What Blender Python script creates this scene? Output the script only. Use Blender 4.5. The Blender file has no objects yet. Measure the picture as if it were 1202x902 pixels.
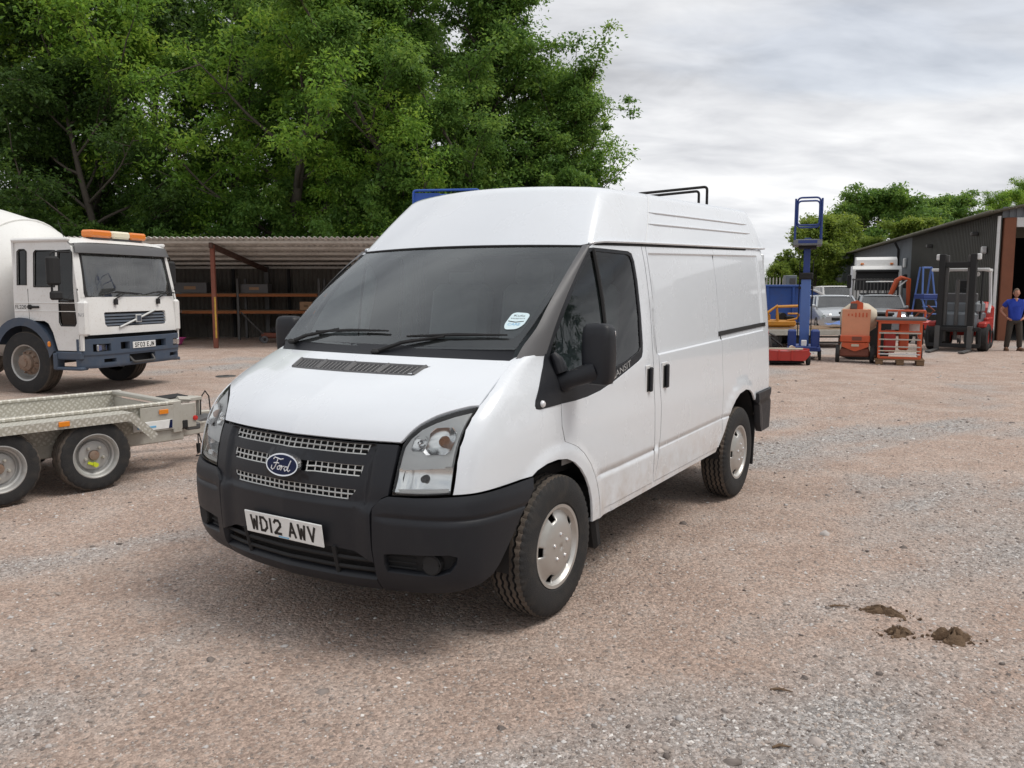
import bpy, bmesh, math, random
import numpy as np
from mathutils import Vector, Matrix
PI = math.pi
R = math.radians
random.seed(7)
rng = np.random.default_rng(11)
scene = bpy.context.scene
col = scene.collection

# ------------------------------------------------------------------ camera
cam_d = bpy.data.cameras.new('camera')
cam = bpy.data.objects.new('camera', cam_d)
col.objects.link(cam)
cam.location = (0, 0, 1.657)
cam.rotation_euler = (R(90) - 0.1129, 0, 0)
cam_d.sensor_width = 36.0
cam_d.lens = 984.0 / 1202.0 * 36.0
cam_d.clip_start = 0.05
cam_d.clip_end = 3000
scene.camera = cam

# ------------------------------------------------------------------ sky and sun
SUN_EL, SUN_AZ = 60.0, 100.0     # azimuth clockwise from +Y
w = bpy.data.worlds.new('World')
scene.world = w
w.use_nodes = True
wn, wl = w.node_tree.nodes, w.node_tree.links
wn.clear()
w_out = wn.new('ShaderNodeOutputWorld')
sky = wn.new('ShaderNodeTexSky')
sky.sky_type = 'NISHITA'
sky.sun_disc = False
sky.sun_elevation = R(SUN_EL)
sky.sun_rotation = R(SUN_AZ)
bg_sky = wn.new('ShaderNodeBackground')
bg_sky.inputs['Strength'].default_value = 0.11
wl.new(sky.outputs[0], bg_sky.inputs['Color'])
# cloud deck: direction projected onto a plane overhead so clouds flatten to the horizon
geo = wn.new('ShaderNodeTexCoord')
sep = wn.new('ShaderNodeSeparateXYZ')
wl.new(geo.outputs['Generated'], sep.inputs[0])
def wmath(op, a, b=None, clamp=False):
    n = wn.new('ShaderNodeMath'); n.operation = op; n.use_clamp = clamp
    for i, x in enumerate((a, b)):
        if x is None: continue
        if isinstance(x, (int, float)): n.inputs[i].default_value = x
        else: wl.new(x, n.inputs[i])
    return n.outputs[0]
zz = wmath('ADD', wmath('MAXIMUM', sep.outputs['Z'], 0.0), 0.26)
cx = wmath('DIVIDE', sep.outputs['X'], zz)
cy = wmath('DIVIDE', sep.outputs['Y'], zz)
comb = wn.new('ShaderNodeCombineXYZ')
wl.new(cx, comb.inputs[0]); wl.new(cy, comb.inputs[1])
def wnoise(scale, detail, rough, off, dist=0.0):
    m = wn.new('ShaderNodeMapping'); m.inputs['Location'].default_value = off
    m.inputs['Scale'].default_value = (0.75, 1.35, 1)
    wl.new(comb.outputs[0], m.inputs[0])
    n = wn.new('ShaderNodeTexNoise'); n.inputs['Scale'].default_value = scale
    n.inputs['Detail'].default_value = detail; n.inputs['Roughness'].default_value = rough
    n.inputs['Distortion'].default_value = dist
    wl.new(m.outputs[0], n.inputs['Vector'])
    return n.outputs['Fac']
n1 = wnoise(0.9, 6, 0.55, (3.1, 1.7, 0), 0.3)
n2 = wnoise(2.6, 5, 0.5, (7.7, 2.2, 1), 0.2)
n4 = wnoise(5.2, 4, 0.55, (2.4, 5.1, 3), 0.5)
tone = wmath('ADD', wmath('ADD', wmath('MULTIPLY', n1, 0.42), wmath('MULTIPLY', n2, 0.38)), wmath('MULTIPLY', n4, 0.20))
ramp = wn.new('ShaderNodeValToRGB')
e = ramp.color_ramp.elements
e[0].position = 0.39; e[0].color = (0.41, 0.42, 0.445, 1)
e[1].position = 0.60; e[1].color = (0.80, 0.805, 0.815, 1)
m_ = ramp.color_ramp.elements.new(0.49); m_.color = (0.60, 0.61, 0.635, 1)
wl.new(tone, ramp.inputs[0])
bg_cloud = wn.new('ShaderNodeBackground')
bg_cloud.inputs['Strength'].default_value = 0.86
wl.new(ramp.outputs[0], bg_cloud.inputs['Color'])
n3 = wnoise(1.3, 4, 0.5, (1.3, 9.2, 2))
gap = wn.new('ShaderNodeMapRange'); gap.inputs[1].default_value = 0.30; gap.inputs[2].default_value = 0.42
gap.inputs[3].default_value = 0.82; gap.inputs[4].default_value = 1.0
wl.new(n3, gap.inputs[0])
mixs = wn.new('ShaderNodeMixShader')
wl.new(gap.outputs[0], mixs.inputs[0])
wl.new(bg_sky.outputs[0], mixs.inputs[1]); wl.new(bg_cloud.outputs[0], mixs.inputs[2])
wl.new(mixs.outputs[0], w_out.inputs[0])

sun_d = bpy.data.lights.new('sun', 'SUN')
sun_d.energy = 1.5
sun_d.angle = R(26)
sun_d.color = (1.0, 0.95, 0.88)
sun = bpy.data.objects.new('sun', sun_d)
col.objects.link(sun)
_el, _az = R(SUN_EL), R(SUN_AZ)
_sd = Vector((math.cos(_el) * math.sin(_az), math.cos(_el) * math.cos(_az), math.sin(_el)))
sun.rotation_euler = _sd.to_track_quat('Z', 'Y').to_euler()
sun.location = _sd * 50

vs = scene.view_settings
vs.view_transform = 'Standard'
vs.look = 'None'
vs.exposure = 0.55
vs.gamma = 1.0
vs.use_curve_mapping = False

# ------------------------------------------------------------------ materials
def new_mat(name):
    m = bpy.data.materials.new(name); m.use_nodes = True
    return m, m.node_tree.nodes, m.node_tree.links, m.node_tree.nodes['Principled BSDF']

def setp(b, **k):
    for a, v in k.items():
        key = {'rough': 'Roughness', 'metal': 'Metallic', 'coat': 'Coat Weight', 'coatr': 'Coat Roughness', 'ior': 'IOR',
               'spec': 'Specular IOR Level', 'emit': 'Emission Strength'}[a]
        b.inputs[key].default_value = v

def paint(name, c, rough=0.35, metal=0.0, coat=0.0, dirt=0.12, dscale=6.0, dcol=None, bump=0.0, bscale=60.0, spec=0.5, speck=0.0, grime=None):
    """painted / plastic / metal surface with a little procedural wear, roughness change and relief"""
    m, n, l, b = new_mat(name)
    tc = n.new('ShaderNodeTexCoord')
    nz = n.new('ShaderNodeTexNoise'); nz.inputs['Scale'].default_value = dscale; nz.inputs['Detail'].default_value = 8
    nz.inputs['Roughness'].default_value = 0.62
    l.new(tc.outputs['Object'], nz.inputs['Vector'])
    rp = n.new('ShaderNodeMapRange'); rp.inputs[1].default_value = 0.48; rp.inputs[2].default_value = 0.78
    rp.inputs[3].default_value = 0.0; rp.inputs[4].default_value = dirt
    l.new(nz.outputs['Fac'], rp.inputs[0])
    mx = n.new('ShaderNodeMix'); mx.data_type = 'RGBA'
    mx.inputs['A'].default_value = (*c, 1)
    mx.inputs['B'].default_value = (*(dcol or (0.22, 0.17, 0.13)), 1)
    l.new(rp.outputs[0], mx.inputs['Factor'])
    last = mx.outputs['Result']
    if speck:
        n2 = n.new('ShaderNodeTexNoise'); n2.inputs['Scale'].default_value = dscale * 9; n2.inputs['Detail'].default_value = 4
        l.new(tc.outputs['Object'], n2.inputs['Vector'])
        r2 = n.new('ShaderNodeMapRange'); r2.inputs[1].default_value = 0.60; r2.inputs[2].default_value = 0.66
        r2.inputs[3].default_value = 0; r2.inputs[4].default_value = speck
        l.new(n2.outputs['Fac'], r2.inputs[0])
        m2 = n.new('ShaderNodeMix'); m2.data_type = 'RGBA'; m2.inputs['B'].default_value = (*(dcol or (0.22, 0.17, 0.13)), 1)
        l.new(last, m2.inputs['A']); l.new(r2.outputs[0], m2.inputs['Factor']); last = m2.outputs['Result']
    if grime:
        sx = n.new('ShaderNodeSeparateXYZ'); l.new(tc.outputs['Object'], sx.inputs[0])
        g1 = n.new('ShaderNodeMapRange'); g1.interpolation_type = 'SMOOTHSTEP'; g1.inputs[1].default_value = grime[0]; g1.inputs[2].default_value = grime[1]; g1.inputs[3].default_value = 0; g1.inputs[4].default_value = 1
        l.new(sx.outputs['Z'], g1.inputs[0])
        gn = n.new('ShaderNodeTexNoise'); gn.inputs['Scale'].default_value = 7; gn.inputs['Detail'].default_value = 9; gn.inputs['Roughness'].default_value = .7; l.new(tc.outputs['Object'], gn.inputs['Vector'])
        g2 = n.new('ShaderNodeMapRange'); g2.inputs[1].default_value = .36; g2.inputs[2].default_value = .72; g2.inputs[3].default_value = 0; g2.inputs[4].default_value = grime[2]; l.new(gn.outputs['Fac'], g2.inputs[0])
        gm = n.new('ShaderNodeMath'); gm.operation = 'MULTIPLY'; l.new(g1.outputs[0], gm.inputs[0]); l.new(g2.outputs[0], gm.inputs[1])
        m3 = n.new('ShaderNodeMix'); m3.data_type = 'RGBA'; m3.inputs['B'].default_value = (0.36, 0.27, 0.20, 1); l.new(last, m3.inputs['A']); l.new(gm.outputs[0], m3.inputs['Factor']); last = m3.outputs['Result']
    l.new(last, b.inputs['Base Color'])
    rr = n.new('ShaderNodeMapRange'); rr.inputs[3].default_value = max(0.02, rough - 0.06); rr.inputs[4].default_value = min(1, rough + 0.18)
    l.new(nz.outputs['Fac'], rr.inputs[0]); l.new(rr.outputs[0], b.inputs['Roughness'])
    setp(b, metal=metal, coat=coat, spec=spec)
    if coat: setp(b, coatr=0.04)
    if bump:
        bn = n.new('ShaderNodeTexNoise'); bn.inputs['Scale'].default_value = bscale; bn.inputs['Detail'].default_value = 5
        l.new(tc.outputs['Object'], bn.inputs['Vector'])
        bp_ = n.new('ShaderNodeBump'); bp_.inputs['Strength'].default_value = bump; bp_.inputs['Distance'].default_value = 0.01
        l.new(bn.outputs['Fac'], bp_.inputs['Height']); l.new(bp_.outputs[0], b.inputs['Normal'])
    return m

def glass(name, tint, ior=1.6, rough=0.0, gloss=(1, 1, 1), dust_haze=0.0):
    """thin automotive pane: Fresnel mix of tinted transparency and mirror reflection"""
    m, n, l, b = new_mat(name)
    n.remove(b)
    out = n['Material Output']
    tr = n.new('ShaderNodeBsdfTransparent'); tr.inputs[0].default_value = (*tint, 1)
    gl = n.new('ShaderNodeBsdfGlossy'); gl.inputs['Roughness'].default_value = rough; gl.inputs['Color'].default_value = (*gloss, 1)
    fr = n.new('ShaderNodeFresnel'); fr.inputs['IOR'].default_value = ior
    mx = n.new('ShaderNodeMixShader')
    l.new(fr.outputs[0], mx.inputs[0]); l.new(tr.outputs[0], mx.inputs[1]); l.new(gl.outputs[0], mx.inputs[2])
    last = mx.outputs[0]
    if dust_haze:  # pale dusty film mixed in, also brightens the pane like haze
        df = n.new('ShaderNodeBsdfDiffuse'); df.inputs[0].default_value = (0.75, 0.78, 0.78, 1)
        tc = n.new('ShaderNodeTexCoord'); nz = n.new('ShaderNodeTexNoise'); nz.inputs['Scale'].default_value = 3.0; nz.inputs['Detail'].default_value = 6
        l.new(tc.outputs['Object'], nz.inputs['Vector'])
        mr = n.new('ShaderNodeMapRange'); mr.inputs[1].default_value = 0.3; mr.inputs[2].default_value = 0.7; mr.inputs[3].default_value = dust_haze * .5; mr.inputs[4].default_value = dust_haze * 1.5
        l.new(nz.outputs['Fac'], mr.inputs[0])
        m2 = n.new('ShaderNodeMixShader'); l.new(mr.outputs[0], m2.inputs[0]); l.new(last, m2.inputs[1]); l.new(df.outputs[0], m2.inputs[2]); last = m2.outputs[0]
    l.new(last, out.inputs['Surface'])
    return m

M = {}
M['white'] = paint('white_paint', (0.705, 0.742, 0.788), 0.20, coat=0.7, dirt=0.05, dscale=3, dcol=(0.45, 0.40, 0.34), speck=0.02, grime=(.85, .40, .55))
M['dwhite'] = paint('worn_white_paint', (0.71, 0.71, 0.70), 0.42, dirt=0.18, dscale=4, dcol=(0.42, 0.37, 0.30), speck=0.25)
M['blackplastic'] = paint('black_plastic', (0.015, 0.0165, 0.021), 0.40, dirt=0.16, dscale=9, dcol=(0.05, 0.048, 0.045), bump=0.12, bscale=420, spec=0.34)
M['greyplastic'] = paint('grey_plastic', (0.10, 0.10, 0.105), 0.45, dirt=0.1, dcol=(0.16, 0.15, 0.14), bump=0.1, bscale=300)
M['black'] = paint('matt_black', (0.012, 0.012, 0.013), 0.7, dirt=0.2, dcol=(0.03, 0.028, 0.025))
M['rubber'] = paint('tyre_rubber', (0.026, 0.026, 0.027), 0.72, dirt=0.35, dscale=10, dcol=(0.10, 0.085, 0.07), bump=0.3, bscale=160, spec=0.3)
M['tread'] = paint('tyre_tread', (0.085, 0.074, 0.064), 0.85, dirt=0.7, dscale=8, dcol=(0.22, 0.17, 0.135), bump=0.5, bscale=190, spec=0.25)
M['silver'] = paint('silver_cover', (0.52, 0.51, 0.49), 0.36, metal=0.7, dirt=0.25, dscale=12, dcol=(0.34, 0.29, 0.23))
M['chrome'] = paint('chrome', (0.82, 0.82, 0.83), 0.10, metal=1.0, dirt=0.1)
M['lampgrey'] = paint('lamp_grey', (0.74, 0.745, 0.75), 0.35, metal=0.15, dirt=0.04)
M['lampbowl'] = paint('lamp_bowl', (0.78, 0.79, 0.80), 0.10, metal=0.95, dirt=0.05)
M['meshgrey'] = paint('grille_silver', (0.52, 0.53, 0.52), 0.4, metal=0.25, dirt=0.2)
M['windscreen'] = glass('windscreen_glass', (0.88, 0.94, 0.92), 1.85, gloss=(0.92, 0.97, 1.0), dust_haze=0.025)
M['sideglass'] = glass('side_glass', (0.52, 0.60, 0.58), 1.5)
M['cabglass'] = glass('cab_glass', (0.10, 0.11, 0.12), 1.5)
M['lens'] = glass('clear_lens', (0.90, 0.91, 0.90), 1.5)
M['amberlens'] = paint('amber_lens', (0.75, 0.24, 0.02), 0.15, coat=0.6, dirt=0.1)
M['bulbamber'] = paint('bulb_amber', (0.30, 0.11, 0.03), 0.3, dirt=0.1)
M['redlens'] = paint('red_lens', (0.50, 0.02, 0.015), 0.15, coat=0.6, dirt=0.1)
M['plate'] = paint('plate_white', (0.76, 0.77, 0.76), 0.3, dirt=0.18, dscale=14)
M['ink'] = paint('black_ink', (0.012, 0.012, 0.012), 0.4, dirt=0)
M['badgeblue'] = paint('badge_blue', (0.004, 0.010, 0.05), 0.45, dirt=0, spec=0.25)
M['inkwhite'] = paint('badge_white', (0.75, 0.76, 0.78), 0.25, metal=0.3, dirt=0)
M['seat'] = paint('seat_cloth', (0.30, 0.31, 0.335), 0.9, dirt=0.3, dcol=(0.07, 0.07, 0.07), bump=0.3, bscale=200)
M['dash'] = paint('dash_plastic', (0.21, 0.215, 0.22), 0.6, dirt=0.2, dcol=(0.09, 0.085, 0.08), bump=0.15, bscale=250)
M['trimgrey'] = paint('cab_trim', (0.34, 0.34, 0.34), 0.7, dirt=0.2)
M['steel'] = paint('dark_steel', (0.11, 0.11, 0.11), 0.55, metal=0.6, dirt=0.4, dcol=(0.12, 0.07, 0.045))
M['sticker'] = paint('sticker', (0.62, 0.76, 0.80), 0.5, dirt=0.0)
M['stickerblue'] = paint('sticker_blue', (0.16, 0.42, 0.66), 0.5, dirt=0.0)
M['cream_paper'] = paint('cream_paper', (0.66, 0.62, 0.40), 0.7, dirt=0.1)
M['wood'] = paint('rough_timber', (0.20, 0.125, 0.07), 0.8, dirt=0.4, dcol=(0.09, 0.06, 0.04), bump=0.4, bscale=40)

# ------------------------------------------------------------------ objects
def tag(o, label=None, cat=None, group=None, kind=None):
    if label: o['label'] = label
    if cat: o['category'] = cat
    if group: o['group'] = group
    if kind: o['kind'] = kind
    return o

def empty(name, loc=(0, 0, 0), rz=0.0, parent=None):
    o = bpy.data.objects.new(name, None); o.empty_display_size = 0.2
    o.location = loc; o.rotation_euler = (0, 0, rz); o.parent = parent
    col.objects.link(o)
    return o

def link(name, me, parent=None, loc=(0, 0, 0)):
    o = bpy.data.objects.new(name, me); o.parent = parent; o.location = loc
    col.objects.link(o)
    return o

def copy_tree(o, parent=None):
    c = o.copy(); col.objects.link(c); c.parent = parent
    for ch in list(o.children): copy_tree(ch, c)
    return c

def rotm(rx=0, ry=0, rz=0):
    return np.array((Matrix.Rotation(rz, 3, 'Z') @ Matrix.Rotation(ry, 3, 'Y') @ Matrix.Rotation(rx, 3, 'X')))

class MB:
    """collects shapes and builds ONE mesh object"""
    def __init__(s): s.v = []; s.f = []
    def add(s, vs, fs):
        o = len(s.v); s.v.extend([tuple(map(float, p)) for p in vs]); s.f.extend([tuple(i + o for i in f) for f in fs]); return s
    def box(s, c, size, rot=None, ch=None):
        """box with chamfered edges"""
        hx, hy, hz = size[0] / 2, size[1] / 2, size[2] / 2
        if ch is None: ch = 0.06 * min(size)
        ch = min(ch, 0.45 * min(size))
        vs, idx = [], {}
        for sx in (-1, 1):
            for sy in (-1, 1):
                for sz in (-1, 1):
                    for ax in range(3):
                        d = [hx - ch, hy - ch, hz - ch]; d[ax] += ch
                        idx[(sx, sy, sz, ax)] = len(vs); vs.append((sx * d[0], sy * d[1], sz * d[2]))
        fs = []
        I = idx
        def face(keys): fs.append([I[k] for k in keys])
        for sg in (-1, 1):
            q = [(sg, -1, -1, 0), (sg, 1, -1, 0), (sg, 1, 1, 0), (sg, -1, 1, 0)]; face(q if sg > 0 else q[::-1])
            q = [(-1, sg, -1, 1), (-1, sg, 1, 1), (1, sg, 1, 1), (1, sg, -1, 1)]; face(q if sg > 0 else q[::-1])
            q = [(-1, -1, sg, 2), (1, -1, sg, 2), (1, 1, sg, 2), (-1, 1, sg, 2)]; face(q if sg > 0 else q[::-1])
        for a in (-1, 1):
            for b in (-1, 1):
                q = [(a, b, -1, 0), (a, b, 1, 0), (a, b, 1, 1), (a, b, -1, 1)]; face(q if a * b < 0 else q[::-1])
                q = [(a, -1, b, 0), (a, 1, b, 0), (a, 1, b, 2), (a, -1, b, 2)]; face(q if a * b > 0 else q[::-1])
                q = [(-1, a, b, 1), (1, a, b, 1), (1, a, b, 2), (-1, a, b, 2)]; face(q if a * b < 0 else q[::-1])
                for c_ in (-1, 1):
                    q = [(a, b, c_, 0), (a, b, c_, 1), (a, b, c_, 2)]; face(q if a * b * c_ > 0 else q[::-1])
        P = np.array(vs)
        if rot is not None: P = P @ np.asarray(rot).T
        return s.add(P + np.array(c), fs)
    def tube(s, path, r, n=8, caps=True, closed=False):
        P = np.array(path, float); k = len(P)
        rr = np.full(k, r) if np.isscalar(r) else np.array(r, float)
        T = np.zeros_like(P)
        for i in range(k):
            a = P[(i - 1) % k] if (closed or i > 0) else P[i]; b = P[(i + 1) % k] if (closed or i < k - 1) else P[i]
            T[i] = (b - a) / (np.linalg.norm(b - a) + 1e-12)
        up = np.array((0, 0, 1.0))
        if abs(T[0] @ up) > 0.9: up = np.array((1.0, 0, 0))
        N = np.cross(T[0], up); N /= np.linalg.norm(N)
        vs, fs = [], []
        for i in range(k):
            N = N - T[i] * (N @ T[i]); N /= np.linalg.norm(N) + 1e-12
            B = np.cross(T[i], N)
            for j in range(n):
                a = 2 * PI * j / n
                vs.append(P[i] + rr[i] * (math.cos(a) * N + math.sin(a) * B))
        m = k if closed else k - 1
        for i in range(m):
            for j in range(n):
                a, b = i * n + j, i * n + (j + 1) % n
                c, d = ((i + 1) % k) * n + (j + 1) % n, ((i + 1) % k) * n + j
                fs.append((a, b, c, d))
        if caps and not closed:
            fs.append(tuple(range(n))[::-1]); fs.append(tuple((k - 1) * n + j for j in range(n)))
        return s.add(vs, fs)
    def cyl(s, p0, p1, r0, r1=None, n=16): return s.tube([p0, p1], [r0, r0 if r1 is None else r1], n)
    def lathe(s, prof, c=(0, 0, 0), axis='y', n=32, closed=False, fn=None):
        """prof: (radius, along axis) pairs; fn(angle, r, a) -> (r, a)"""
        vs, fs = [], []
        k = len(prof)
        for j in range(n):
            t = 2 * PI * j / n
            for (r, a) in prof:
                if fn: r, a = fn(t, r, a)
                x, y = r * math.cos(t), r * math.sin(t)
                p = {'y': (x, a, y), 'x': (a, x, y), 'z': (x, y, a)}[axis]
                vs.append((p[0] + c[0], p[1] + c[1], p[2] + c[2]))
        flip = axis == 'y'
        for j in range(n):
            j2 = (j + 1) % n
            for i in range(k if closed else k - 1):
                i2 = (i + 1) % k
                q = (j * k + i, j2 * k + i, j2 * k + i2, j * k + i2)
                fs.append(q[::-1] if flip else q)
        return s.add(vs, fs)
    def prism(s, outline, fn, d0, d1):
        """outline of 2D points; fn(a, b, d) -> 3D; extruded from depth d0 to d1"""
        k = len(outline)
        vs = [fn(a, b, d0) for a, b in outline] + [fn(a, b, d1) for a, b in outline]
        fs = [tuple(range(k))[::-1], tuple(range(k, 2 * k))] + [(i, (i + 1) % k, k + (i + 1) % k, k + i) for i in range(k)]
        return s.add(vs, fs)
    def grid(s, fn, us, vs_, closed_u=False):
        vs = [fn(a, b) for a in us for b in vs_]
        nu, nv = len(us), len(vs_)
        fs = []
        for i in range(nu if closed_u else nu - 1):
            i2 = (i + 1) % nu
            for j in range(nv - 1):
                fs.append((i * nv + j, i2 * nv + j, i2 * nv + j + 1, i * nv + j + 1))
        return s.add(vs, fs)
    def mesh(s, name, mat, smooth=35, recalc=True):
        me = bpy.data.meshes.new(name); me.from_pydata(s.v, [], s.f)
        if recalc:
            bm = bmesh.new(); bm.from_mesh(me); bmesh.ops.recalc_face_normals(bm, faces=bm.faces[:]); bm.to_mesh(me); bm.free()
        me.update()
        if smooth:
            me.shade_smooth(); me.set_sharp_from_angle(angle=R(smooth))
        if mat is not None: me.materials.append(M[mat] if isinstance(mat, str) else mat)
        return me
    def build(s, name, mat, parent=None, smooth=35, loc=(0, 0, 0), recalc=True):
        return link(name, s.mesh(name, mat, smooth, recalc), parent, loc)

def rpath(pts, rad, seg=5, closed=False):
    """polyline with rounded corners"""
    P = [np.array(p, float) for p in pts]; out = []; k = len(P)
    for i in range(k):
        if not closed and (i == 0 or i == k - 1): out.append(P[i]); continue
        a, b, c = P[i - 1], P[i], P[(i + 1) % k]
        d1, d2 = a - b, c - b
        l1, l2 = np.linalg.norm(d1), np.linalg.norm(d2)
        r = min(rad, 0.45 * l1, 0.45 * l2)
        p1, p2 = b + d1 / l1 * r, b + d2 / l2 * r
        for t in np.linspace(0, 1, seg + 1): out.append((1 - t) ** 2 * p1 + 2 * t * (1 - t) * b + t * t * p2)
    return out

def text_mesh(txt, mat, parent, fn, size=1.0, width=None, height=None, thick=0.002, name='lettering', shear=0.0, bold=0.0):
    """flat lettering: built-in font turned into a mesh; (x, y, d) of each vertex goes through fn"""
    cu = bpy.data.curves.new('t', 'FONT'); cu.body = txt; cu.size = size; cu.align_x = 'CENTER'; cu.align_y = 'CENTER'
    cu.shear = shear; cu.offset = bold; cu.resolution_u = 3
    ob = bpy.data.objects.new('t', cu); col.objects.link(ob)
    dg = bpy.context.evaluated_depsgraph_get()
    me = bpy.data.meshes.new_from_object(ob.evaluated_get(dg))
    bpy.data.objects.remove(ob); bpy.data.curves.remove(cu)
    P = np.array([v.co[:] for v in me.vertices])
    c = (P.max(0) + P.min(0)) / 2; e_ = P.max(0) - P.min(0); P -= c
    if width: P[:, 0] *= width / e_[0]
    if height: P[:, 1] *= height / e_[1]
    for v, p in zip(me.vertices, P): v.co = fn(p[0], p[1], thick)
    me.materials.clear(); me.materials.append(M[mat]); me.name = name; me.update()
    return link(name, me, parent)

GLYPH = {'W': [[(0, 1), (.22, 0), (.5, .72), (.78, 0), (1, 1)]], 'D': [[(0, 0), (0, 1), (.55, 1), (1, .72), (1, .28), (.55, 0), (0, 0)]], '1': [[(.5, 0), (.5, 1)]],
         '2': [[(0, .82), (.25, 1), (.75, 1), (1, .80), (1, .60), (0, .0), (1, .0)]], 'A': [[(0, 0), (.5, 1), (1, 0)], [(.2, .32), (.8, .32)]], 'V': [[(0, 1), (.5, 0), (1, 1)]],
         'S': [[(1, .82), (.75, 1), (.25, 1), (0, .80), (.1, .58), (.9, .42), (1, .20), (.75, 0), (.25, 0), (0, .18)]], 'F': [[(0, 0), (0, 1), (1, 1)], [(0, .52), (.8, .52)]],
         '0': [[(.25, 0), (0, .25), (0, .75), (.25, 1), (.75, 1), (1, .75), (1, .25), (.75, 0), (.25, 0)]], '3': [[(0, .85), (.25, 1), (.75, 1), (1, .8), (.9, .56), (.4, .53)], [(.9, .53), (1, .22), (.75, 0), (.25, 0), (0, .16)]],
         'E': [[(1, 0), (0, 0), (0, 1), (1, 1)], [(0, .52), (.8, .52)]], 'J': [[(1, 1), (1, .22), (.7, 0), (.3, 0), (0, .2)]], 'N': [[(0, 0), (0, 1), (1, 0), (1, 1)]]}
def plate_text(txt, parent, fn, w=.050, h=.079, st=.0066):
    """number plate characters drawn as flat strokes, one part each; fn(x, y, d) places them"""
    W_ = lambda c: .018 if c == '1' else w
    tot = sum(.033 if c == ' ' else W_(c) + .011 for c in txt) - .011; x = -tot / 2
    for c in txt:
        if c == ' ': x += .033 - .011 + .011; continue
        k = MB()
        for line in GLYPH[c]:
            P = [(x + st + p[0] * (W_(c) - 2 * st), -h / 2 + st + p[1] * (h - 2 * st)) for p in line]
            for (a, b), (a2, b2) in zip(P, P[1:]):
                d = np.array((a2 - a, b2 - b)); L = np.linalg.norm(d); d = d / L; n_ = np.array((-d[1], d[0])) * st; e_ = d * st * .75
                q = [np.array((a, b)) - e_ + n_, np.array((a2, b2)) + e_ + n_, np.array((a2, b2)) + e_ - n_, np.array((a, b)) - e_ - n_]
                k.add([fn(p[0], p[1], .001) for p in q] + [fn(p[0], p[1], .0) for p in q], [(0, 1, 2, 3), (7, 6, 5, 4), (0, 4, 5, 1), (1, 5, 6, 2), (2, 6, 7, 3), (3, 7, 4, 0)])
        k.build('character', 'ink', parent, smooth=0)
        x += W_(c) + .011

def pch(xs, ys):
    xs = np.array(xs, float); ys = np.array(ys, float)
    d = np.diff(ys) / np.diff(xs); m = np.zeros(len(xs)); m[0] = d[0]; m[-1] = d[-1]
    for i in range(1, len(xs) - 1):
        if d[i - 1] * d[i] > 0:
            w1 = 2 * (xs[i + 1] - xs[i]) + (xs[i] - xs[i - 1]); w2 = (xs[i + 1] - xs[i]) + 2 * (xs[i] - xs[i - 1])
            m[i] = (w1 + w2) / (w1 / d[i - 1] + w2 / d[i])
    xl, yl, ml = xs.tolist(), ys.tolist(), m.tolist()
    import bisect
    def f(x):
        if x <= xl[0]: return yl[0] + ml[0] * (x - xl[0])
        if x >= xl[-1]: return yl[-1] + ml[-1] * (x - xl[-1])
        i = bisect.bisect_left(xl, x) - 1
        h = xl[i + 1] - xl[i]; t = (x - xl[i]) / h
        return yl[i] * (1 + 2 * t) * (1 - t) ** 2 + ml[i] * h * t * (1 - t) ** 2 + yl[i + 1] * t * t * (3 - 2 * t) + ml[i + 1] * h * t * t * (t - 1)
    return f

def dens(pts, step):
    out = []
    k = len(pts)
    for i in range(k):
        a, b = np.array(pts[i], float), np.array(pts[(i + 1) % k], float)
        m = max(1, int(math.ceil(np.linalg.norm(b - a) / step)))
        for j in range(m): out.append(tuple(a + (b - a) * j / m))
    return out

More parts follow.
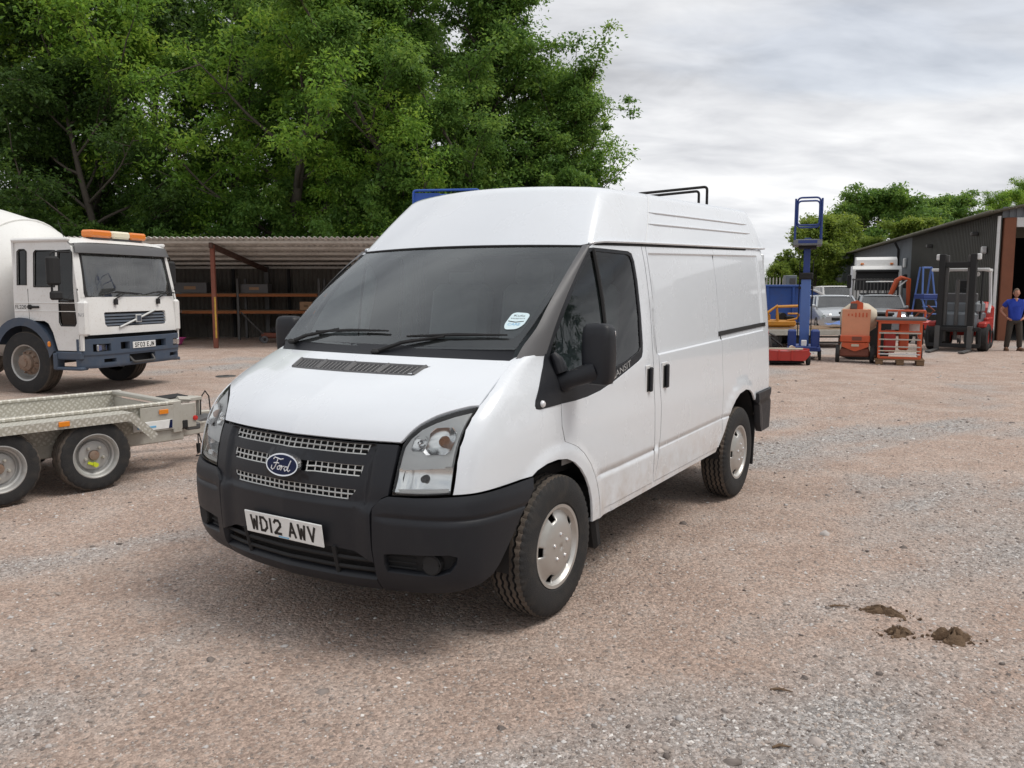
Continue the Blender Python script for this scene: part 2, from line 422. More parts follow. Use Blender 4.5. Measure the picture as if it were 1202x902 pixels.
def panel(name, outline, mp, mat, parent, step=0.05, th=0.014, holes=(), lines=((), ()), off=0.0, mirror=False, flip=False):
    """sheet-metal panel: a 2D outline (with holes) cut into a grid, mapped onto the surface mp(a, b) with true surface normals and a turned-in edge"""
    bm = bmesh.new()
    ol = dens(outline, step)
    if sum(ol[i][0] * ol[(i + 1) % len(ol)][1] - ol[(i + 1) % len(ol)][0] * ol[i][1] for i in range(len(ol))) < 0: ol = ol[::-1]
    loop = list(ol)
    many = len(holes) >= 3
    if many:
        for lp_ in [ol] + [dens(h, step) for h in holes]:
            vv = [bm.verts.new((a, b, 0)) for a, b in lp_]
            for i in range(len(vv)): bm.edges.new((vv[i], vv[(i + 1) % len(vv)]))
        bmesh.ops.triangle_fill(bm, use_beauty=True, use_dissolve=False, edges=bm.edges[:], normal=(0, 0, 1))
    for h in (() if many else holes):
        hl = dens(h, step)
        if sum(hl[i][0] * hl[(i + 1) % len(hl)][1] - hl[(i + 1) % len(hl)][0] * hl[i][1] for i in range(len(hl))) > 0: hl = hl[::-1]
        best = min(((loop[i][0] - hl[j][0]) ** 2 + (loop[i][1] - hl[j][1]) ** 2, i, j) for i in range(len(loop)) for j in range(len(hl)))
        _, i, j = best
        loop = loop[:i + 1] + hl[j:] + hl[:j + 1] + loop[i:]
    if not many:
        vs = [bm.verts.new((a, b, 0)) for a, b in loop]
        bm.faces.new(vs)
    A = [p[0] for p in loop]; B = [p[1] for p in loop]
    def cuts(lo, hi, extra):
        n = max(1, int(math.ceil((hi - lo) / step)))
        return [lo + (hi - lo) * i / n + 1.3e-4 for i in range(1, n)] + list(extra)
    for c in cuts(min(A), max(A), lines[0]):
        bmesh.ops.bisect_plane(bm, geom=bm.verts[:] + bm.edges[:] + bm.faces[:], plane_co=(c, 0, 0), plane_no=(1, 0, 0), dist=1e-6)
    for c in cuts(min(B), max(B), lines[1]):
        bmesh.ops.bisect_plane(bm, geom=bm.verts[:] + bm.edges[:] + bm.faces[:], plane_co=(0, c, 0), plane_no=(0, 1, 0), dist=1e-6)
    bmesh.ops.remove_doubles(bm, verts=bm.verts[:], dist=2e-5)
    bmesh.ops.triangulate(bm, faces=[f for f in bm.faces if len(f.verts) > 4])
    for f in bm.faces:
        f.normal_update()
        if f.normal.z < 0: f.normal_flip()
    bm.verts.index_update()
    ab = [(v.co.x, v.co.y) for v in bm.verts]
    faces = [[v.index for v in f.verts] for f in bm.faces if f.calc_area() > 1e-9]
    bed = []
    for ed in bm.edges:
        if len(ed.link_faces) == 1:
            f = ed.link_faces[0]
            lp = [lo for lo in f.loops if lo.edge == ed][0]
            bed.append((lp.vert.index, lp.link_loop_next.vert.index))
    bm.free()
    ee = 1e-3
    P, N = [], []
    for a, b in ab:
        p = np.array(mp(a, b)); da = np.array(mp(a + ee, b)) - np.array(mp(a - ee, b)); db = np.array(mp(a, b + ee)) - np.array(mp(a, b - ee))
        nn = np.cross(da, db); nn /= np.linalg.norm(nn) + 1e-12
        if flip: nn = -nn
        P.append(p - nn * off); N.append(nn)
    V = list(P); NN = list(N); F = [tuple(f[::-1]) if flip else tuple(f) for f in faces]
    if th:
        for i, j in bed:
            o = len(V)
            V += [P[i], P[j], P[j] - N[j] * th, P[i] - N[i] * th]
            d = P[j] - P[i]; n_ = np.cross(d, N[i]); n_ /= np.linalg.norm(n_) + 1e-12
            if flip: n_ = -n_
            NN += [n_ * 0.8 + N[i] * 0.6, n_ * 0.8 + N[j] * 0.6, n_, n_]
            F.append((o, o + 1, o + 2, o + 3) if flip else (o + 3, o + 2, o + 1, o))
    def mk(sx):
        me = bpy.data.meshes.new(name)
        Vv = [(sx * p[0], p[1], p[2]) for p in V]
        me.from_pydata(Vv, [], F if sx > 0 else [f[::-1] for f in F])
        me.update(); me.shade_smooth()
        me.normals_split_custom_set_from_vertices([(sx * q[0], q[1], q[2]) for q in NN])
        me.materials.append(M[mat] if isinstance(mat, str) else mat)
        return link(name, me, parent)
    o = mk(1)
    if mirror: return o, mk(-1)
    return o

# ------------------------------------------------------------------ ground
def ground_mat():
    m, n, l, b = new_mat('gravel_yard')
    tc = n.new('ShaderNodeTexCoord')
    def noise(sc, det=6, ro=0.6, off=(0, 0, 0), stretch=None):
        mp_ = n.new('ShaderNodeMapping'); mp_.inputs['Location'].default_value = off
        if stretch: mp_.inputs['Rotation'].default_value = (0, 0, stretch[1]); mp_.inputs['Scale'].default_value = stretch[0]
        l.new(tc.outputs['Object'], mp_.inputs[0])
        t = n.new('ShaderNodeTexNoise'); t.inputs['Scale'].default_value = sc; t.inputs['Detail'].default_value = det; t.inputs['Roughness'].default_value = ro
        l.new(mp_.outputs[0], t.inputs['Vector']); return t.outputs['Fac']
    def ramp(src, a, b_, c0, c1):
        r = n.new('ShaderNodeMapRange'); r.interpolation_type = 'SMOOTHSTEP'
        r.inputs[1].default_value = a; r.inputs[2].default_value = b_; r.inputs[3].default_value = c0; r.inputs[4].default_value = c1
        l.new(src, r.inputs[0]); return r.outputs[0]
    def mix(fac, A, B, mode='MIX'):
        x = n.new('ShaderNodeMix'); x.data_type = 'RGBA'; x.blend_type = mode
        for key, val in (('Factor', fac), ('A', A), ('B', B)):
            if isinstance(val, (int, float)): x.inputs[key].default_value = val
            elif isinstance(val, tuple): x.inputs[key].default_value = (*val, 1)
            else: l.new(val, x.inputs[key])
        return x.outputs['Result']
    big = noise(0.16, 5, 0.6, (4, 9, 0))
    tracks = noise(0.55, 6, 0.6, (2, 1, 0), ((0.22, 1.0, 1), R(-35)))
    mid = noise(1.7, 8, 0.65)
    fine = noise(26, 8, 0.7)
    base = mix(ramp(mid, .35, .7, 0, 1), (0.450, 0.335, 0.276), (0.590, 0.465, 0.395))
    base = mix(ramp(fine, .35, .68, 0, .55), base, (0.37, 0.292, 0.250))
    grey = mix(ramp(fine, .36, .66, 0, 1), (0.25, 0.23, 0.22), (0.56, 0.53, 0.51))
    at_ = n.new('ShaderNodeAttribute'); at_.attribute_name = 'gravel'
    br_ = n.new('ShaderNodeMath'); br_.operation = 'MULTIPLY_ADD'; l.new(mid, br_.inputs[0]); br_.inputs[1].default_value = 1.4; br_.inputs[2].default_value = -.7
    g2 = n.new('ShaderNodeMath'); g2.operation = 'ADD'; g2.use_clamp = True
    l.new(at_.outputs['Fac'], g2.inputs[0]); l.new(br_.outputs[0], g2.inputs[1])
    c = mix(g2.outputs[0], base, grey)
    # small stones
    vo = n.new('ShaderNodeTexVoronoi'); vo.inputs['Scale'].default_value = 42; l.new(tc.outputs['Object'], vo.inputs['Vector'])
    sp = n.new('ShaderNodeSeparateColor'); l.new(vo.outputs['Color'], sp.inputs[0])
    stone = n.new('ShaderNodeMath'); stone.operation = 'LESS_THAN'; l.new(vo.outputs['Distance'], stone.inputs[0]); stone.inputs[1].default_value = 0.42
    pick = n.new('ShaderNodeMath'); pick.operation = 'GREATER_THAN'; l.new(sp.outputs[0], pick.inputs[0]); pick.inputs[1].default_value = 0.62
    sm = n.new('ShaderNodeMath'); sm.operation = 'MULTIPLY'; l.new(stone.outputs[0], sm.inputs[0]); l.new(pick.outputs[0], sm.inputs[1])
    sc_ = mix(sp.outputs[1], (0.20, 0.175, 0.16), (0.58, 0.52, 0.48))
    smf = n.new('ShaderNodeMath'); smf.operation = 'MULTIPLY'; l.new(sm.outputs[0], smf.inputs[0]); smf.inputs[1].default_value = 0.6
    c = mix(smf.outputs[0], c, sc_)
    # grit: every few millimetres a grain of its own tone
    for sc_g, lo_, hi_ in ((64, .74, 1.22), (150, .76, 1.22)):
        vg = n.new('ShaderNodeTexVoronoi'); vg.inputs['Scale'].default_value = sc_g; l.new(tc.outputs['Object'], vg.inputs['Vector'])
        sg_ = n.new('ShaderNodeSeparateColor'); l.new(vg.outputs['Color'], sg_.inputs[0])
        mg = n.new('ShaderNodeMapRange'); mg.inputs[3].default_value = lo_; mg.inputs[4].default_value = hi_; l.new(sg_.outputs[1], mg.inputs[0])
        vm = n.new('ShaderNodeVectorMath'); vm.operation = 'SCALE'; l.new(c, vm.inputs[0]); l.new(mg.outputs[0], vm.inputs['Scale']); c = vm.outputs[0]
        if sc_g == 64: grit = vg.outputs['Distance']
    damp = noise(0.42, 5, 0.6, (11, 3, 0))
    c = mix(ramp(damp, .60, .72, 0, .35), c, (0.27, 0.19, 0.145))
    l.new(c, b.inputs['Base Color'])
    setp(b, rough=0.95, spec=0.15)
    h = n.new('ShaderNodeMath'); h.operation = 'ADD'; l.new(fine, h.inputs[0])
    h2 = n.new('ShaderNodeMath'); h2.operation = 'MULTIPLY'; l.new(sm.outputs[0], h2.inputs[0]); h2.inputs[1].default_value = 0.35
    l.new(h2.outputs[0], h.inputs[1])
    h3 = n.new('ShaderNodeMath'); h3.operation = 'MULTIPLY_ADD'; l.new(grit, h3.inputs[0]); h3.inputs[1].default_value = -0.35; l.new(h.outputs[0], h3.inputs[2]); h = h3
    bp_ = n.new('ShaderNodeBump'); bp_.inputs['Strength'].default_value = 0.85; bp_.inputs['Distance'].default_value = 0.03
    l.new(h.outputs[0], bp_.inputs['Height']); l.new(bp_.outputs[0], b.inputs['Normal'])
    return m
M['ground'] = ground_mat()

def gz(x, y):
    """gentle unevenness of the yard (a few cm), level under the vehicles' wheels"""
    z = 0.012 * math.sin(x * 1.3 + 0.6 * y) * math.sin(0.9 * y - 0.4 * x) + 0.008 * math.sin(2.7 * x + 1.1) * math.cos(2.1 * y)
    return z
def axis_pts(spans):
    out = []
    for a, b, st in spans:
        k = int(round((b - a) / st)); out += [a + (b - a) * i / k for i in range(k)]
    out.append(spans[-1][1]); return out
def vnoise(x, y, seed):
    x, y = np.asarray(x, float), np.asarray(y, float); xi, yi = np.floor(x), np.floor(y); fx, fy = x - xi, y - yi
    fx, fy = fx * fx * (3 - 2 * fx), fy * fy * (3 - 2 * fy)
    h = lambda a, b: np.modf(np.abs(np.sin(a * 127.1 + b * 311.7 + seed * 74.7) * 43758.5453))[0]
    return (h(xi, yi) * (1 - fx) + h(xi + 1, yi) * fx) * (1 - fy) + (h(xi, yi + 1) * (1 - fx) + h(xi + 1, yi + 1) * fx) * fy
def fbm(x, y, seed, o=4): return sum(vnoise(x * 2 ** i, y * 2 ** i, seed + i) * .5 ** i for i in range(o)) / (2 - .5 ** (o - 1))
def gravel_mask(x, y):
    """1 where loose grey stone lies, 0 on the pale compacted tracks that curve through the yard"""
    x, y = np.asarray(x, float), np.asarray(y, float)
    wx = x + 1.6 * (fbm(x * .22, y * .22, 5, 2) - .5) - .035 * (y - 4) ** 2 * (y < 14); 
    a, b = .80 * wx + .60 * y, -.60 * wx + .80 * y
    m = .55 * fbm(a * .16, b * 1.0, 1) + .45 * fbm(a * .55, b * .9, 9)
    m = m + .16 * np.exp(-(((x - 2.9) / 1.5) ** 2 + ((y - 6.4) / 1.6) ** 2)) + .045 * np.exp(-(((x - .9) / 1.2) ** 2 + ((y - 2.9) / .7) ** 2)) + .06 * np.exp(-(((x - 5.5) / 2.5) ** 2 + ((y - 9) / 3) ** 2)) + .05 * np.exp(-(((x + 2.6) / 1.2) ** 2 + ((y - 7.6) / .8) ** 2))
    return np.clip((m - .50 - .02 * (x < .5)) / .13, 0, 1)
gx = axis_pts([(-900, -100, 100), (-100, -24, 8), (-24, -8, .8), (-8, 8, .16), (8, 24, .8), (24, 104, 8), (104, 904, 100)])
gy = axis_pts([(-40, 0, 8), (0, 12, .16), (12, 40, .8), (40, 120, 8), (120, 1320, 100)])
mb = MB()
mb.grid(lambda x, y: (x, y, gz(x, y)), gx, gy)
go = tag(mb.build('ground', 'ground', None, smooth=180, recalc=False), kind='structure')
_gc = np.array(mb.v); _ga = go.data.attributes.new('gravel', 'FLOAT', 'POINT'); _ga.data.foreach_set('value', gravel_mask(_gc[:, 0], _gc[:, 1]).astype(np.float32))

# loose stones, uncountable: one mesh of small faceted pebbles, thicker in the grey patches
def pebbles(name, N, dmin, dmax, smed, smin, smax, lowpoly, label):
    d = dmin * (dmax / dmin) ** (rng.random(N) ** 0.8)
    th = R(-38) + R(76) * rng.random(N)
    x, y = d * np.sin(th), d * np.cos(th)
    keep = rng.random(N) < (.14 + .86 * gravel_mask(x, y)) * (1 if lowpoly else .8)
    x, y, d = x[keep], y[keep], d[keep]; N = len(x)
    size = np.clip(smed * np.exp(0.55 * rng.standard_normal(N)) * (0.70 + 0.12 * d), smin, smax)
    if lowpoly:
        base = np.array([(1, .1, 0), (-.1, 1, 0), (-1, -.1, 0), (.1, -1, 0), (.25, .2, 1), (-.35, -.2, .85)], float)
        tris = np.array([(0, 1, 4), (1, 5, 4), (1, 2, 5), (2, 3, 5), (3, 4, 5), (3, 0, 4)])
    else:
        base = np.array([(1, 0, 0), (-1, 0, 0), (0, 1, 0), (0, -1, 0), (0, 0, 1), (.6, .6, .55), (-.6, .55, .6), (.5, -.7, .5), (-.6, -.6, .4)], float)
        tris = np.array([(4, 5, 6), (4, 6, 8), (4, 8, 7), (4, 7, 5), (0, 2, 5), (2, 6, 5), (2, 1, 6), (1, 8, 6), (1, 3, 8), (3, 7, 8), (3, 0, 7), (0, 5, 7)])
    nb = len(base)
    V = base[None] * (1 + 0.18 * rng.standard_normal((N, nb, 1))) * size[:, None, None] * (0.6 + 0.8 * rng.random((N, 1, 3))) * np.array((1, 1, .60))
    a = rng.random(N) * 2 * PI; ca, sa = np.cos(a)[:, None], np.sin(a)[:, None]
    X = V[..., 0] * ca - V[..., 1] * sa + x[:, None]; Y = V[..., 0] * sa + V[..., 1] * ca + y[:, None]
    g = 0.012 * np.sin(x * 1.3 + 0.6 * y) * np.sin(0.9 * y - 0.4 * x) + 0.008 * np.sin(2.7 * x + 1.1) * np.cos(2.1 * y)
    Z = V[..., 2] + g[:, None] + 0.0005
    V = np.stack([X, Y, Z], -1).reshape(-1, 3)
    F = (tris[None] + nb * np.arange(N)[:, None, None]).reshape(-1, 3)
    me = bpy.data.meshes.new(name); nf = len(F)
    me.vertices.add(len(V)); me.vertices.foreach_set('co', V.astype(np.float32).ravel())
    me.loops.add(nf * 3); me.loops.foreach_set('vertex_index', F.astype(np.int32).ravel())
    me.polygons.add(nf); me.polygons.foreach_set('loop_start', np.arange(0, nf * 3, 3, dtype=np.int32)); me.update(calc_edges=True)
    at = me.attributes.new('tone', 'FLOAT', 'POINT'); at.data.foreach_set('value', np.repeat(rng.random(N), nb).astype(np.float32))
    me.materials.append(M['stone'])
    tag(link(name, me), label, 'gravel', kind='stuff')
def stone_mat():
    m, n, l, b = new_mat('loose_stone')
    an = n.new('ShaderNodeAttribute'); an.attribute_name = 'tone'
    cr = n.new('ShaderNodeValToRGB'); el = cr.color_ramp.elements
    el[0].color = (0.13, 0.11, 0.10, 1); el[1].color = (0.68, 0.65, 0.62, 1)
    for p_, c_ in ((.25, (0.27, 0.235, 0.215, 1)), (.55, (0.43, 0.36, 0.315, 1)), (.82, (0.46, 0.44, 0.43, 1))):
        k = el.new(p_); k.color = c_
    l.new(an.outputs['Fac'], cr.inputs[0]); l.new(cr.outputs[0], b.inputs['Base Color']); setp(b, rough=0.9, spec=0.2)
    return m
M['stone'] = stone_mat()
pebbles('loose_stones', 22000, 1.9, 24, .0050, .003, .030, False, 'larger loose grey and brown stones scattered over the gravel yard')
pebbles('fine_gravel', 200000, 1.9, 13, .0032, .0015, .010, True, 'fine gravel chips covering the yard near the camera')

# ------------------------------------------------------------------ white panel van
RK = 0.026                                   # nose-down rake of the body
UC = pch([.24, .30, .40, .55, .75, .85, .97, 1.06, 1.17, 1.245, 1.32, 1.42], [-.86, -.90, -.93, -.935, -.925, -.905, -.863, -.80, -.65, -.5, -.33, -.08])
UCI = pch([-.925, -.905, -.863, -.80, -.65, -.5, -.33, -.08], [.75, .85, .97, 1.06, 1.17, 1.245, 1.32, 1.42])
_SV = [0, .3, .6, .75, .865, .92, .955, .975, .985]; _SS = [0, .024, .092, .135, .2, .275, .40, .60, .95]
SHP = pch(_SV, _SS); SHPI = pch(_SS, _SV)
_TU = [-.6, -.2, .05, .25, .6, 1.1, 1.6]
_TZ = [.3, .6, .9, 1.08, 1.15, 1.33, 1.57, 1.9, 2.1]
_TT = [[.955, .96, .965, .965, .965, .965, .965], [.97, .975, .975, .975, .975, .975, .975], [.965, .972, .976, .978, .98, .98, .98],
       [.93, .945, .955, .962, .967, .97, .97], [.905, .925, .945, .955, .963, .968, .968], [.80, .845, .880, .910, .937, .953, .956],
       [.78, .825, .852, .880, .905, .930, .934], [.72, .75, .77, .795, .836, .885, .89], [.66, .69, .71, .735, .776, .825, .83]]
_TR = [pch(_TU, r) for r in _TT]
def T_(u, z):
    u = min(max(u, -.9), 1.6)
    return pch(_TZ, [r(u) for r in _TR])(z)
def sst(x, a, b):
    t = min(1, max(0, (x - a) / (b - a))); return t * t * (3 - 2 * t)
HUBF, HUBR = (0.0, .362), (2.933, .362)
def side_v(u, z):
    zb = z - RK * u
    v = T_(u, z)
    if z < 1.36 and u < .6:
        d = u - UC(min(z, 1.40))
        f = SHPI(max(d, 0.0))
        k = .06; hh = min(1, max(0, .5 + .5 * (f - v) / k)); v = f * (1 - hh) + v * hh - k * hh * (1 - hh)
    for (hu, hz, r0) in ((0, .37, .44), (2.94, .42, .45)):
        r = math.hypot(u - hu, z - hz)
        if r < r0 + .14: v += .014 * (1 - sst(r, r0 + .015, r0 + .10))
    v -= .011 * sst(u, 1.232, 1.25) * (1 - sst(u, 3.50, 3.53)) * sst(zb, 1.214, 1.226) * (1 - sst(zb, 1.832, 1.846))
    if u > .2: v -= .006 * math.exp(-((zb - .633) / .006) ** 2) * sst(u, .35, .5)
    v += .010 * sst(zb, .93, .86) if False else 0
    if u > 3.60:
        q = min(u - 3.66, .1395)
        if q > 0: v -= .14 - math.sqrt(max(0, .14 ** 2 - q * q))
    return v
def mpS(u, zb):
    z = zb + RK * u
    return (side_v(u, z), u, z)
def S(pts): return [(u, z - RK * u) for u, z in pts]
def mpF(v, z): return (v, UC(z) + SHP(abs(v)), z)
def mpB(v, u): return (v, u, UCI(u - SHP(abs(v))))
# plan curve by arc length
_pv = np.linspace(0, .985, 400); _pu = np.array([SHP(x) for x in _pv])
_ps = np.concatenate([[0], np.cumsum(np.hypot(np.diff(_pv), np.diff(_pu)))])
def plan(s):
    a = abs(s); sg = 1 if s >= 0 else -1
    v = np.interp(a, _ps, _pv); u = np.interp(a, _ps, _pu)
    v2 = np.interp(min(a + .02, _ps[-1]), _ps, _pv); u2 = np.interp(min(a + .02, _ps[-1]), _ps, _pu)
    v1 = np.interp(abs(a - .02), _ps, _pv) * (1 if a >= .02 else -1); u1 = np.interp(abs(a - .02), _ps, _pu)
    t = math.hypot(v2 - v1, u2 - u1) + 1e-9
    return sg * v, u, sg * (u2 - u1) / t, -(v2 - v1) / t        # point, outward normal
def s_of_v(v): return float(np.interp(abs(v), _pv, _ps)) * (1 if v >= 0 else -1)
def s_of_u(u, z): return float(np.interp(u - UC(z), _pu, _ps))
BOFF = pch([.26, .30, .36, .45, .58, .67, .715, .735, .76], [-.06, -.025, -.004, .008, .016, .020, .018, .012, .004])
def mpW(s, z, extra=0.0):
    v, u, nv, nu = plan(s); o = BOFF(z) + extra - .006 * math.exp(-((z - .655) / .006) ** 2) * (1 if abs(s) > .56 else 0)
    return (v + nv * o, UC(z) + u + nu * o, z)

VAN = empty('panel_van', (-.5805, 4.6466, 0), -.5691)
tag(VAN, 'white medium-roof panel van with black bumper parked in the middle of the yard', 'van')

# --- side panels, both sides
G = .0035
arch_f = [(-.262 + .0, .775), (-.215, .795), (-.13, .812), (-.027, .815), (.07, .802), (.15, .770), (.22, .722), (.275, .665), (.318, .60), (.345, .53), (.358, .45), (.36, .408)]
door_fe = [(.052, 1.082), (.042, .97), (.066, .89), (.13, .868), (.19, .845), (.26, .80), (.33, .73), (.385, .645), (.420, .56), (.440, .47), (.446, .412)]
wing = [(-.733, .766), (-.699, .904), (-.675, .968), (-.631, 1.038), (-.585, 1.085), (-.521, 1.133), (-.44, 1.183), (-.357, 1.227), (-.25, 1.283), (-.152, 1.326), (-.05, 1.333), (.03, 1.336),
        (-.03, 1.27), (-.10, 1.20), (-.172, 1.125), (-.185, 1.10), (-.18, 1.084), (-.15, 1.077), (-.05, 1.079)] + [(u - G, z) for u, z in door_fe] + arch_f[::-1]
panel('front_wing', S(wing), mpS, 'white', VAN, .02, mirror=True)
W_out = [(.052, 1.085), (.20, 1.083), (.33, 1.090), (.476, 1.108), (.60, 1.135), (.80, 1.187), (.97, 1.232), (1.02, 1.252), (1.038, 1.28), (1.047, 1.33), (1.048, 1.5), (1.04, 1.7), (1.025, 1.82), (1.005, 1.865), (.965, 1.878),
         (.80, 1.882), (.60, 1.886), (.555, 1.882), (.365, 1.725), (.205, 1.57), (.105, 1.45), (.025, 1.335)]
door = [(.052, 1.335), (.15, 1.45), (.255, 1.57), (.41, 1.725), (.575, 1.886), (.62, 1.912), (.70, 1.915), (1.142, 1.926), (1.16, 1.80), (1.18, 1.55), (1.176, 1.25), (1.178, .9), (1.19, .7), (1.192, .46)]
door = door + [(.446 + G, .445)] + [(u + G, z) for u, z in door_fe[::-1]]
_dhole = [(u, z) for u, z in W_out]
# the door skin is the outline with the window area cut out: built as a ring open along the windscreen pillar
door_ring = [(1.142, 1.926), (1.16, 1.80), (1.178, 1.55), (1.175, 1.25), (1.178, .9), (1.188, .7), (1.19, .462), (.446 + G, .445)] + [(u + G, z) for u, z in door_fe[::-1]] + W_out[1:18] + [(.62, 1.912), (.70, 1.915)]
panel('front_door', S(door_ring), mpS, 'white', VAN, .04, mirror=True, lines=((), (.626, .633, .640)))
glass_o = [(.13, 1.168), (.32, 1.178), (.60, 1.205), (.85, 1.25), (1.0, 1.29), (1.02, 1.31), (1.027, 1.5), (1.02, 1.7), (1.005, 1.82), (.985, 1.85), (.95, 1.86), (.60, 1.868), (.565, 1.862), (.375, 1.705), (.222, 1.55), (.118, 1.42), (.060, 1.33), (.08, 1.24)]
panel('window_trim', S(W_out), mpS, 'blackplastic', VAN, .05, th=.02, holes=(S(glass_o),), off=.003, mirror=True)
panel('door_window', S(glass_o), mpS, 'sideglass', VAN, .06, th=0, off=.010, mirror=True)
sail = [(-.168, 1.125), (-.181, 1.10), (-.176, 1.086), (-.15, 1.080), (-.05, 1.081), (.046, 1.083), (.05, 1.2), (.024, 1.333), (.015, 1.334), (-.027, 1.27), (-.097, 1.20)]
for o in panel('mirror_mount', S(sail), mpS, 'blackplastic', VAN, .03, off=-.004, mirror=True): pass
bpil = [(1.150, 1.926), (1.168, 1.80), (1.186, 1.55), (1.183, 1.25), (1.186, .9), (1.196, .7), (1.198, .463), (1.205, .463), (1.235, .53), (1.256, .60), (1.276, .75), (1.278, .935), (1.262, 1.26), (1.232, 1.55), (1.212, 1.80), (1.204, 1.928)]
panel('door_pillar', S(bpil), mpS, 'white', VAN, .05, mirror=True)
sld_front = [(1.212, 1.928), (1.220, 1.80), (1.240, 1.55), (1.270, 1.26), (1.286, .935), (1.284, .75), (1.264, .60), (1.243, .53), (1.213, .464)]
seam = [(2.425, 1.957), (2.43, 1.85), (2.445, 1.55), (2.46, 1.275), (2.465, .9), (2.462, .60), (2.405, .487)]
LN = ((1.232, 1.25, 1.241), (.627, .633, .639, 1.214, 1.22, 1.226, 1.832, 1.839, 1.846))
panel('sliding_door', S(sld_front + seam[::-1]), mpS, 'white', VAN, .05, mirror=True, lines=LN)
arch_r = [(2.410, .486), (2.47, .565), (2.55, .66), (2.65, .754), (2.74, .81), (2.83, .845), (2.98, .863), (3.09, .848), (3.17, .812), (3.24, .75), (3.275, .80)]
quarter = [(u + .006, z) for u, z in seam[:6]] + arch_r + [(3.45, .805), (3.80, .815), (3.80, 1.2), (3.80, 1.6), (3.80, 1.99), (3.0, 1.974)]
panel('rear_quarter', S(quarter), mpS, 'white', VAN, .05, mirror=True, lines=((3.50, 3.515, 3.53, 3.68, 3.70, 3.72, 3.74, 3.76, 3.78, 2.446, 2.464), LN[1]))
sill = [(.36, .405), (.446, .408), (.456, .441), (1.2, .458), (2.40, .482), (2.37, .456), (1.2, .424), (.45, .404)]
panel('sill', S(sill), mpS, 'white', VAN, .08, th=.05, off=.004, mirror=True)
rail = [(2.42, 1.345), (3.58, 1.375), (3.58, 1.345), (2.42, 1.312)]
panel('door_rail', S(rail), mpS, 'black', VAN, .06, off=-.006, mirror=True)
rb = [(3.283, .797), (3.45, .80), (3.84, .81), (3.84, .50), (3.75, .47), (3.52, .46), (3.40, .465), (3.345, .54), (3.325, .62), (3.30, .70)]
panel('rear_bumper_end', S(rb), mpS, 'blackplastic', VAN, .04, th=.05, off=-.022, mirror=True, lines=((3.68, 3.70, 3.72, 3.74, 3.76, 3.78, 3.8), (.55, .56)))
# rear face
MB().box((0, 3.80, 1.39), (1.72, .09, 1.18), ch=.03).build('rear_doors', 'white', VAN)
MB().box((0, 3.87, .66), (1.86, .12, .28), ch=.04).build('rear_bumper', 'blackplastic', VAN)
for s in (-1, 1): MB().box((s * .86, 3.80, 1.10), (.12, .10, .42), ch=.02).build('tail_lamp', 'redlens', VAN)

# black strips painting the shade inside the shut lines
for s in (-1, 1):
    for nm_, line in (('shut_line_shade', [(u, z) for u, z in door_fe[:-1]]), ('shut_line_shade', [(1.146, 1.922), (1.164, 1.80), (1.182, 1.55), (1.179, 1.25), (1.182, .9), (1.192, .7), (1.194, .465)]), ('shut_line_shade', [(1.208, 1.924), (1.216, 1.80), (1.236, 1.55), (1.266, 1.26), (1.282, .935), (1.280, .75), (1.260, .60), (1.239, .53), (1.21, .468)]), ('shut_line_shade', [(u + .003, z) for u, z in seam[:6]])):
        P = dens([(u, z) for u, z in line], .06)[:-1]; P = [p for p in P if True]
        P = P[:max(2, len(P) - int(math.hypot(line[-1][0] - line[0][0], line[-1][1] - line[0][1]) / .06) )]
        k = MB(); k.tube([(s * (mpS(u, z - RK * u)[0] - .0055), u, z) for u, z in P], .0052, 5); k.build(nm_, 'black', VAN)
# --- dark inner structure: unseen walls added to block light through gaps, floor, wheel housings
inner = MB()
inner.grid(lambda t, u: (math.copysign(1, t) * (T_(u, 1.3) - .045) if abs(t) > 1.5 else t * .6, u, 0), [], [])
for s in (-1, 1):
    def wall(u, z, s=s): return (s * (T_(u, z) - .05), u, z)
    inner.grid(wall, [1.23, 1.6, 2.3, 3.0, 3.72], [.92, 1.1, 1.33, 1.57, 1.93])
    inner.grid(wall, [1.20, 1.6, 2.0, 2.36], [.45, .7, .92])
    inner.grid(wall, [.55, .9, 1.21], [.45, .7, .9, 1.06])
inner.box((0, 2.5, .50), (1.5, 2.6, .16)).box((0, .75, .50), (1.7, 1.0, .12)).box((0, .1, .62), (.95, 1.0, .5)).box((0, -.45, .60), (1.2, .35, .45))
inner.box((0, 2.9, .36), (1.5, .14, .12)).box((0, 1.6, .36), (.8, 2.4, .12))
inner.build('underbody_light_block', 'black', VAN)
MB().box((0, 1.27, 1.22), (1.74, .04, 1.40)).build('bulkhead', 'greyplastic', VAN)
for s in (-1, 1):
    for (hu, hz, r, dv) in ((0.03, .40, .46, .42), (2.94, .44, .46, .40)):
        pts = [(hu + r * math.cos(a), hz + r * math.sin(a)) for a in np.linspace(R(-8), R(188), 16)]
        k = MB()
        k.grid(lambda i, v: (v, pts[i][0], pts[i][1]), range(len(pts)), [s * .945, s * (.95 - dv)])
        k.add([(s * (.95 - dv), hu, hz - .05)] + [(s * (.95 - dv), p[0], p[1]) for p in pts], [(0, i + 1, i + 2) for i in range(len(pts) - 1)])
        k.build('wheel_housing', 'black', VAN)
    fl = MB().box((s * .85, .455, .41), (.20, .075, .40), rot=rotm(rx=R(14)), ch=.02)
    fl.build('mud_flap', 'black', VAN)
    MB().box((s * .86, 3.36, .40), (.20, .018, .42), rot=rotm(rx=R(-6)), ch=.006).build('mud_flap', 'black', VAN)

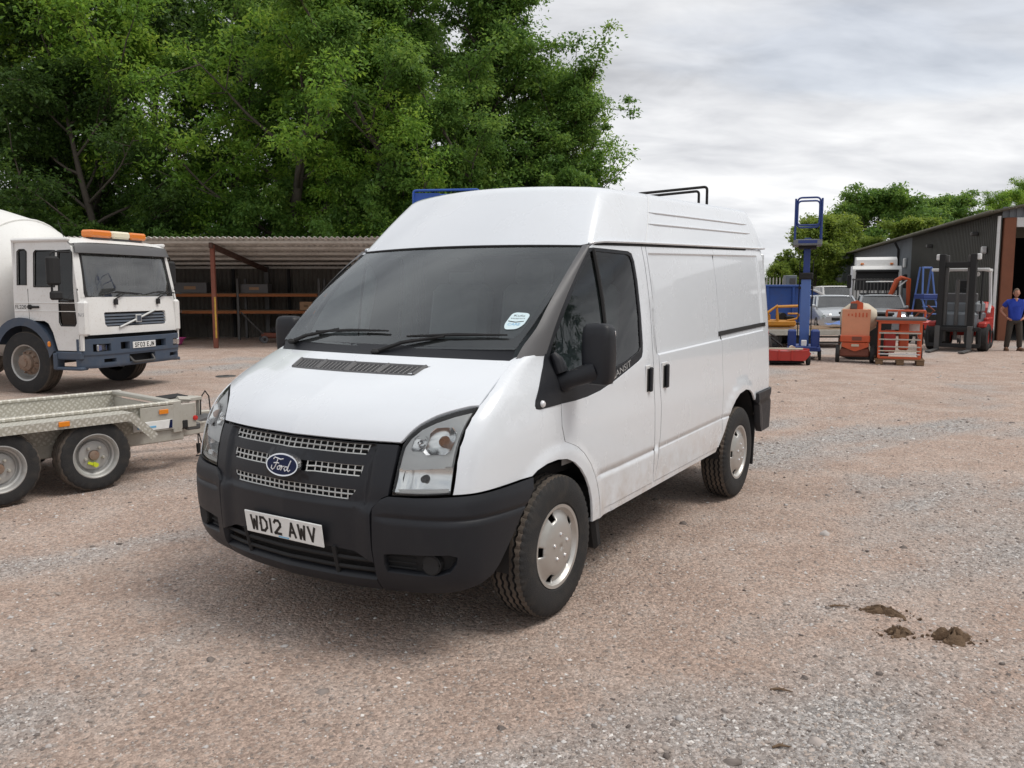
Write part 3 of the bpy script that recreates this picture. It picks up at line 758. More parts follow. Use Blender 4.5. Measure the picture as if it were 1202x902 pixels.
# --- bonnet on the same front surface
v_edge = [(-.85, -.521), (-.846, -.44), (-.838, -.357), (-.828, -.25), (-.812, -.158)]
lamp_top = [(.598, -.766), (.617, -.741), (.649, -.702), (.70, -.650), (.77, -.590), (.82, -.545)]
lead = [(v, UC(.972) + SHP(abs(v)) + .004) for v in np.linspace(-.59, .59, 25)]
rear = [(v, -.335 + .0 + SHP(abs(v)) * .88 + .004 * 0) for v in np.linspace(.80, -.80, 25)]
bon = lead + [(v, u + .004) for v, u in lamp_top] + [(-v - .004, u) for v, u in v_edge] + rear + [(v + .004, u) for v, u in v_edge[::-1]] + [(-v, u + .004) for v, u in lamp_top[::-1]]
vent_o = [(-.415, -.515), (-.478, -.395), (.40, -.395), (.39, -.425), (.36, -.478), (.30, -.497), (0, -.512), (-.2, -.515)]
# vent outline follows the plan curve
vent_o = [(-.40, -.505), (-.455, -.405), (-.2, -.438), (0, -.445), (.2, -.438), (.455, -.405), (.40, -.480), (.36, -.502), (.2, -.522), (0, -.530), (-.2, -.522)]
vent_o = [(v, u + .035) for v, u in vent_o]
panel('bonnet', bon, mpB, 'white', VAN, .04, th=.02, holes=(vent_o,))
panel('bonnet_vent', vent_o, mpB, 'greyplastic', VAN, .03, th=0, off=.010)
vr = MB()
for t in np.linspace(0, 1, 9):
    P = []
    for v in np.linspace(-.43, .43, 22):
        u0 = -.500 + .085 * t + SHP(abs(v)) * .88 ; p = mpB(v * (1 - .04 * (1 - t)), u0); P.append((p[0], p[1], p[2] - .004))
    if t in (0, 1) or True: vr.tube(P, .0035 if 0 < t < 1 else .009, 5)
for v in np.linspace(-.42, .42, 30):
    P = [mpB(v * (1 - .04 * (1 - t)), -.500 + .085 * t + SHP(abs(v)) * .88) for t in (0, .5, 1)]
    vr.tube([(p[0], p[1], p[2] - .003) for p in P], .0032, 4)
for v in (-.43, -.215, 0, .215, .43):
    P = [mpB(v * (1 - .04 * (1 - t)), -.500 + .085 * t + SHP(abs(v)) * .88) for t in (0, .5, 1)]
    vr.tube([(p[0], p[1], p[2] - .001) for p in P], .010, 6)
vr.build('vent_grille', 'greyplastic', VAN)

# --- windscreen, surround, scuttle
def mpG(s, t):
    tc_ = min(1, max(0, t)); hw_ = .806 * (1 - t) + .795 * t + .030 * 4 * tc_ * (1 - tc_)
    b = np.array((hw_ * s, -.240 + .085 * s * s, 1.352 + .010 * s * s)); tp = np.array((hw_ * s, .455 + .098 * s * s, 1.905 - .012 * s * s))
    p = b + (tp - b) * t; o = .022 * 4 * t * (1 - t) * (1 - .3 * s * s)
    return (p[0], p[1] - .62 * o, p[2] + .78 * o)
rect = [(-1, 0), (1, 0), (1, 1), (-1, 1)]
panel('windscreen', rect, mpG, 'windscreen', VAN, .09, th=0)
frit_in = [(-.93, .10), (-.5, .085), (0, .08), (.5, .085), (.93, .10), (.955, .14), (.955, .88), (.93, .925), (.42, .93), (.30, .925), (.20, .87), (-.02, .865), (-.10, .92), (-.25, .93), (-.93, .925), (-.955, .88), (-.955, .14)]
panel('windscreen_border', rect, mpG, 'black', VAN, .09, th=0, holes=(frit_in,), off=.004)
sc = MB()
sc.grid(lambda v, t: tuple(np.array((v, -.328 + SHP(abs(v)) * .88, UCI(-.328 + SHP(abs(v)) * .88 - SHP(abs(v))) - .022)) * (1 - t) + np.array(mpG(v / .806, .02)) * t + np.array((0, 0, -.010 * math.sin(PI * t)))), np.linspace(-.80, .80, 25), [0, .3, .6, 1])
sc.build('scuttle', 'blackplastic', VAN)
for s in (-1, 1):
    inn = [(.815, -.165, 1.318), (.818, -.110, 1.372), (.834, .012, 1.475), (.834, .145, 1.605), (.822, .375, 1.785), (.796, .552, 1.897)]
    out = [(.876, .02, 1.325), (.876, .042, 1.360), (.874, .118, 1.47), (.870, .218, 1.59), (.856, .392, 1.757), (.838, .560, 1.893)]
    ap = MB()
    ff = [[pch(range(6), [p[k] for p in q]) for k in range(3)] for q in (inn, out)]
    def apil(t, w, s=s):
        a = np.array([f(t) for f in ff[0]]); b = np.array([f(t) for f in ff[1]]); p = a + (b - a) * w
        n_ = np.array((.88, -.34, .33)); p = p + n_ * .011 * 4 * w * (1 - w) + n_ * .003
        return (s * p[0], p[1], p[2])
    ap.grid(apil, np.linspace(0, 5, 22), np.linspace(0, 1, 7))
    ap.build('windscreen_pillar', 'greyplastic', VAN, smooth=80)

# wipers
def wiper(pts, tip0, tip1):
    k = MB(); k.tube(pts, [.011] * (len(pts) - 1) + [.007], 6)
    a, b = np.array(tip0), np.array(tip1)
    up = np.array((0, -.62, .78))
    k.tube([a + up * .002, (a + b) / 2 + up * .008, b + up * .002], [.006, .010, .005], 6)
    k.box(tuple(pts[0]), (.05, .05, .03), ch=.012)
    return k.build('wiper', 'black', VAN)
def onG(s, t, o=.014):
    p = np.array(mpG(s, t)); return p + np.array((0, -.62, .78)) * o
wiper([onG(.02, -.05, .01), onG(.20, .02, .02), onG(.48, .085)], onG(.20, .075), onG(.90, .10))
wiper([onG(-.86, -.02, .01), onG(-.74, .03, .02), onG(-.45, .115)], onG(-.66, .08), onG(.02, .115))

# --- fascia between the lamps, with three grille slots
def slot(z0, z1, hw, rb=.02): return [(-hw, z1), (-hw + .012, z0 + rb), (-hw + rb + .012, z0), (hw - rb - .012, z0), (hw - .012, z0 + rb), (hw, z1)]
slots = [slot(.914, .958, .45, .006), slot(.818, .866, .435, .006), slot(.712, .758, .41, .03)]
fas_half = [(0, .966), (.3, .966), (.585, .966), (.588, .90), (.582, .83), (.574, .748), (.545, .735), (.506, .69), (.503, .655), (.505, .5), (.51, .44), (.40, .478), (.30, .484), (0, .484)]
fas = fas_half + [(-v, z) for v, z in fas_half[-2:0:-1]]
def fbump(v, z):
    e_ = (v / .155) ** 2 + ((z - .838) / .075) ** 2
    b = .014 * (1 - sst(e_, .75, 1.25))
    # recess of the grille bars
    inn = sst(z, .685, .705) * (1 - sst(z, .958, .966)) * (1 - sst(abs(v) - .06 * (z - .70), .455, .475))
    return b - .016 * inn + (BOFF(max(.30, min(z, .80))) - .024 * (1 - sst(abs(v), .40, .50))) * (1 - sst(z, .66, .72))
def mpFa(v, z):
    p = mpF(v, z); return (p[0], p[1] - fbump(v, z), p[2])
panel('front_fascia', fas, mpFa, 'blackplastic', VAN, .03, th=.035, holes=slots, lines=((), (.69, .70, .961)))
for (z0, z1, hw, rows) in ((.914, .958, .45, 2), (.818, .866, .435, 2), (.712, .758, .41, 2)):
  if True:
    def gp(v, z): p = mpFa(v, z); return (p[0], p[1] + .006, p[2])
  for side_ in ((0,) if abs(z0 - .818) > .01 else (-1, 1)):
    g = MB()
    for r_ in range(rows + 1):
        z = z0 + (z1 - z0) * r_ / rows
        inset = .02 if (r_ == 0) else 0
        segs = [(-hw + inset, hw - inset)] if abs(z0 - .818) > .01 else [(-hw + inset, -.125)] if side_ < 0 else [(.125, hw - inset)]
        for a, b in segs: g.tube([gp(v, z) for v in np.linspace(a, b, 20)], .0042, 4)
    nb = 23
    for i in range(nb + 1):
        v = -hw + .012 + (2 * hw - .024) * i / nb
        if abs(z0 - .818) < .01 and v * side_ < .12: continue
        lo = z0 + (.012 if i in (0, nb) else 0)
        g.tube([gp(v, lo), gp(v, z1)], .0042, 4)
    g.build('grille_mesh', 'meshgrey', VAN)
gb = MB(); gb.grid(lambda v, z: (mpF(v, z)[0], mpF(v, z)[1] + .055, z), np.linspace(-.5, .5, 11), [.45, .55, .65, .75, .85, .955])
gb.build('grille_backing', 'black', VAN)
# badge
bd = MB(); bd.prism([(.106 * math.cos(a), .052 * math.sin(a)) for a in np.linspace(0, 2 * PI, 40, endpoint=False)], lambda a, b, d: (a, UC(.838 + b) - .0 - d, .838 + b), -.01, .020)
badge = bd.build('badge', 'chrome', VAN, smooth=30)
MB().prism([(.098 * math.cos(a), .045 * math.sin(a)) for a in np.linspace(0, 2 * PI, 40, endpoint=False)], lambda a, b, d: (a, UC(.838 + b) - d, .838 + b), .014, .0215).build('badge_oval', 'badgeblue', badge)
sk = [[(-.055, .018), (-.048, .026), (-.036, .024), (-.010, .020), (.004, .024)], [(-.028, .021), (-.034, .0), (-.042, -.018), (-.052, -.026), (-.062, -.020), (-.060, -.008)], [(-.050, .002), (-.036, .004), (-.018, .004)],
      [(-.016, -.006), (-.024, -.012), (-.022, -.022), (-.012, -.022), (-.006, -.012), (-.012, -.005)], [(-.002, -.004), (.002, -.012), (-.002, -.024), (.006, -.008), (.016, -.006)],
      [(.036, -.008), (.024, -.007), (.018, -.016), (.024, -.025), (.034, -.020), (.042, -.004), (.052, .020)], [(.042, -.004), (.038, -.020), (.046, -.025), (.054, -.018)]]
ft = MB()
for st in sk: ft.tube([(x * 1.08 + .004, UC(.838 + y * 1.1) - .0225, .838 + y * 1.1 + .002) for x, y in st], .0030, 5)
ft.build('lettering', 'inkwhite', badge)
# number plate
pl = MB().box((0, 0, 0), (.52, .008, .111), ch=.003)
plo = pl.build('number_plate', 'plate', VAN, loc=(.004, -.934, .536))
plo.rotation_euler = (R(8), 0, 0)
plate_text('WD12 AWV', plo, lambda x, y, d: (x, -.0045 - d, y), w=.054)
MB().box((-.154, -.0052, .0), (.009, .002, .009)).build('plate_screw', 'ink', plo)
MB().box((.0, -.0048, -.047), (.07, .0016, .006)).build('plate_caption', 'stickerblue', plo)

# --- bumper: corner pieces and lower lip, wrapped round the nose
def sv(v): return s_of_v(v)
s_arch = [(s_of_u(-.262, .77), .769), (s_of_u(-.285, .72), .72), (s_of_u(-.385, .62), .62), (s_of_u(-.435, .55), .55), (s_of_u(-.50, .46), .46), (s_of_u(-.53, .40), .415), (s_of_u(-.56, .36), .378)]
corner = [(sv(.510), .69), (sv(.548), .733), (sv(.578), .746), (sv(.70), .748), (sv(.85), .757), (s_of_u(-.65, .75), .759), (s_of_u(-.45, .76), .764)] + s_arch + [(s_of_u(-.62, .34), .348), (sv(.88), .325), (sv(.80), .310), (sv(.70), .300), (sv(.516), .29), (sv(.512), .44), (sv(.508), .5)]
fog = [(sv(.56) , .435), (sv(.56), .485), (sv(.62), .492), (sv(.845), .502), (sv(.872), .49), (sv(.868), .455), (sv(.845), .418), (sv(.80), .402), (sv(.70), .398), (sv(.57), .402)]
panel('bumper_corner', corner, mpW, 'blackplastic', VAN, .03, th=.05, holes=(fog,), mirror=True, lines=((), (.648, .655, .662)))
panel('fog_recess', [(a, b) for a, b in fog], lambda s, z: mpW(s, z, -.045), 'black', VAN, .04, th=0, mirror=True)
for s in (-1, 1):
    p = np.array(mpW(sv(.775), .449, -.03)); v, u, nv, nu = plan(sv(.775))
    f_ = MB(); d = np.array((nv * .45, nu * 1.0, 0)); d /= np.linalg.norm(d)
    p[0] *= 1; f_.tube([p - d * .02, p + d * .018, p + d * .022, p + d * .016], [.046, .046, .040, .036], 20)
    if s < 0: f_.v = [(-a, b, c) for a, b, c in f_.v]
    f_.build('fog_lamp', 'black', VAN)
    sl = MB()
    for zz_ in (.42, .445, .47): sl.tube([mpW(sv(v), zz_, -.03) for v in np.linspace(.565, .70, 6)], .004, 4)
    if s < 0: sl.v = [(-a, b, c) for a, b, c in sl.v]
    sl.build('vent_slat', 'black', VAN)
lip = [(v, .425) for v in np.linspace(-.506, .506, 15)]
lip_o = [(sv(v), .352 + .0 * v) for v in np.linspace(-.508, .508, 15)] + [(sv(v), .292) for v in np.linspace(.508, -.508, 15)]
panel('bumper_lip', lip_o, mpW, 'blackplastic', VAN, .04, th=.04)
ai = MB()
for z in (.395, .44): ai.tube([mpW(sv(v), z, -.03) for v in np.linspace(-.5, .5, 20)], .010, 5)
for v in (-.30, .30): ai.tube([mpW(sv(v), .34, -.02), mpW(sv(v), .49, -.02)], .013, 6)
ai.build('air_intake_bar', 'black', VAN)
gb = MB(); gb.grid(lambda v, z: (v, UC(z) + SHP(abs(v)) + .10, z), np.linspace(-.72, .72, 11), [.30, .40, .52]); gb.build('intake_backing', 'black', VAN)

# --- headlamps
lamp = [(.592, .75), (.599, .83), (.603, .90), (.605, .966), (.622, 1.008), (.655, 1.050), (.705, 1.082), (.775, 1.112), (.843, 1.131), (.845, 1.04), (.845, .96), (.845, .90), (.845, .768), (.72, .757)]
def ins(poly, k): c = np.mean(poly, 0); return [tuple(c + (np.array(p) - c) * k) for p in poly]
def lampset(sx):
    root = empty('headlamp', (0, 0, 0), 0, VAN)
    def mk(fn):   # mirrored builder
        def g(*a):
            p = fn(*a); return (sx * p[0], p[1], p[2])
        return g
    def pn(name, ol, mp, mat, off, th, holes=()):
        o = panel(name, ol, mp, mat, root, .03, th=th, holes=holes, off=off)
        if sx < 0:
            me = o.data; nn = [tuple(c.vector) for c in me.corner_normals]
            co = [(-v.co.x, v.co.y, v.co.z) for v in me.vertices]; fc = [tuple(p.vertices)[::-1] for p in me.polygons]
            m2 = bpy.data.meshes.new(name); m2.from_pydata(co, [], fc); m2.update(); m2.shade_smooth(); m2.set_sharp_from_angle(angle=R(40)); m2.materials.append(me.materials[0]); o.data = m2
        return o
    pn('lamp_seal', lamp, mpF, 'black', .004, .03, (ins(lamp, .982),))
    pn('lamp_shell', ins(lamp, .985), mpF, 'lampgrey', .040, 0, )
    pn('lens', ins(lamp, .985), mpF, 'lens', .002, 0)
    lo = [(.602, .765), (.607, .865), (.836, .885), (.836, .780), (.72, .77)]
    up = [(.608, .872), (.614, .962), (.630, 1.0), (.662, 1.040), (.71, 1.070), (.775, 1.098), (.834, 1.115), (.836, 1.0), (.836, .893)]
    h1 = [(.715 + .0, .948), (.715, 1.022), (.73, 1.04), (.80, 1.045), (.818, 1.03), (.818, .955), (.80, .938), (.73, .935)]
    h2 = [(.642, .955), (.642, .995), (.652, 1.004), (.695, 1.004), (.703, .995), (.703, .955), (.695, .947), (.652, .947)]
    pn('lamp_bezel', up, mpF, 'lampgrey', .018, .05, (h1, h2))
    pn('reflector', ins(h1, 1.05), lambda v, z: (v, mpF(v, z)[1] + .038 - 9.0 * ((v - .767) ** 2 + (z - .99) ** 2), z), 'lampbowl', .0, 0)
    pn('reflector', ins(h2, 1.05), lambda v, z: (v, mpF(v, z)[1] + .038 - 14.0 * ((v - .672) ** 2 + (z - .975) ** 2), z), 'lampbowl', .0, 0)
    pn('reflector', lo, lambda v, z: (v, mpF(v, z)[1] + .036 - 1.2 * (v - .72) ** 2 - 3.0 * (z - .825) ** 2 + .004 * math.sin(v * 90) * (1 if v < .76 else 0), z), 'lampbowl', .0, 0)
    pn('lamp_trim', [(.602, .763), (.602, .778), (.836, .792), (.836, .776), (.72, .767)], mpF, 'lampgrey', .012, .06)
    pn('lamp_trim', [(.607, .862), (.607, .874), (.836, .896), (.836, .882)], mpF, 'lampgrey', .016, .06)
    pn('lamp_side', [(.600, .775), (.606, .868), (.635, .872), (.628, .780)], mpF, 'greyplastic', .022, .05)
    b = MB(); p = np.array(mpF(.767, .985)); b.lathe([(0, -.02), (.016, -.016), (.024, .0), (.024, .03)], (sx * p[0], p[1] + .032, p[2]), 'y', 16); b.build('bulb', 'bulbamber', root)
    b = MB(); p = np.array(mpF(.672, .975)); b.lathe([(0, -.02), (.010, -.016), (.015, .0), (.015, .03)], (sx * p[0], p[1] + .030, p[2]), 'y', 14); b.build('bulb', 'chrome', root)
    b = MB(); p = np.array(mpF(.72, .825)); b.lathe([(0, -.02), (.014, -.016), (.018, .0), (.018, .05)], (sx * p[0], p[1] + .030, p[2]), 'y', 14); b.build('bulb', 'greyplastic', root)
lampset(1); lampset(-1)

# --- roof cap
def ring(kind):
    pts = []
    if kind == 'b':
        for v in np.linspace(0, .79, 12): pts.append((v, .452 + .100 * (v / .79) ** 2, 1.908 - .012 * (v / .79) ** 2))
        for a in np.linspace(0, 1, 5): pts.append((.812 + .020 * a, .573 + .03 * a, 1.902 + .008 * a))
        for u in np.linspace(.70, 3.62, 24): pts.append((T_(u, 1.90 + RK * u) + .004 , u, 1.902 + RK * u))
        for a in np.linspace(.12, 1, 6): pts.append((.893 - .11 * (1 - math.cos(a * PI / 2)), 3.66 + .12 * math.sin(a * PI / 2), 1.998))
        for v in np.linspace(.70, 0, 8): pts.append((v, 3.80 + .03 * (1 - v / .7), 1.998))
    else:
        for v in np.linspace(0, .66, 12): pts.append((v, .80 + .12 * (v / .66) ** 2, 2.262 + .016 * (1 - (v / .66) ** 2)))
        for a in np.linspace(0, 1, 5): pts.append((.695 + .035 * a, .945 + .06 * a + .03 * a * a, 2.262 + .002 * a))
        for u in np.linspace(1.12, 3.54, 24): pts.append((.742 + .012 * sst(u, 1.1, 1.6), u, 2.262 + RK * (u - .9)))
        for a in np.linspace(.12, 1, 6): pts.append((.754 - .09 * (1 - math.cos(a * PI / 2)), 3.56 + .10 * math.sin(a * PI / 2), 2.332))
        for v in np.linspace(.60, 0, 8): pts.append((v, 3.68 + .02 * (1 - v / .6), 2.332 + .012 * (1 - v / .6)))
    return np.array(pts)
RB, RT = ring('b'), ring('t')
RC = np.stack([RT[:, 0] * 0.0, np.clip(RT[:, 1], 1.15, 3.45), 2.262 + RK * (np.clip(RT[:, 1], 1.15, 3.45) - .9) + .034], 1)
def roofpt(i, t):
    b, k, c = RB[i], RT[i], RC[i]
    out = np.array((.35, 0, .1)) if 17 < i < 48 else np.array((0, -.3, .12))
    if t <= .5:
        x = t / .5; p = b + (k - b) * .86 * x + out * .018 * math.sin(PI * x)
    elif t <= .75:
        x = (t - .5) / .25; p1 = b + (k - b) * .86; p2 = k + (c - k) * .16
        p = (1 - x) ** 2 * p1 + 2 * x * (1 - x) * k + x * x * p2
    else:
        x = (t - .75) / .25; p2 = k + (c - k) * .16; p = p2 + (c - p2) * x; p[2] += .016 * math.sin(PI * x / 2) * (1 - x)
    return p
ts = list(np.linspace(0, .5, 7)) + list(np.linspace(.5, .75, 9))[1:] + list(np.linspace(.75, 1, 7))[1:]
rf = MB()
nR = len(RB)
def rp(i, t):
    if i < nR: return tuple(roofpt(i, t))
    p = roofpt(2 * nR - 2 - i, t); return (-p[0], p[1], p[2])
rf.grid(lambda i, t: rp(i, t), list(range(2 * nR - 2)), ts, closed_u=True)
roof = rf.build('roof', 'white', VAN, smooth=60)
md = roof.modifiers.new('s', 'SUBSURF'); md.levels = 1; md.render_levels = 1
for s in (-1, 1):
    g = MB(); g.tube([(s * (RB[i][0] + .006), RB[i][1], RB[i][2] + .004) for i in range(13, 46)], .009, 6); g.build('roof_gutter', 'white', VAN)
    g = MB(); g.tube([(s * (RB[i][0] - .004), RB[i][1], RB[i][2] - .012) for i in range(15, 38)], .009, 6); g.build('gutter_seal', 'black', VAN)
    iS = min(range(17, 41), key=lambda i: abs(RB[i][1] - 1.16))
    g = MB(); P = [roofpt(iS, t_) for t_ in np.linspace(.02, .60, 12)]; g.tube([(s * (p[0] + .0005), p[1], p[2]) for p in P], .0028, 4); g.build('roof_seam', 'lampgrey', roof)
    for tt in (.215, .345):
        g = MB(); P = []
        for i in range(21, 40):
            p = roofpt(i, tt); P.append((s * (p[0] + .002), p[1], p[2]))
        g.tube(P, [.001] + [.008] * 17 + [.001], 6); g.build('roof_rib', 'white', roof)
g = MB(); g.tube([rp(i, .012) for i in list(range(0, 15))[::-1]] and [(-rp(i, .0)[0], rp(i, 0)[1] - .004, rp(i, 0)[2] - .004) for i in range(14, 0, -1)] + [(rp(i, 0)[0], rp(i, 0)[1] - .004, rp(i, 0)[2] - .004) for i in range(0, 15)], .007, 6)
g.build('windscreen_seal', 'black', VAN)
g = MB(); g.tube([(.42, 1.50, 2.30), (.42, 1.53, 2.325)], [.022, .012], 10); g.tube([(.42, 1.53, 2.32), (.44, 1.98, 2.56)], [.004, .0025], 5)
g.build('aerial', 'black', VAN)

# --- mirrors
def mirror_set(s):
    root = empty('door_mirror', (0, 0, 0), 0, VAN)
    h = MB()
    prof = [(-.165, .62, .55), (-.158, .82, .75), (-.12, .95, .92), (0, 1, 1), (.10, .98, .97), (.15, .90, .88), (.170, .74, .70), (.176, .45, .4)]
    def sq(a, hx, hy): c, d = math.cos(a), math.sin(a); return (hx * math.copysign(abs(c) ** .5, c), hy * math.copysign(abs(d) ** .5, d))
    vs = []
    for dz, kx, ky in prof:
        for a in np.linspace(0, 2 * PI, 24, endpoint=False):
            dz_ = dz * .90; x, y = sq(a, .086 * kx, .060 * ky); vs.append((s * (1.10 + x + .012 * dz), .165 + y - .10 * x - .04 * dz, 1.328 + dz_))
    fs = [(i * 24 + j, i * 24 + (j + 1) % 24, (i + 1) * 24 + (j + 1) % 24, (i + 1) * 24 + j) for i in range(len(prof) - 1) for j in range(24)]
    fs += [tuple(range(24)), tuple(range((len(prof) - 1) * 24, len(prof) * 24))]
    h.add(vs, fs); ho = h.build('mirror_housing', 'blackplastic', root, smooth=50)
    a = MB(); a.tube([(s * .93, .105, 1.185), (s * .975, .105, 1.205), (s * 1.03, .12, 1.225), (s * 1.09, .15, 1.25)], [.052, .046, .048, .055], 14); a.build('mirror_arm', 'blackplastic', root)
    a = MB(); a.tube([(s * .895, .06, 1.335), (s * .915, .075, 1.30), (s * .935, .085, 1.24)], [.016, .030, .034], 10); a.build('mirror_foot', 'blackplastic', root)
    MB().box((s * 1.10, .226, 1.328), (.14, .006, .24), rot=rotm(rz=R(-9) * s), ch=.003).build('mirror_glass', 'chrome', root)
mirror_set(1); mirror_set(-1)
for s in (-1, 1):
    p = mpS(-.125, 1.105); g = MB(); g.lathe([(0, .012), (.012, .010), (.017, .004), (.018, -.004)], (s * (p[0] + .006), p[1], p[2]), 'x' , 16)
    if s < 0: g.v = [(2 * s * (p[0] + .006) - a, b, c) for a, b, c in g.v]
    g.build('side_repeater', 'inkwhite', VAN)
    # sliding window bar and door handles
    a, b = mpS(.60, 1.20 - RK * .6), mpS(.605, 1.868 - RK * .6)
    mids = [mpS(.602, z - RK * .6) for z in (1.195, 1.4, 1.6, 1.75, 1.875)]
    g = MB(); g.tube([(s * (q[0] - .004), q[1], q[2]) for q in mids], .012, 6); g.build('window_bar', 'black', VAN)
    for (u0, w_) in ((1.090, .075), (1.345, .085)):
        root = empty('door_handle', (0, 0, 0), 0, VAN)
        zc = 1.115
        p = mpS(u0, zc - RK * u0)
        MB().box((s * (p[0] + .001), u0, zc), (.006, w_, .170), ch=.0028).build('handle_bezel', 'lampgrey', root)
        MB().box((s * (p[0] + .004), u0 + .004, zc - .006), (.006, w_ * .74, .140), ch=.0028).build('handle_cup', 'black', root)
        MB().box((s * (p[0] + .016), u0 + .012, zc - .002), (.018, w_ * .42, .150), ch=.006).build('handle_grip', 'blackplastic', root)
    q = lambda x, y, d, s=s: (lambda P: (s * (P[0] + .0025), P[1], P[2]))(mpS(.71 + x, 1.196 + y + .22 * x - RK * .71))
    text_mesh('TRANSIT', 'trimgrey', VAN, q if s > 0 else (lambda x, y, d: q(-x, y, d)), width=.29, height=.036, name='lettering')

# --- windscreen sticker
stk = empty('windscreen_sticker', (0, 0, 0), 0, VAN)
def gs(x, y, d): p = onG(.882 - .0 + x / .79, .235 + y / .86, .002 + d); return tuple(p)
shape = rpath([(-.045, .062), (.05, .055), (.05, -.03), (.03, -.062), (-.03, -.066), (-.048, -.03)], .03, 6, closed=True)
MB().prism([(p[0], p[1]) for p in shape], gs, .001, .003).build('sticker_face', 'sticker', stk)
for (yy, hh, ww, mt) in ((.036, .014, .055, 'ink'), (.014, .011, .075, 'ink'), (-.028, .018, .062, 'stickerblue')):
    text_mesh({.036: 'Kulu', .014: 'Vospers', -.028: 'CARE'}[yy], mt, stk, lambda x, y, d, yy=yy: gs(x, y + yy, .0035), width=ww, height=hh, name='sticker_lettering')
MB().prism([(-.04, -.002), (0, -.010), (.04, -.004), (.04, -.008), (0, -.015), (-.04, -.006)], gs, .003, .004).build('sticker_line', 'ink', stk)

# --- cab interior
ci = MB()
ci.grid(lambda v, t: (v, (-.20 + .10 * (v / .78) ** 2) * (1 - t) + .16 * t, 1.315 - .0 * t - .05 * t * t - (.16 if t > 1.05 else 0)), np.linspace(-.78, .78, 13), [0, .3, .6, .9, 1.0, 1.12])
ci.box((0, .10, 1.12), (1.62, .30, .26), ch=.04).box((-.38, .03, 1.335), (.36, .16, .07), ch=.03)
ci.box((.05, .13, 1.0), (.34, .30, .46), ch=.04)
ci.build('dashboard', 'dash', VAN)
sw = MB(); c = np.array((-.38, .34, 1.22)); ax = np.array((0, .62, .78)); e1 = np.array((1, 0, 0)); e2 = np.cross(ax, e1)
sw.tube([c + .19 * (math.cos(a) * e1 + math.sin(a) * e2) for a in np.linspace(0, 2 * PI, 28, endpoint=False)], .015, 8, closed=True)
for a in (R(0), R(180), R(270)): sw.tube([c, c + .18 * (math.cos(a) * e1 + math.sin(a) * e2)], .014, 6)
sw.cyl(c - ax * .25, c + ax * .02, .035, .05); sw.build('steering_wheel', 'black', VAN)
for x, wd in ((-.42, .50), (.13, .42), (.56, .42)):
    st = MB(); st.box((x, .78, .98), (wd, .52, .16), ch=.05); st.box((x, 1.06, 1.36), (wd - .02, .15, .66), rot=rotm(rx=R(-10)), ch=.05); st.box((x, 1.15, 1.76), (.27, .11, .18), rot=rotm(rx=R(-8)), ch=.04)
    st.build('seat', 'seat', VAN)
MB().box((0, .5, .72), (1.7, 1.4, .06)).build('cab_floor', 'black', VAN)
MB().box((0, .95, 1.895), (1.4, .55, .02)).build('headliner', 'trimgrey', VAN)
for s in (-1, 1):
    k = MB(); k.grid(lambda u, z: (s * (T_(u, z) - .06), u, z), [.12, .4, .7, 1.0, 1.2], [.75, .9, 1.05, 1.15]); k.build('door_trim', 'trimgrey', VAN)
MB().box((.02, .02, 1.322), (.16, .10, .004), rot=rotm(rz=.3)).build('paper', 'plate', VAN)
k = MB(); k.box((.0, .50, 1.79), (.22, .05, .07), ch=.02); k.tube([(0, .50, 1.81), (0, .49, 1.88)], .012, 6); k.build('interior_mirror', 'black', VAN)
MB().box((-.16, -.02, 1.325), (.10, .14, .006), rot=rotm(rz=-.4)).build('paper', 'cream_paper', VAN)
for s in (-1, 1): MB().box((s * .55, .62, 1.885), (.34, .16, .018), ch=.006).build('sun_visor', 'trimgrey', VAN)

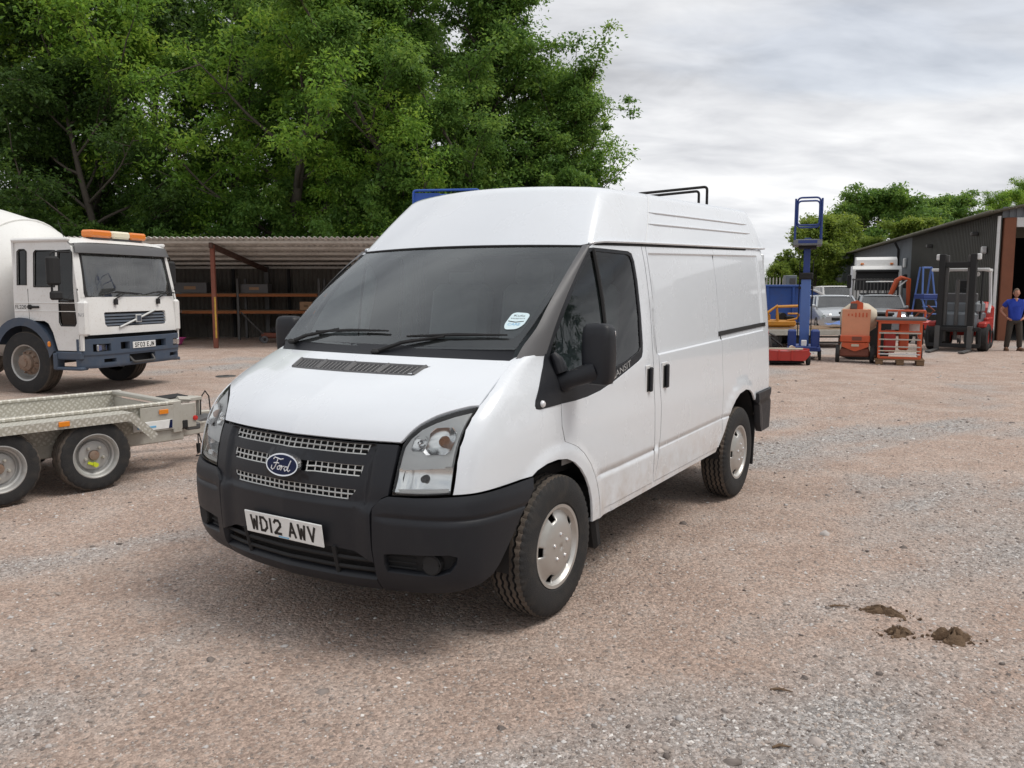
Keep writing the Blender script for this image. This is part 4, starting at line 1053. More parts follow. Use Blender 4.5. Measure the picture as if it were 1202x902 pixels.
# --- wheels
def tyre_profile(R0, rim, wd):
    h = wd / 2
    o = [(rim, -h * .80), (rim + .012, -h * .93), (rim + (R0 - rim) * .35, -h * 1.0), (rim + (R0 - rim) * .6, -h * .99), (R0 - .035, -h * .93), (R0 - .014, -h * .86), (R0 - .005, -h * .78)]
    gr = []
    for g0 in (-.50, -.17, .17, .50):
        gr += [(R0 - .001, h * (g0 - .066)), (R0 - .016, h * (g0 - .05)), (R0 - .016, h * (g0 + .05)), (R0 - .001, h * (g0 + .066))]
    return o, gr, [(r, -a) for r, a in o[::-1]]
def van_wheel(name, loc, sx, parent):
    root = empty(name, loc, 0, parent)
    R0, rim, wd = .362, .212, .212
    o, gr, o2 = tyre_profile(R0, rim, wd)
    n = 180
    def zig(t, r, a):
        j = int(round(t / (2 * PI) * n))
        if abs(a) < wd / 2 * .7 and r > R0 - .02: a += .0036 * (1 if (j // 2) % 2 else -1)
        elif r > R0 - .03 and abs(a) > wd / 2 * .74 and (j % 3 == 0): r -= .009
        return r, a
    t_ = MB(); t_.lathe(o + gr + o2, (0, 0, 0), 'x', n, fn=zig)
    me = t_.mesh('tyre', 'rubber', 28); me.materials.append(M['tread'])
    for p in me.polygons:
        c = p.center; r = math.hypot(c[1], c[2])
        if r > R0 - .0085: p.material_index = 1
    ty = link('tyre', me, root)
    rm = MB(); rm.lathe([(rim - .002, .072), (rim + .006, .088), (rim + .010, .092), (rim + .004, .094), (rim - .006, .082), (rim - .012, .05), (rim - .02, -.08), (.10, -.05), (.0, -.04)], (0, 0, 0), 'x', 48)
    rm.v = [(sx * a, b, c) for a, b, c in rm.v]
    rm.build('rim', 'black', root)
    # dished cover with five windows
    prof = [(rim + .004, .086), (rim + .002, .096), (.198, .094), (.190, .080), (.183, .074), (.170, .078), (.160, .083), (.145, .094), (.130, .101), (.110, .106), (.085, .109), (.060, .111), (.03, .113), (0.0001, .113)]
    nn = 100; cv = MB(); vs = []
    for j in range(nn):
        a = 2 * PI * j / nn
        for r, x in prof: vs.append((sx * x, r * math.cos(a), r * math.sin(a)))
    fs = []
    for j in range(nn):
        ph = ((j + .5) / nn * 360 - 34) % 72; ph = min(ph, 72 - ph)
        for i in range(len(prof) - 1):
            rr = (prof[i][0] + prof[i + 1][0]) / 2
            if .142 < rr < .178 and ph < 9.5: continue
            q = (j * len(prof) + i, ((j + 1) % nn) * len(prof) + i, ((j + 1) % nn) * len(prof) + i + 1, j * len(prof) + i + 1)
            fs.append(q if sx > 0 else q[::-1])
    cv.add(vs, fs); cov = cv.build('wheel_cover', 'silver', root, smooth=28, recalc=False)
    s_ = cov.modifiers.new('s', 'SOLIDIFY'); s_.thickness = .012; s_.offset = -1
    nm = MB(); nm.lathe([(0.0005, .010 * sx), (.007, .009 * sx), (.010, .004 * sx), (.010, -.002 * sx)], (0, 0, 0), 'x', 8); nm = nm.mesh('wheel_nut', 'chrome')
    for k in range(5):
        a = R(20 + 72 * k); link('wheel_nut', nm, cov, (sx * .110, .066 * math.cos(a), .066 * math.sin(a)))
    return root
for s in (-1, 1):
    van_wheel('wheel', (s * .872, 0, HUBF[1]), s, VAN)
    van_wheel('wheel', (s * .868, 2.933, HUBR[1]), s, VAN)

# ------------------------------------------------------------------ cement mixer lorry (left)
M['truckblue'] = paint('bumper_blue', (0.048, 0.070, 0.108), 0.5, dirt=0.3, dcol=(0.13, 0.12, 0.11), bump=0.1, bscale=120)
M['drum'] = paint('drum_white', (0.72, 0.72, 0.70), 0.45, dirt=0.20, dscale=2.2, dcol=(0.45, 0.42, 0.37), speck=0.12)
M['rusty'] = paint('rusty_hub', (0.24, 0.18, 0.14), 0.75, metal=0.1, dirt=0.8, dscale=14, dcol=(0.17, 0.075, 0.035), speck=0.4)
M['galvrim'] = paint('galvanised_rim', (0.42, 0.42, 0.41), 0.45, metal=0.45, dirt=0.5, dscale=14, dcol=(0.22, 0.16, 0.12))
M['cream'] = paint('cream_lens', (0.78, 0.72, 0.55), 0.25, coat=0.4, dirt=0.1)
M['amber'] = paint('amber_beacon', (0.72, 0.20, 0.02), 0.25, coat=0.4, dirt=0.1)
M['truckglass'] = glass('lorry_glass', (0.50, 0.56, 0.55), 2.0, dust_haze=0.05)
M['bluegrey'] = paint('grille_grey', (0.06, 0.075, 0.10), 0.4, dirt=0.2)

TR = empty('cement_mixer_lorry', (-6.18, 13.96, 0), R(-17.46))
tag(TR, 'white cement mixer lorry with dark blue bumper and orange roof beacons standing on the left', 'lorry')
XF = pch([.70, .95, 1.48, 2.25, 2.36, 2.44], [-.09, -.05, -.09, -.235, -.29, -.42])
def mpTF(y, z): return (XF(z) - .11 * (abs(y) / 1.1) ** 7, y, z)
def mpTS(sy):
    def f(x, z): return (x, sy * (1.10 - .05 * sst(z, 1.5, 2.5) - .02 * sst(-x, 1.3, 1.5)), z)
    return f
ws = [(-.99, 1.53), (.99, 1.53), (1.0, 1.6), (.955, 2.20), (.93, 2.235), (-.93, 2.235), (-.955, 2.20), (-1.0, 1.6)]
gr_ = [(-.66, 1.06), (.66, 1.06), (.70, 1.10), (.70, 1.27), (.68, 1.29), (-.68, 1.29), (-.70, 1.27), (-.70, 1.10)]
panel('cab_front', [(-1.08, .94), (1.08, .94), (1.08, 1.5), (1.03, 2.36), (.9, 2.40), (-.9, 2.40), (-1.03, 2.36), (-1.08, 1.5)], mpTF, 'dwhite', TR, .10, th=.05, holes=(ws, gr_), flip=False)
panel('windscreen', ws, mpTF, 'truckglass', TR, .2, th=0, off=.02)
k = MB(); k.grid(lambda i, w_: tuple(np.array(mpTF(*(np.array(ws[i % 8]) * 1.0))) + np.array((.006, 0, 0)) + (np.array((0, -ws[i % 8][0], -(ws[i % 8][1] - 1.88))) * .055 * w_)), range(9), [0, 1]); k.build('windscreen_seal', 'black', TR, smooth=0)
panel('grille_backing', gr_, mpTF, 'black', TR, .2, th=0, off=.05)
for z in (1.095, 1.145, 1.195, 1.245):
    k = MB(); k.grid(lambda y, t: (mpTF(y, z)[0] - .01 - .02 * t, y, z - .020 + .034 * t), np.linspace(-.69, .69, 13), [0, .5, 1]); k.build('grille_slat', 'bluegrey', TR)
k = MB(); k.tube([(XF(1.05) + .02, -.42, 1.045), (XF(1.175) + .028, 0, 1.175), (XF(1.3) + .02, .42, 1.305)], .018, 5); k.build('grille_bar', 'meshgrey', TR)
k = MB(); k.box((XF(1.17) + .03, 0, 1.175), (.03, .13, .13), ch=.008); bdg = k.build('badge', 'meshgrey', TR)
MB().box((XF(1.17) + .046, 0, 1.175), (.006, .095, .095), ch=.002).build('badge_face', 'bluegrey', bdg)
panel('sun_visor', [(-1.02, 2.20), (1.02, 2.20), (1.0, 2.335), (-1.0, 2.335)], mpTF, 'greyplastic', TR, .12, th=.03, off=-.06)
# sides
qw = [(-1.37, 1.72), (-1.18, 1.72), (-1.18, 2.24), (-1.22, 2.27), (-1.33, 2.27), (-1.37, 2.24)]
mw = [(-1.03, 1.69), (-.62, 1.69), (-.62, 2.25), (-1.0, 2.25), (-1.03, 2.22)]
lw = [(-.56, 1.14), (-.53, 1.09), (-.26, 1.09), (-.235, 1.13), (-.285, 2.22), (-.32, 2.25), (-.56, 2.25)]
sd = [(-1.47, 1.16), (-.86, 1.16), (-.78, 1.12), (-.70, .98), (-.62, .70), (-.14, .70), (-.13, .93), (-.16, 1.48), (-.30, 2.30), (-.40, 2.40), (-1.44, 2.42), (-1.47, 2.38)]
for sy in (-1, 1):
    panel('cab_side', sd, mpTS(sy), 'dwhite', TR, .12, th=.04, holes=(qw, mw, lw), flip=(sy > 0))
    for q in (qw, mw, lw): panel('cab_window', q, mpTS(sy), 'cabglass', TR, .2, th=0, off=.015, flip=(sy > 0))
    for q in (qw, mw, lw):
        k = MB(); f = mpTS(sy); k.tube([(f(a, b)[0], f(a, b)[1] + sy * .002, b) for a, b in q], .012, 4, closed=True); k.build('window_seal', 'black', TR)
    y = sy * 1.103
    for xs in ((-1.155, 1.17, 2.38), (-.19, .72, 2.2)):
        k = MB(); k.box((xs[0] - (.0 if xs[0] < -1 else .0), y - sy * .012, (xs[1] + 1.66) / 2), (.008, .02, 1.66 - xs[1]), ch=.001); k.build('door_gap', 'black', TR)
    for z in (1.31, 1.44):
        MB().box((-.80, y, z), (1.28, .012, .012), ch=.004).build('side_crease', 'dwhite', TR)
    h = MB(); h.box((-1.05, y + sy * .012, 1.375), (.22, .03, .035), ch=.008); h.cyl((-1.12, y, 1.375), (-1.12, y + sy * .03, 1.375), .04, .035, 10); h.build('door_handle', 'black', TR)
    text_mesh('FL220', 'ink', TR, lambda x, y_, d, y=y, sy=sy: (-1.31 - sy * x * 1.0 if sy > 0 else -1.31 + x, y + sy * .004, 1.375 + y_), width=.22, height=.06)
    k = MB(); k.box((-.155, sy * 1.045, 1.20), (.16, .13, .55), rot=rotm(rz=sy * R(-25)), ch=.035); k.build('corner_deflector', 'dwhite', TR)
    text_mesh('F615', 'bluegrey', TR, lambda x, y_, d, sy=sy: (-.055 - .10, sy * 1.145 + 0 * x, 1.27 + y_) if False else (-.10 + x * .45 * (1 if sy < 0 else -1), sy * (1.148 - .21 * (x * (1 if sy < 0 else -1) + .05)), 1.26 + y_), width=.17, height=.05)
    # mirrors
    mr = empty('door_mirror', (0, -.17 if sy > 0 else 0, 0), 0, TR); mr.scale = (1, 1, 1)
    k = MB(); k.tube(rpath([(-.30, sy * 1.09, 2.22), (-.36, sy * 1.40, 2.22), (-.36, sy * 1.40, 1.55), (-.30, sy * 1.10, 1.48)], .08), .016, 6); k.build('mirror_bracket', 'black', mr)
    k = MB(); k.box((-.36, sy * 1.36, 1.93), (.12, .24, .44), rot=rotm(rz=sy * R(-12)), ch=.035); k.box((-.36, sy * 1.33, 1.56), (.10, .20, .14), ch=.03); k.build('mirror_housing', 'black', mr)
    # wheel guard and step
    k = MB()
    arc = [(-1.30 + .62 * math.cos(a), .50 + .66 * math.sin(a)) for a in np.linspace(R(12), R(160), 14)]
    k.grid(lambda i, q: [(arc[i][0], sy * 1.13, arc[i][1]), (arc[i][0] * 1 - .0, sy * 1.13, arc[i][1] - .0), (arc[i][0], sy * .62, arc[i][1])][q] if q != 1 else (arc[i][0] + .045 * (arc[i][0] + 1.3), sy * 1.145, arc[i][1] + .05), range(14), [0, 1, 2])
    arc2 = [(-1.30 + .54 * math.cos(a), .50 + .58 * math.sin(a)) for a in np.linspace(R(8), R(160), 14)]
    k.grid(lambda i, q: (arc2[i][0], sy * 1.135, arc2[i][1]) if q == 0 else (arc[i][0] + .045 * (arc[i][0] + 1.3), sy * 1.145, arc[i][1] + .05), range(14), [0, 1])
    k.build('wheel_guard', 'truckblue', TR)
    MB().box((-.42, sy * 1.03, .62), (.52, .18, .13), ch=.02).box((-.42, sy * 1.06, .42), (.54, .16, .05), ch=.015).box((-.66, sy * 1.06, .53), (.08, .18, .27), ch=.02).build('cab_step', 'truckblue', TR)
    MB().box((-.74, sy * 1.15, .80), (.05, .05, .09), ch=.018).build('side_marker', 'amberlens', TR)
# roof
k = MB(); k.grid(lambda x, y: (x, y, 2.44 + .035 * (1 - (abs(y) / 1.05) ** 4) - .10 * max(0, (x + .62) / .35) ** 2 * (1 if x > -.62 else 0)), [-1.47, -1.2, -.9, -.62, -.5, -.4, -.30], np.linspace(-1.06, 1.06, 13)); k.build('cab_roof', 'dwhite', TR)
for sy in (-1, 1): MB().box((-.90, sy * 1.055, 2.415), (1.16, .06, .07), ch=.025).build('roof_rail', 'dwhite', TR)
k = MB(); k.box((-1.46, 0, 1.78), (.04, 2.12, 1.30)); k.build('cab_back', 'dwhite', TR)
bb = empty('beacon_bar', (0, 0, 0), 0, TR)
for y0, y1, mt in ((-.52, -.07, 'amber'), (-.07, .34, 'cream'), (.34, .72, 'amber')):
    MB().box((-.52, (y0 + y1) / 2, 2.545), (.24, y1 - y0 - .006, .12), ch=.03).build('beacon', mt, bb)
MB().box((-.52, .10, 2.475), (.14, 1.1, .04)).build('beacon_base', 'greyplastic', bb)
k = MB(); k.tube([(-.62, -.86, 2.46), (-.66, -.92, 2.72)], .006, 5); k.build('aerial', 'black', TR)
# bumper
bpn = [(-1.12, .44), (-1.0, .42), (1.0, .42), (1.12, .44), (1.12, .88), (-1.12, .88)]
def mpTB(y, z): return (.02 - .30 * (abs(y) / 1.13) ** 8 + .02 * sst(z, .60, .64) - .02 * sst(z, .45, .40), y, z)
o1 = [(-.50, .69), (-.30, .69), (-.30, .81), (-.50, .81)]; o2 = [(.30, .69), (.55, .69), (.55, .81), (.30, .81)]; o3 = [(-.30, .47), (.30, .47), (.30, .60), (-.30, .60)]
o4 = [(-.98, .68), (-.70, .68), (-.70, .80), (-.98, .80)]; o5 = [(.74, .68), (1.0, .68), (1.0, .80), (.74, .80)]; o6 = [(-.82, .50), (-.58, .50), (-.58, .56), (-.82, .56)]; o7 = [(.66, .50), (.92, .50), (.92, .56), (.66, .56)]
panel('bumper', bpn, mpTB, 'truckblue', TR, .06, th=.10, holes=(o1, o2, o3, o4, o5, o6, o7), lines=((), (.60, .62, .64)))
k = MB(); k.box((-.14, 0, .64), (.08, 1.9, .40)); k.build('bumper_backing', 'black', TR)
for o_ in (o4, o5):
    c = np.mean(o_, 0); h = MB(); h.box((mpTB(*c)[0] - .04, c[0], c[1]), (.05, .19, .105), ch=.015); hl = h.build('headlamp', 'lampbowl', TR)
    panel('lens', [(c[0] - .10, c[1] - .055), (c[0] + .10, c[1] - .055), (c[0] + .10, c[1] + .055), (c[0] - .10, c[1] + .055)], mpTB, 'lens', hl, .1, th=0, off=.006)
k = MB(); k.box((.045, .02, .745), (.012, .52, .105), ch=.003); pl2 = k.build('number_plate', 'plate', TR)
plate_text('SF03 EJN', pl2, lambda x, y, d: (.0515 + d, .02 + x, .745 + y))
k = MB(); k.tube(rpath([(-.02, -.26, .56), (.06, -.24, .47), (.06, .24, .47), (-.02, .26, .56)], .04), .02, 6); k.build('tow_bar', 'steel', TR)
for y, z0 in ((-.45, 1.5), (.52, 1.5)):
    k = MB(); x0 = XF(1.47) + .03
    k.tube([(x0, y, 1.44), (x0 - .0, y, 1.50), (XF(1.60) + .03, y + .25, 1.60), (XF(1.60) + .03, y + .42, 1.59)], .012, 5); k.tube([(XF(1.58) + .02, y - .25, 1.565), (XF(1.62) + .025, y + .05, 1.615), (XF(1.58) + .02, y + .62, 1.575)], .010, 5)
    k.box((x0, y, 1.45), (.04, .06, .09)); k.build('wiper', 'black', TR)
# cab inside
k = MB(); k.box((-.35, 0, 1.38), (.34, 2.0, .26), ch=.05); k.build('dashboard', 'dash', TR)
for y in (-.55, .55):
    k = MB(); k.box((-1.05, y, 1.35), (.5, .5, .16), ch=.05); k.box((-1.28, y, 1.75), (.14, .5, .7), ch=.05); k.build('seat', 'seat', TR)
k = MB(); c = np.array((-.62, -.55, 1.58)); ax = np.array((-.5, 0, .87)); e1 = np.array((0, 1, 0)); e2 = np.cross(ax, e1)
k.tube([c + .22 * (math.cos(a) * e1 + math.sin(a) * e2) for a in np.linspace(0, 2 * PI, 24, endpoint=False)], .016, 6, closed=True); k.cyl(c, c - ax * .35, .04); k.build('steering_wheel', 'black', TR)
k = MB(); k.box((-.30, .55, 1.535), (.20, .62, .05), ch=.01); k.build('hi_vis_folder', paint('yellow_cloth', (0.62, 0.45, 0.04), .6, dirt=.3), TR)
k = MB(); k.box((-.8, 0, .92), (1.3, 2.0, .30)); k.build('cab_floor', 'black', TR)
# chassis
k = MB()
for sy in (-1, 1): k.box((-4.0, sy * .42, .86), (6.0, .09, .24), ch=.02)
for x in (-1.7, -2.6, -3.6, -5.0, -6.4): k.box((x, 0, .86), (.10, .84, .18))
k.box((-1.30, 0, .5), (.16, 1.9, .14)); k.build('chassis', 'black', TR)
# drum
dr = empty('drum', (0, 0, 0), 0, TR)
Ld = [(.02, 1.85), (.45, 1.90), (.80, 2.05), (1.0, 2.25), (1.10, 2.55), (1.16, 2.95), (1.19, 3.5), (1.17, 4.1), (1.05, 4.8), (.80, 5.5), (.58, 5.9), (.56, 5.95), (.50, 5.95), (.02, 5.6)]
k = MB(); k.lathe([(r * 1.05, -a) for r, a in Ld], (0, 0, 0), 'x', 56)
tilt = rotm(ry=R(12))
k.v = [tuple(np.array((a + 1.85, b, c)) @ tilt.T + np.array((-1.60, 0, 1.48))) for a, b, c in k.v]
k.build('drum_shell', 'drum', dr, smooth=50)
for a0 in (2.75, 4.3):
    k = MB(); rr_ = np.interp(a0, [p[1] for p in Ld], [p[0] * 1.05 for p in Ld]) + .012
    P = [tuple(np.array((1.85 - a0, rr_ * math.cos(t), rr_ * math.sin(t))) @ tilt.T + np.array((-1.60, 0, 1.48))) for t in np.linspace(0, 2 * PI, 48, endpoint=False)]
    k.tube(P, .022, 6, closed=True); k.build('drum_band', 'drum', dr)
k = MB(); k.box((-1.66, 0, 1.30), (.16, .9, .8), ch=.04); k.cyl((-1.72, 0, 1.52), (-1.95, 0, 1.52), .28); k.build('drum_gearbox', 'black', TR)
k = MB(); k.tube([(-6.0, -.7, 1.0), (-6.1, -.45, 2.1), (-6.1, .45, 2.1), (-6.0, .7, 1.0)], .06, 8); k.build('drum_stand', 'dwhite', TR)
k = MB(); k.box((-1.85, .55, 1.7), (.16, .16, 1.2), ch=.03); k.build('air_stack', 'black', TR)
# wheels
def lorry_wheel(loc, sy, w_=.30, Rr=.495):
    root = empty('wheel', loc, 0, TR)
    h = w_ / 2
    k = MB(); prof = [(.285, -h * .85), (.30, -h), (.38, -h * 1.02), (.45, -h * .95), (Rr - .012, -h * .88), (Rr, -h * .78)]
    for g0 in (-.4, 0, .4): prof += [(Rr, h * (g0 - .07)), (Rr - .014, h * (g0 - .05)), (Rr - .014, h * (g0 + .05)), (Rr, h * (g0 + .07))]
    prof += [(r, -a) for r, a in prof[5::-1]]
    k.lathe(prof, (0, 0, 0), 'y', 64); me = k.mesh('tyre', 'rubber', 30); me.materials.append(M['tread'])
    for p in me.polygons:
        if math.hypot(p.center[0], p.center[2]) > Rr - .016: p.material_index = 1
    link('tyre', me, root)
    k = MB(); k.lathe([(.288, sy * h * .86), (.292, sy * h * .98), (.270, sy * h * .9), (.255, sy * h * .3), (.245, sy * h * .05), (.20, sy * h * .32)], (0, 0, 0), 'y', 40); k.build('rim', 'galvrim', root)
    k = MB(); k.lathe([(.20, sy * h * .32), (.16, sy * h * .62), (.135, sy * h * .70), (.13, sy * h * 1.05), (.115, sy * h * 1.12), (.07, sy * h * 1.14), (.066, sy * h * 1.25), (.0005, sy * h * 1.28)], (0, 0, 0), 'y', 40); k.build('hub', 'rusty', root)
    nt = MB(); nt.lathe([(.0005, sy * .03), (.014, sy * .026), (.017, 0), (.017, -sy * .02)], (0, 0, 0), 'y', 6); nt = nt.mesh('wheel_nut', 'rusty')
    for i in range(10):
        a = 2 * PI * i / 10; link('wheel_nut', nt, root, (.165 * math.cos(a), sy * h * .66, .165 * math.sin(a)))
for sy in (-1, 1):
    lorry_wheel((-1.30, sy * .95, .488), sy)
    lorry_wheel((-4.6, sy * .92, .488), sy, .56); lorry_wheel((-5.85, sy * .92, .488), sy, .56)
    k = MB(); k.box((-5.2, sy * .92, 1.10), (2.4, .5, .06)); k.build('rear_guard', 'black', TR)

# ------------------------------------------------------------------ plant trailer (left foreground)
def tread_plate():
    m, n, l, b = new_mat('tread_plate')
    tc = n.new('ShaderNodeTexCoord')
    def tears(ang, off):
        mp_ = n.new('ShaderNodeMapping'); mp_.inputs['Rotation'].default_value = (0, 0, ang); mp_.inputs['Location'].default_value = off
        l.new(tc.outputs['UV'], mp_.inputs[0])
        br = n.new('ShaderNodeTexBrick'); br.inputs['Scale'].default_value = 22; br.inputs['Mortar Size'].default_value = 0.16; br.inputs['Mortar Smooth'].default_value = 0.6
        br.inputs['Brick Width'].default_value = 1.6; br.inputs['Row Height'].default_value = 1.0; br.inputs['Color1'].default_value = br.inputs['Color2'].default_value = (0, 0, 0, 1); br.inputs['Mortar'].default_value = (1, 1, 1, 1)
        l.new(mp_.outputs[0], br.inputs[0]); return br.outputs['Color']
    # crossed raised lozenges from a sine lattice
    sepn = n.new('ShaderNodeSeparateXYZ'); mpn = n.new('ShaderNodeMapping'); mpn.inputs['Rotation'].default_value = (0, 0, R(45)); mpn.inputs['Scale'].default_value = (1, 1, 1)
    l.new(tc.outputs['UV'], mpn.inputs[0]); l.new(mpn.outputs[0], sepn.inputs[0])
    def mth(op, a, b_=None):
        q = n.new('ShaderNodeMath'); q.operation = op
        for i, x in enumerate((a, b_)):
            if x is None: continue
            if isinstance(x, (int, float)): q.inputs[i].default_value = x
            else: l.new(x, q.inputs[i])
        return q.outputs[0]
    K = 2 * PI / 0.052
    sx, sy = mth('SINE', mth('MULTIPLY', sepn.outputs[0], K)), mth('SINE', mth('MULTIPLY', sepn.outputs[1], K))
    chk = mth('MULTIPLY', mth('SINE', mth('MULTIPLY', sepn.outputs[0], K / 2)), mth('SINE', mth('MULTIPLY', sepn.outputs[1], K / 2)))
    a1 = mth('MULTIPLY', mth('GREATER_THAN', chk, 0.0), mth('GREATER_THAN', mth('SUBTRACT', mth('ABSOLUTE', sx), mth('MULTIPLY', mth('ABSOLUTE', mth('COSINE', mth('MULTIPLY', sepn.outputs[1], K / 2))), 0.85)), 0.25))
    a2 = mth('MULTIPLY', mth('LESS_THAN', chk, 0.0), mth('GREATER_THAN', mth('SUBTRACT', mth('ABSOLUTE', sy), mth('MULTIPLY', mth('ABSOLUTE', mth('COSINE', mth('MULTIPLY', sepn.outputs[0], K / 2))), 0.85)), 0.25))
    hgt = mth('ADD', a1, a2)
    nz = n.new('ShaderNodeTexNoise'); nz.inputs['Scale'].default_value = 5; nz.inputs['Detail'].default_value = 8; l.new(tc.outputs['Object'], nz.inputs['Vector'])
    mx = n.new('ShaderNodeMix'); mx.data_type = 'RGBA'; mx.inputs['A'].default_value = (0.47, 0.455, 0.405, 1); mx.inputs['B'].default_value = (0.37, 0.345, 0.285, 1); l.new(nz.outputs['Fac'], mx.inputs['Factor'])
    m2 = n.new('ShaderNodeMix'); m2.data_type = 'RGBA'; m2.inputs['B'].default_value = (0.62, 0.61, 0.56, 1); l.new(mx.outputs['Result'], m2.inputs['A']); l.new(mth('MULTIPLY', hgt, 0.8), m2.inputs['Factor'])
    l.new(m2.outputs['Result'], b.inputs['Base Color']); setp(b, metal=0.25, rough=0.5)
    bp_ = n.new('ShaderNodeBump'); bp_.inputs['Strength'].default_value = 1.0; bp_.inputs['Distance'].default_value = 0.006; l.new(hgt, bp_.inputs['Height']); l.new(bp_.outputs[0], b.inputs['Normal'])
    return m
M['treadplate'] = tread_plate()
M['galv'] = paint('galvanised', (0.46, 0.445, 0.40), 0.5, metal=0.3, dirt=0.4, dscale=4, dcol=(0.25, 0.21, 0.15), speck=0.2)
M['galvrim'] = paint('galvanised_rim', (0.42, 0.42, 0.41), 0.45, metal=0.45, dirt=0.4, dscale=14, dcol=(0.22, 0.18, 0.14))

def uvbox(o):
    """metre-scaled box UVs so the plate pattern has its real size"""
    me = o.data; uv = me.uv_layers.new(name='uv')
    for p in me.polygons:
        nx, ny, nz = (abs(c) for c in p.normal)
        for li in p.loop_indices:
            c = me.vertices[me.loops[li].vertex_index].co
            uv.data[li].uv = (c.x, c.y) if nz >= max(nx, ny) else ((c.x, c.z) if ny >= nx else (c.y, c.z))
    return o
TL = empty('plant_trailer', (-3.53, 7.92, 0), R(49.1))
tag(TL, 'galvanised twin-axle plant trailer with tread plate sides in the left foreground', 'trailer')
uvbox(MB().box((-1.45, 0, .40), (2.9, 1.14, .03), ch=.004).build('bed', 'treadplate', TL))
for sy in (-1, 1):
    uvbox(MB().box((-1.45, sy * .585, .505), (2.9, .022, .23), ch=.004).build('side_panel', 'treadplate', TL))
    uvbox(MB().box((-1.45, sy * .595, .635), (2.92, .065, .032), ch=.008).build('side_rail', 'treadplate', TL))
    MB().box((-1.40, sy * .56, .34), (3.0, .07, .115), ch=.01).build('chassis_beam', 'galv', TL)
    MB().box((-.05, sy * .615, .505), (.52, .018, .22), ch=.003).build('side_plate', 'galv', TL) if sy < 0 else None
    # mudguard over the two wheels
    k = MB(); y0, y1 = sy * .61, sy * .845
    pr = [(-2.45, .40), (-2.28, .605), (-.48, .605), (-.28, .40)]
    up = [(-2.47, .408), (-2.29, .617), (-.47, .617), (-.265, .408)]
    for (a, b), (c, d) in zip(zip(pr, pr[1:]), zip(up, up[1:])):
        k.add([(a[0], y0, a[1]), (b[0], y0, b[1]), (b[0], y1, b[1]), (a[0], y1, a[1]), (c[0], y0, c[1]), (d[0], y0, d[1]), (d[0], y1, d[1]), (c[0], y1, c[1])], [(0, 1, 2, 3), (4, 7, 6, 5), (3, 2, 6, 7), (0, 4, 5, 1)])
        e_ = .055
        n_ = np.array((-(b[1] - a[1]), b[0] - a[0])); n_ = n_ / np.linalg.norm(n_) * -e_
        k.add([(a[0], y1, a[1]), (b[0], y1, b[1]), (b[0] + n_[0], y1 + sy * .004, b[1] + n_[1]), (a[0] + n_[0], y1 + sy * .004, a[1] + n_[1])], [(0, 1, 2, 3)])
        k.add([(c[0], y1 + sy * .006, c[1]), (d[0], y1 + sy * .006, d[1]), (b[0] + n_[0], y1 + sy * .008, b[1] + n_[1]), (a[0] + n_[0], y1 + sy * .008, a[1] + n_[1])], [(0, 1, 2, 3)])
    uvbox(k.build('mudguard', 'treadplate', TL, smooth=0))
    for (x, yy, z) in ((-1.03, sy * .858, .590), (-.10 if sy < 0 else -.1, sy * .632, .565)):
        MB().box((x, yy, z), (.085, .012, .042), ch=.004).build('side_marker', 'amberlens', TL)
    for i, x in enumerate((-.78, -1.49)):
        root = empty('wheel', (x, sy * .735, .289), 0, TL)
        k = MB(); h = .085; R0 = .292
        prof = [(.175, -h * .8), (.185, -h * .98), (.225, -h * 1.05), (.265, -h * 1.0), (R0 - .012, -h * .9), (R0, -h * .75)]
        for g0 in (-.36, .0, .36): prof += [(R0, h * (g0 - .12)), (R0 - .009, h * (g0 - .08)), (R0 - .009, h * (g0 + .08)), (R0, h * (g0 + .12))]
        prof += [(r, -a) for r, a in prof[5::-1]]
        def lug(t, r, a): return (r - .007 if (r > R0 - .02 and abs(a) > h * .6 and int(t / (2 * PI) * 96 + .5) % 4 == 0) else r, a)
        k.lathe(prof, (0, 0, 0), 'y', 96, fn=lug); me = k.mesh('tyre', 'rubber', 30); me.materials.append(M['tread'])
        for p in me.polygons:
            if math.hypot(p.center[0], p.center[2]) > R0 - .014: p.material_index = 1
        link('tyre', me, root)
        k = MB(); s_ = sy * h
        k.lathe([(.176, s_ * .82), (.186, s_ * .98), (.178, s_ * 1.0), (.166, s_ * .86), (.160, s_ * .5), (.148, s_ * .42), (.140, s_ * .10), (.125, s_ * .02), (.118, s_ * .30), (.095, s_ * .36), (.060, s_ * .34), (.045, s_ * .34), (.044, s_ * .20), (.0005, s_ * .18)], (0, 0, 0), 'y', 48); k.build('rim', 'galvrim', root)
        k = MB(); k.lathe([(.040, s_ * .2), (.040, s_ * .55), (.028, s_ * .60), (.0005, s_ * .60)], (0, 0, 0), 'y', 18); k.build('hub', 'rusty', root)
        nt = MB(); nt.lathe([(.0005, sy * .024), (.011, sy * .022), (.014, .004 * sy), (.014, -.01 * sy)], (0, 0, 0), 'y', 6); nt = nt.mesh('wheel_nut', 'galv')
        for j in range(5):
            a = 2 * PI * j / 5 + .95; link('wheel_nut', nt, root, (.075 * math.cos(a), s_ * .38, .075 * math.sin(a)))
        if i == 0 and sy < 0:
            k = MB(); a = 2 * PI * 3 / 5 + .92; c = np.array((.075 * math.cos(a), s_ * .38, .075 * math.sin(a)))
            k.cyl(c, c + np.array((0, sy * .045, 0)), .020, .020, 8); k.box(c + np.array((-.03, sy * .012, .012)), (.05, .012, .022), rot=rotm(ry=R(25))); k.build('lock_nut', paint('lime_plastic', (0.55, 0.62, 0.03), .4, dirt=.1), root)
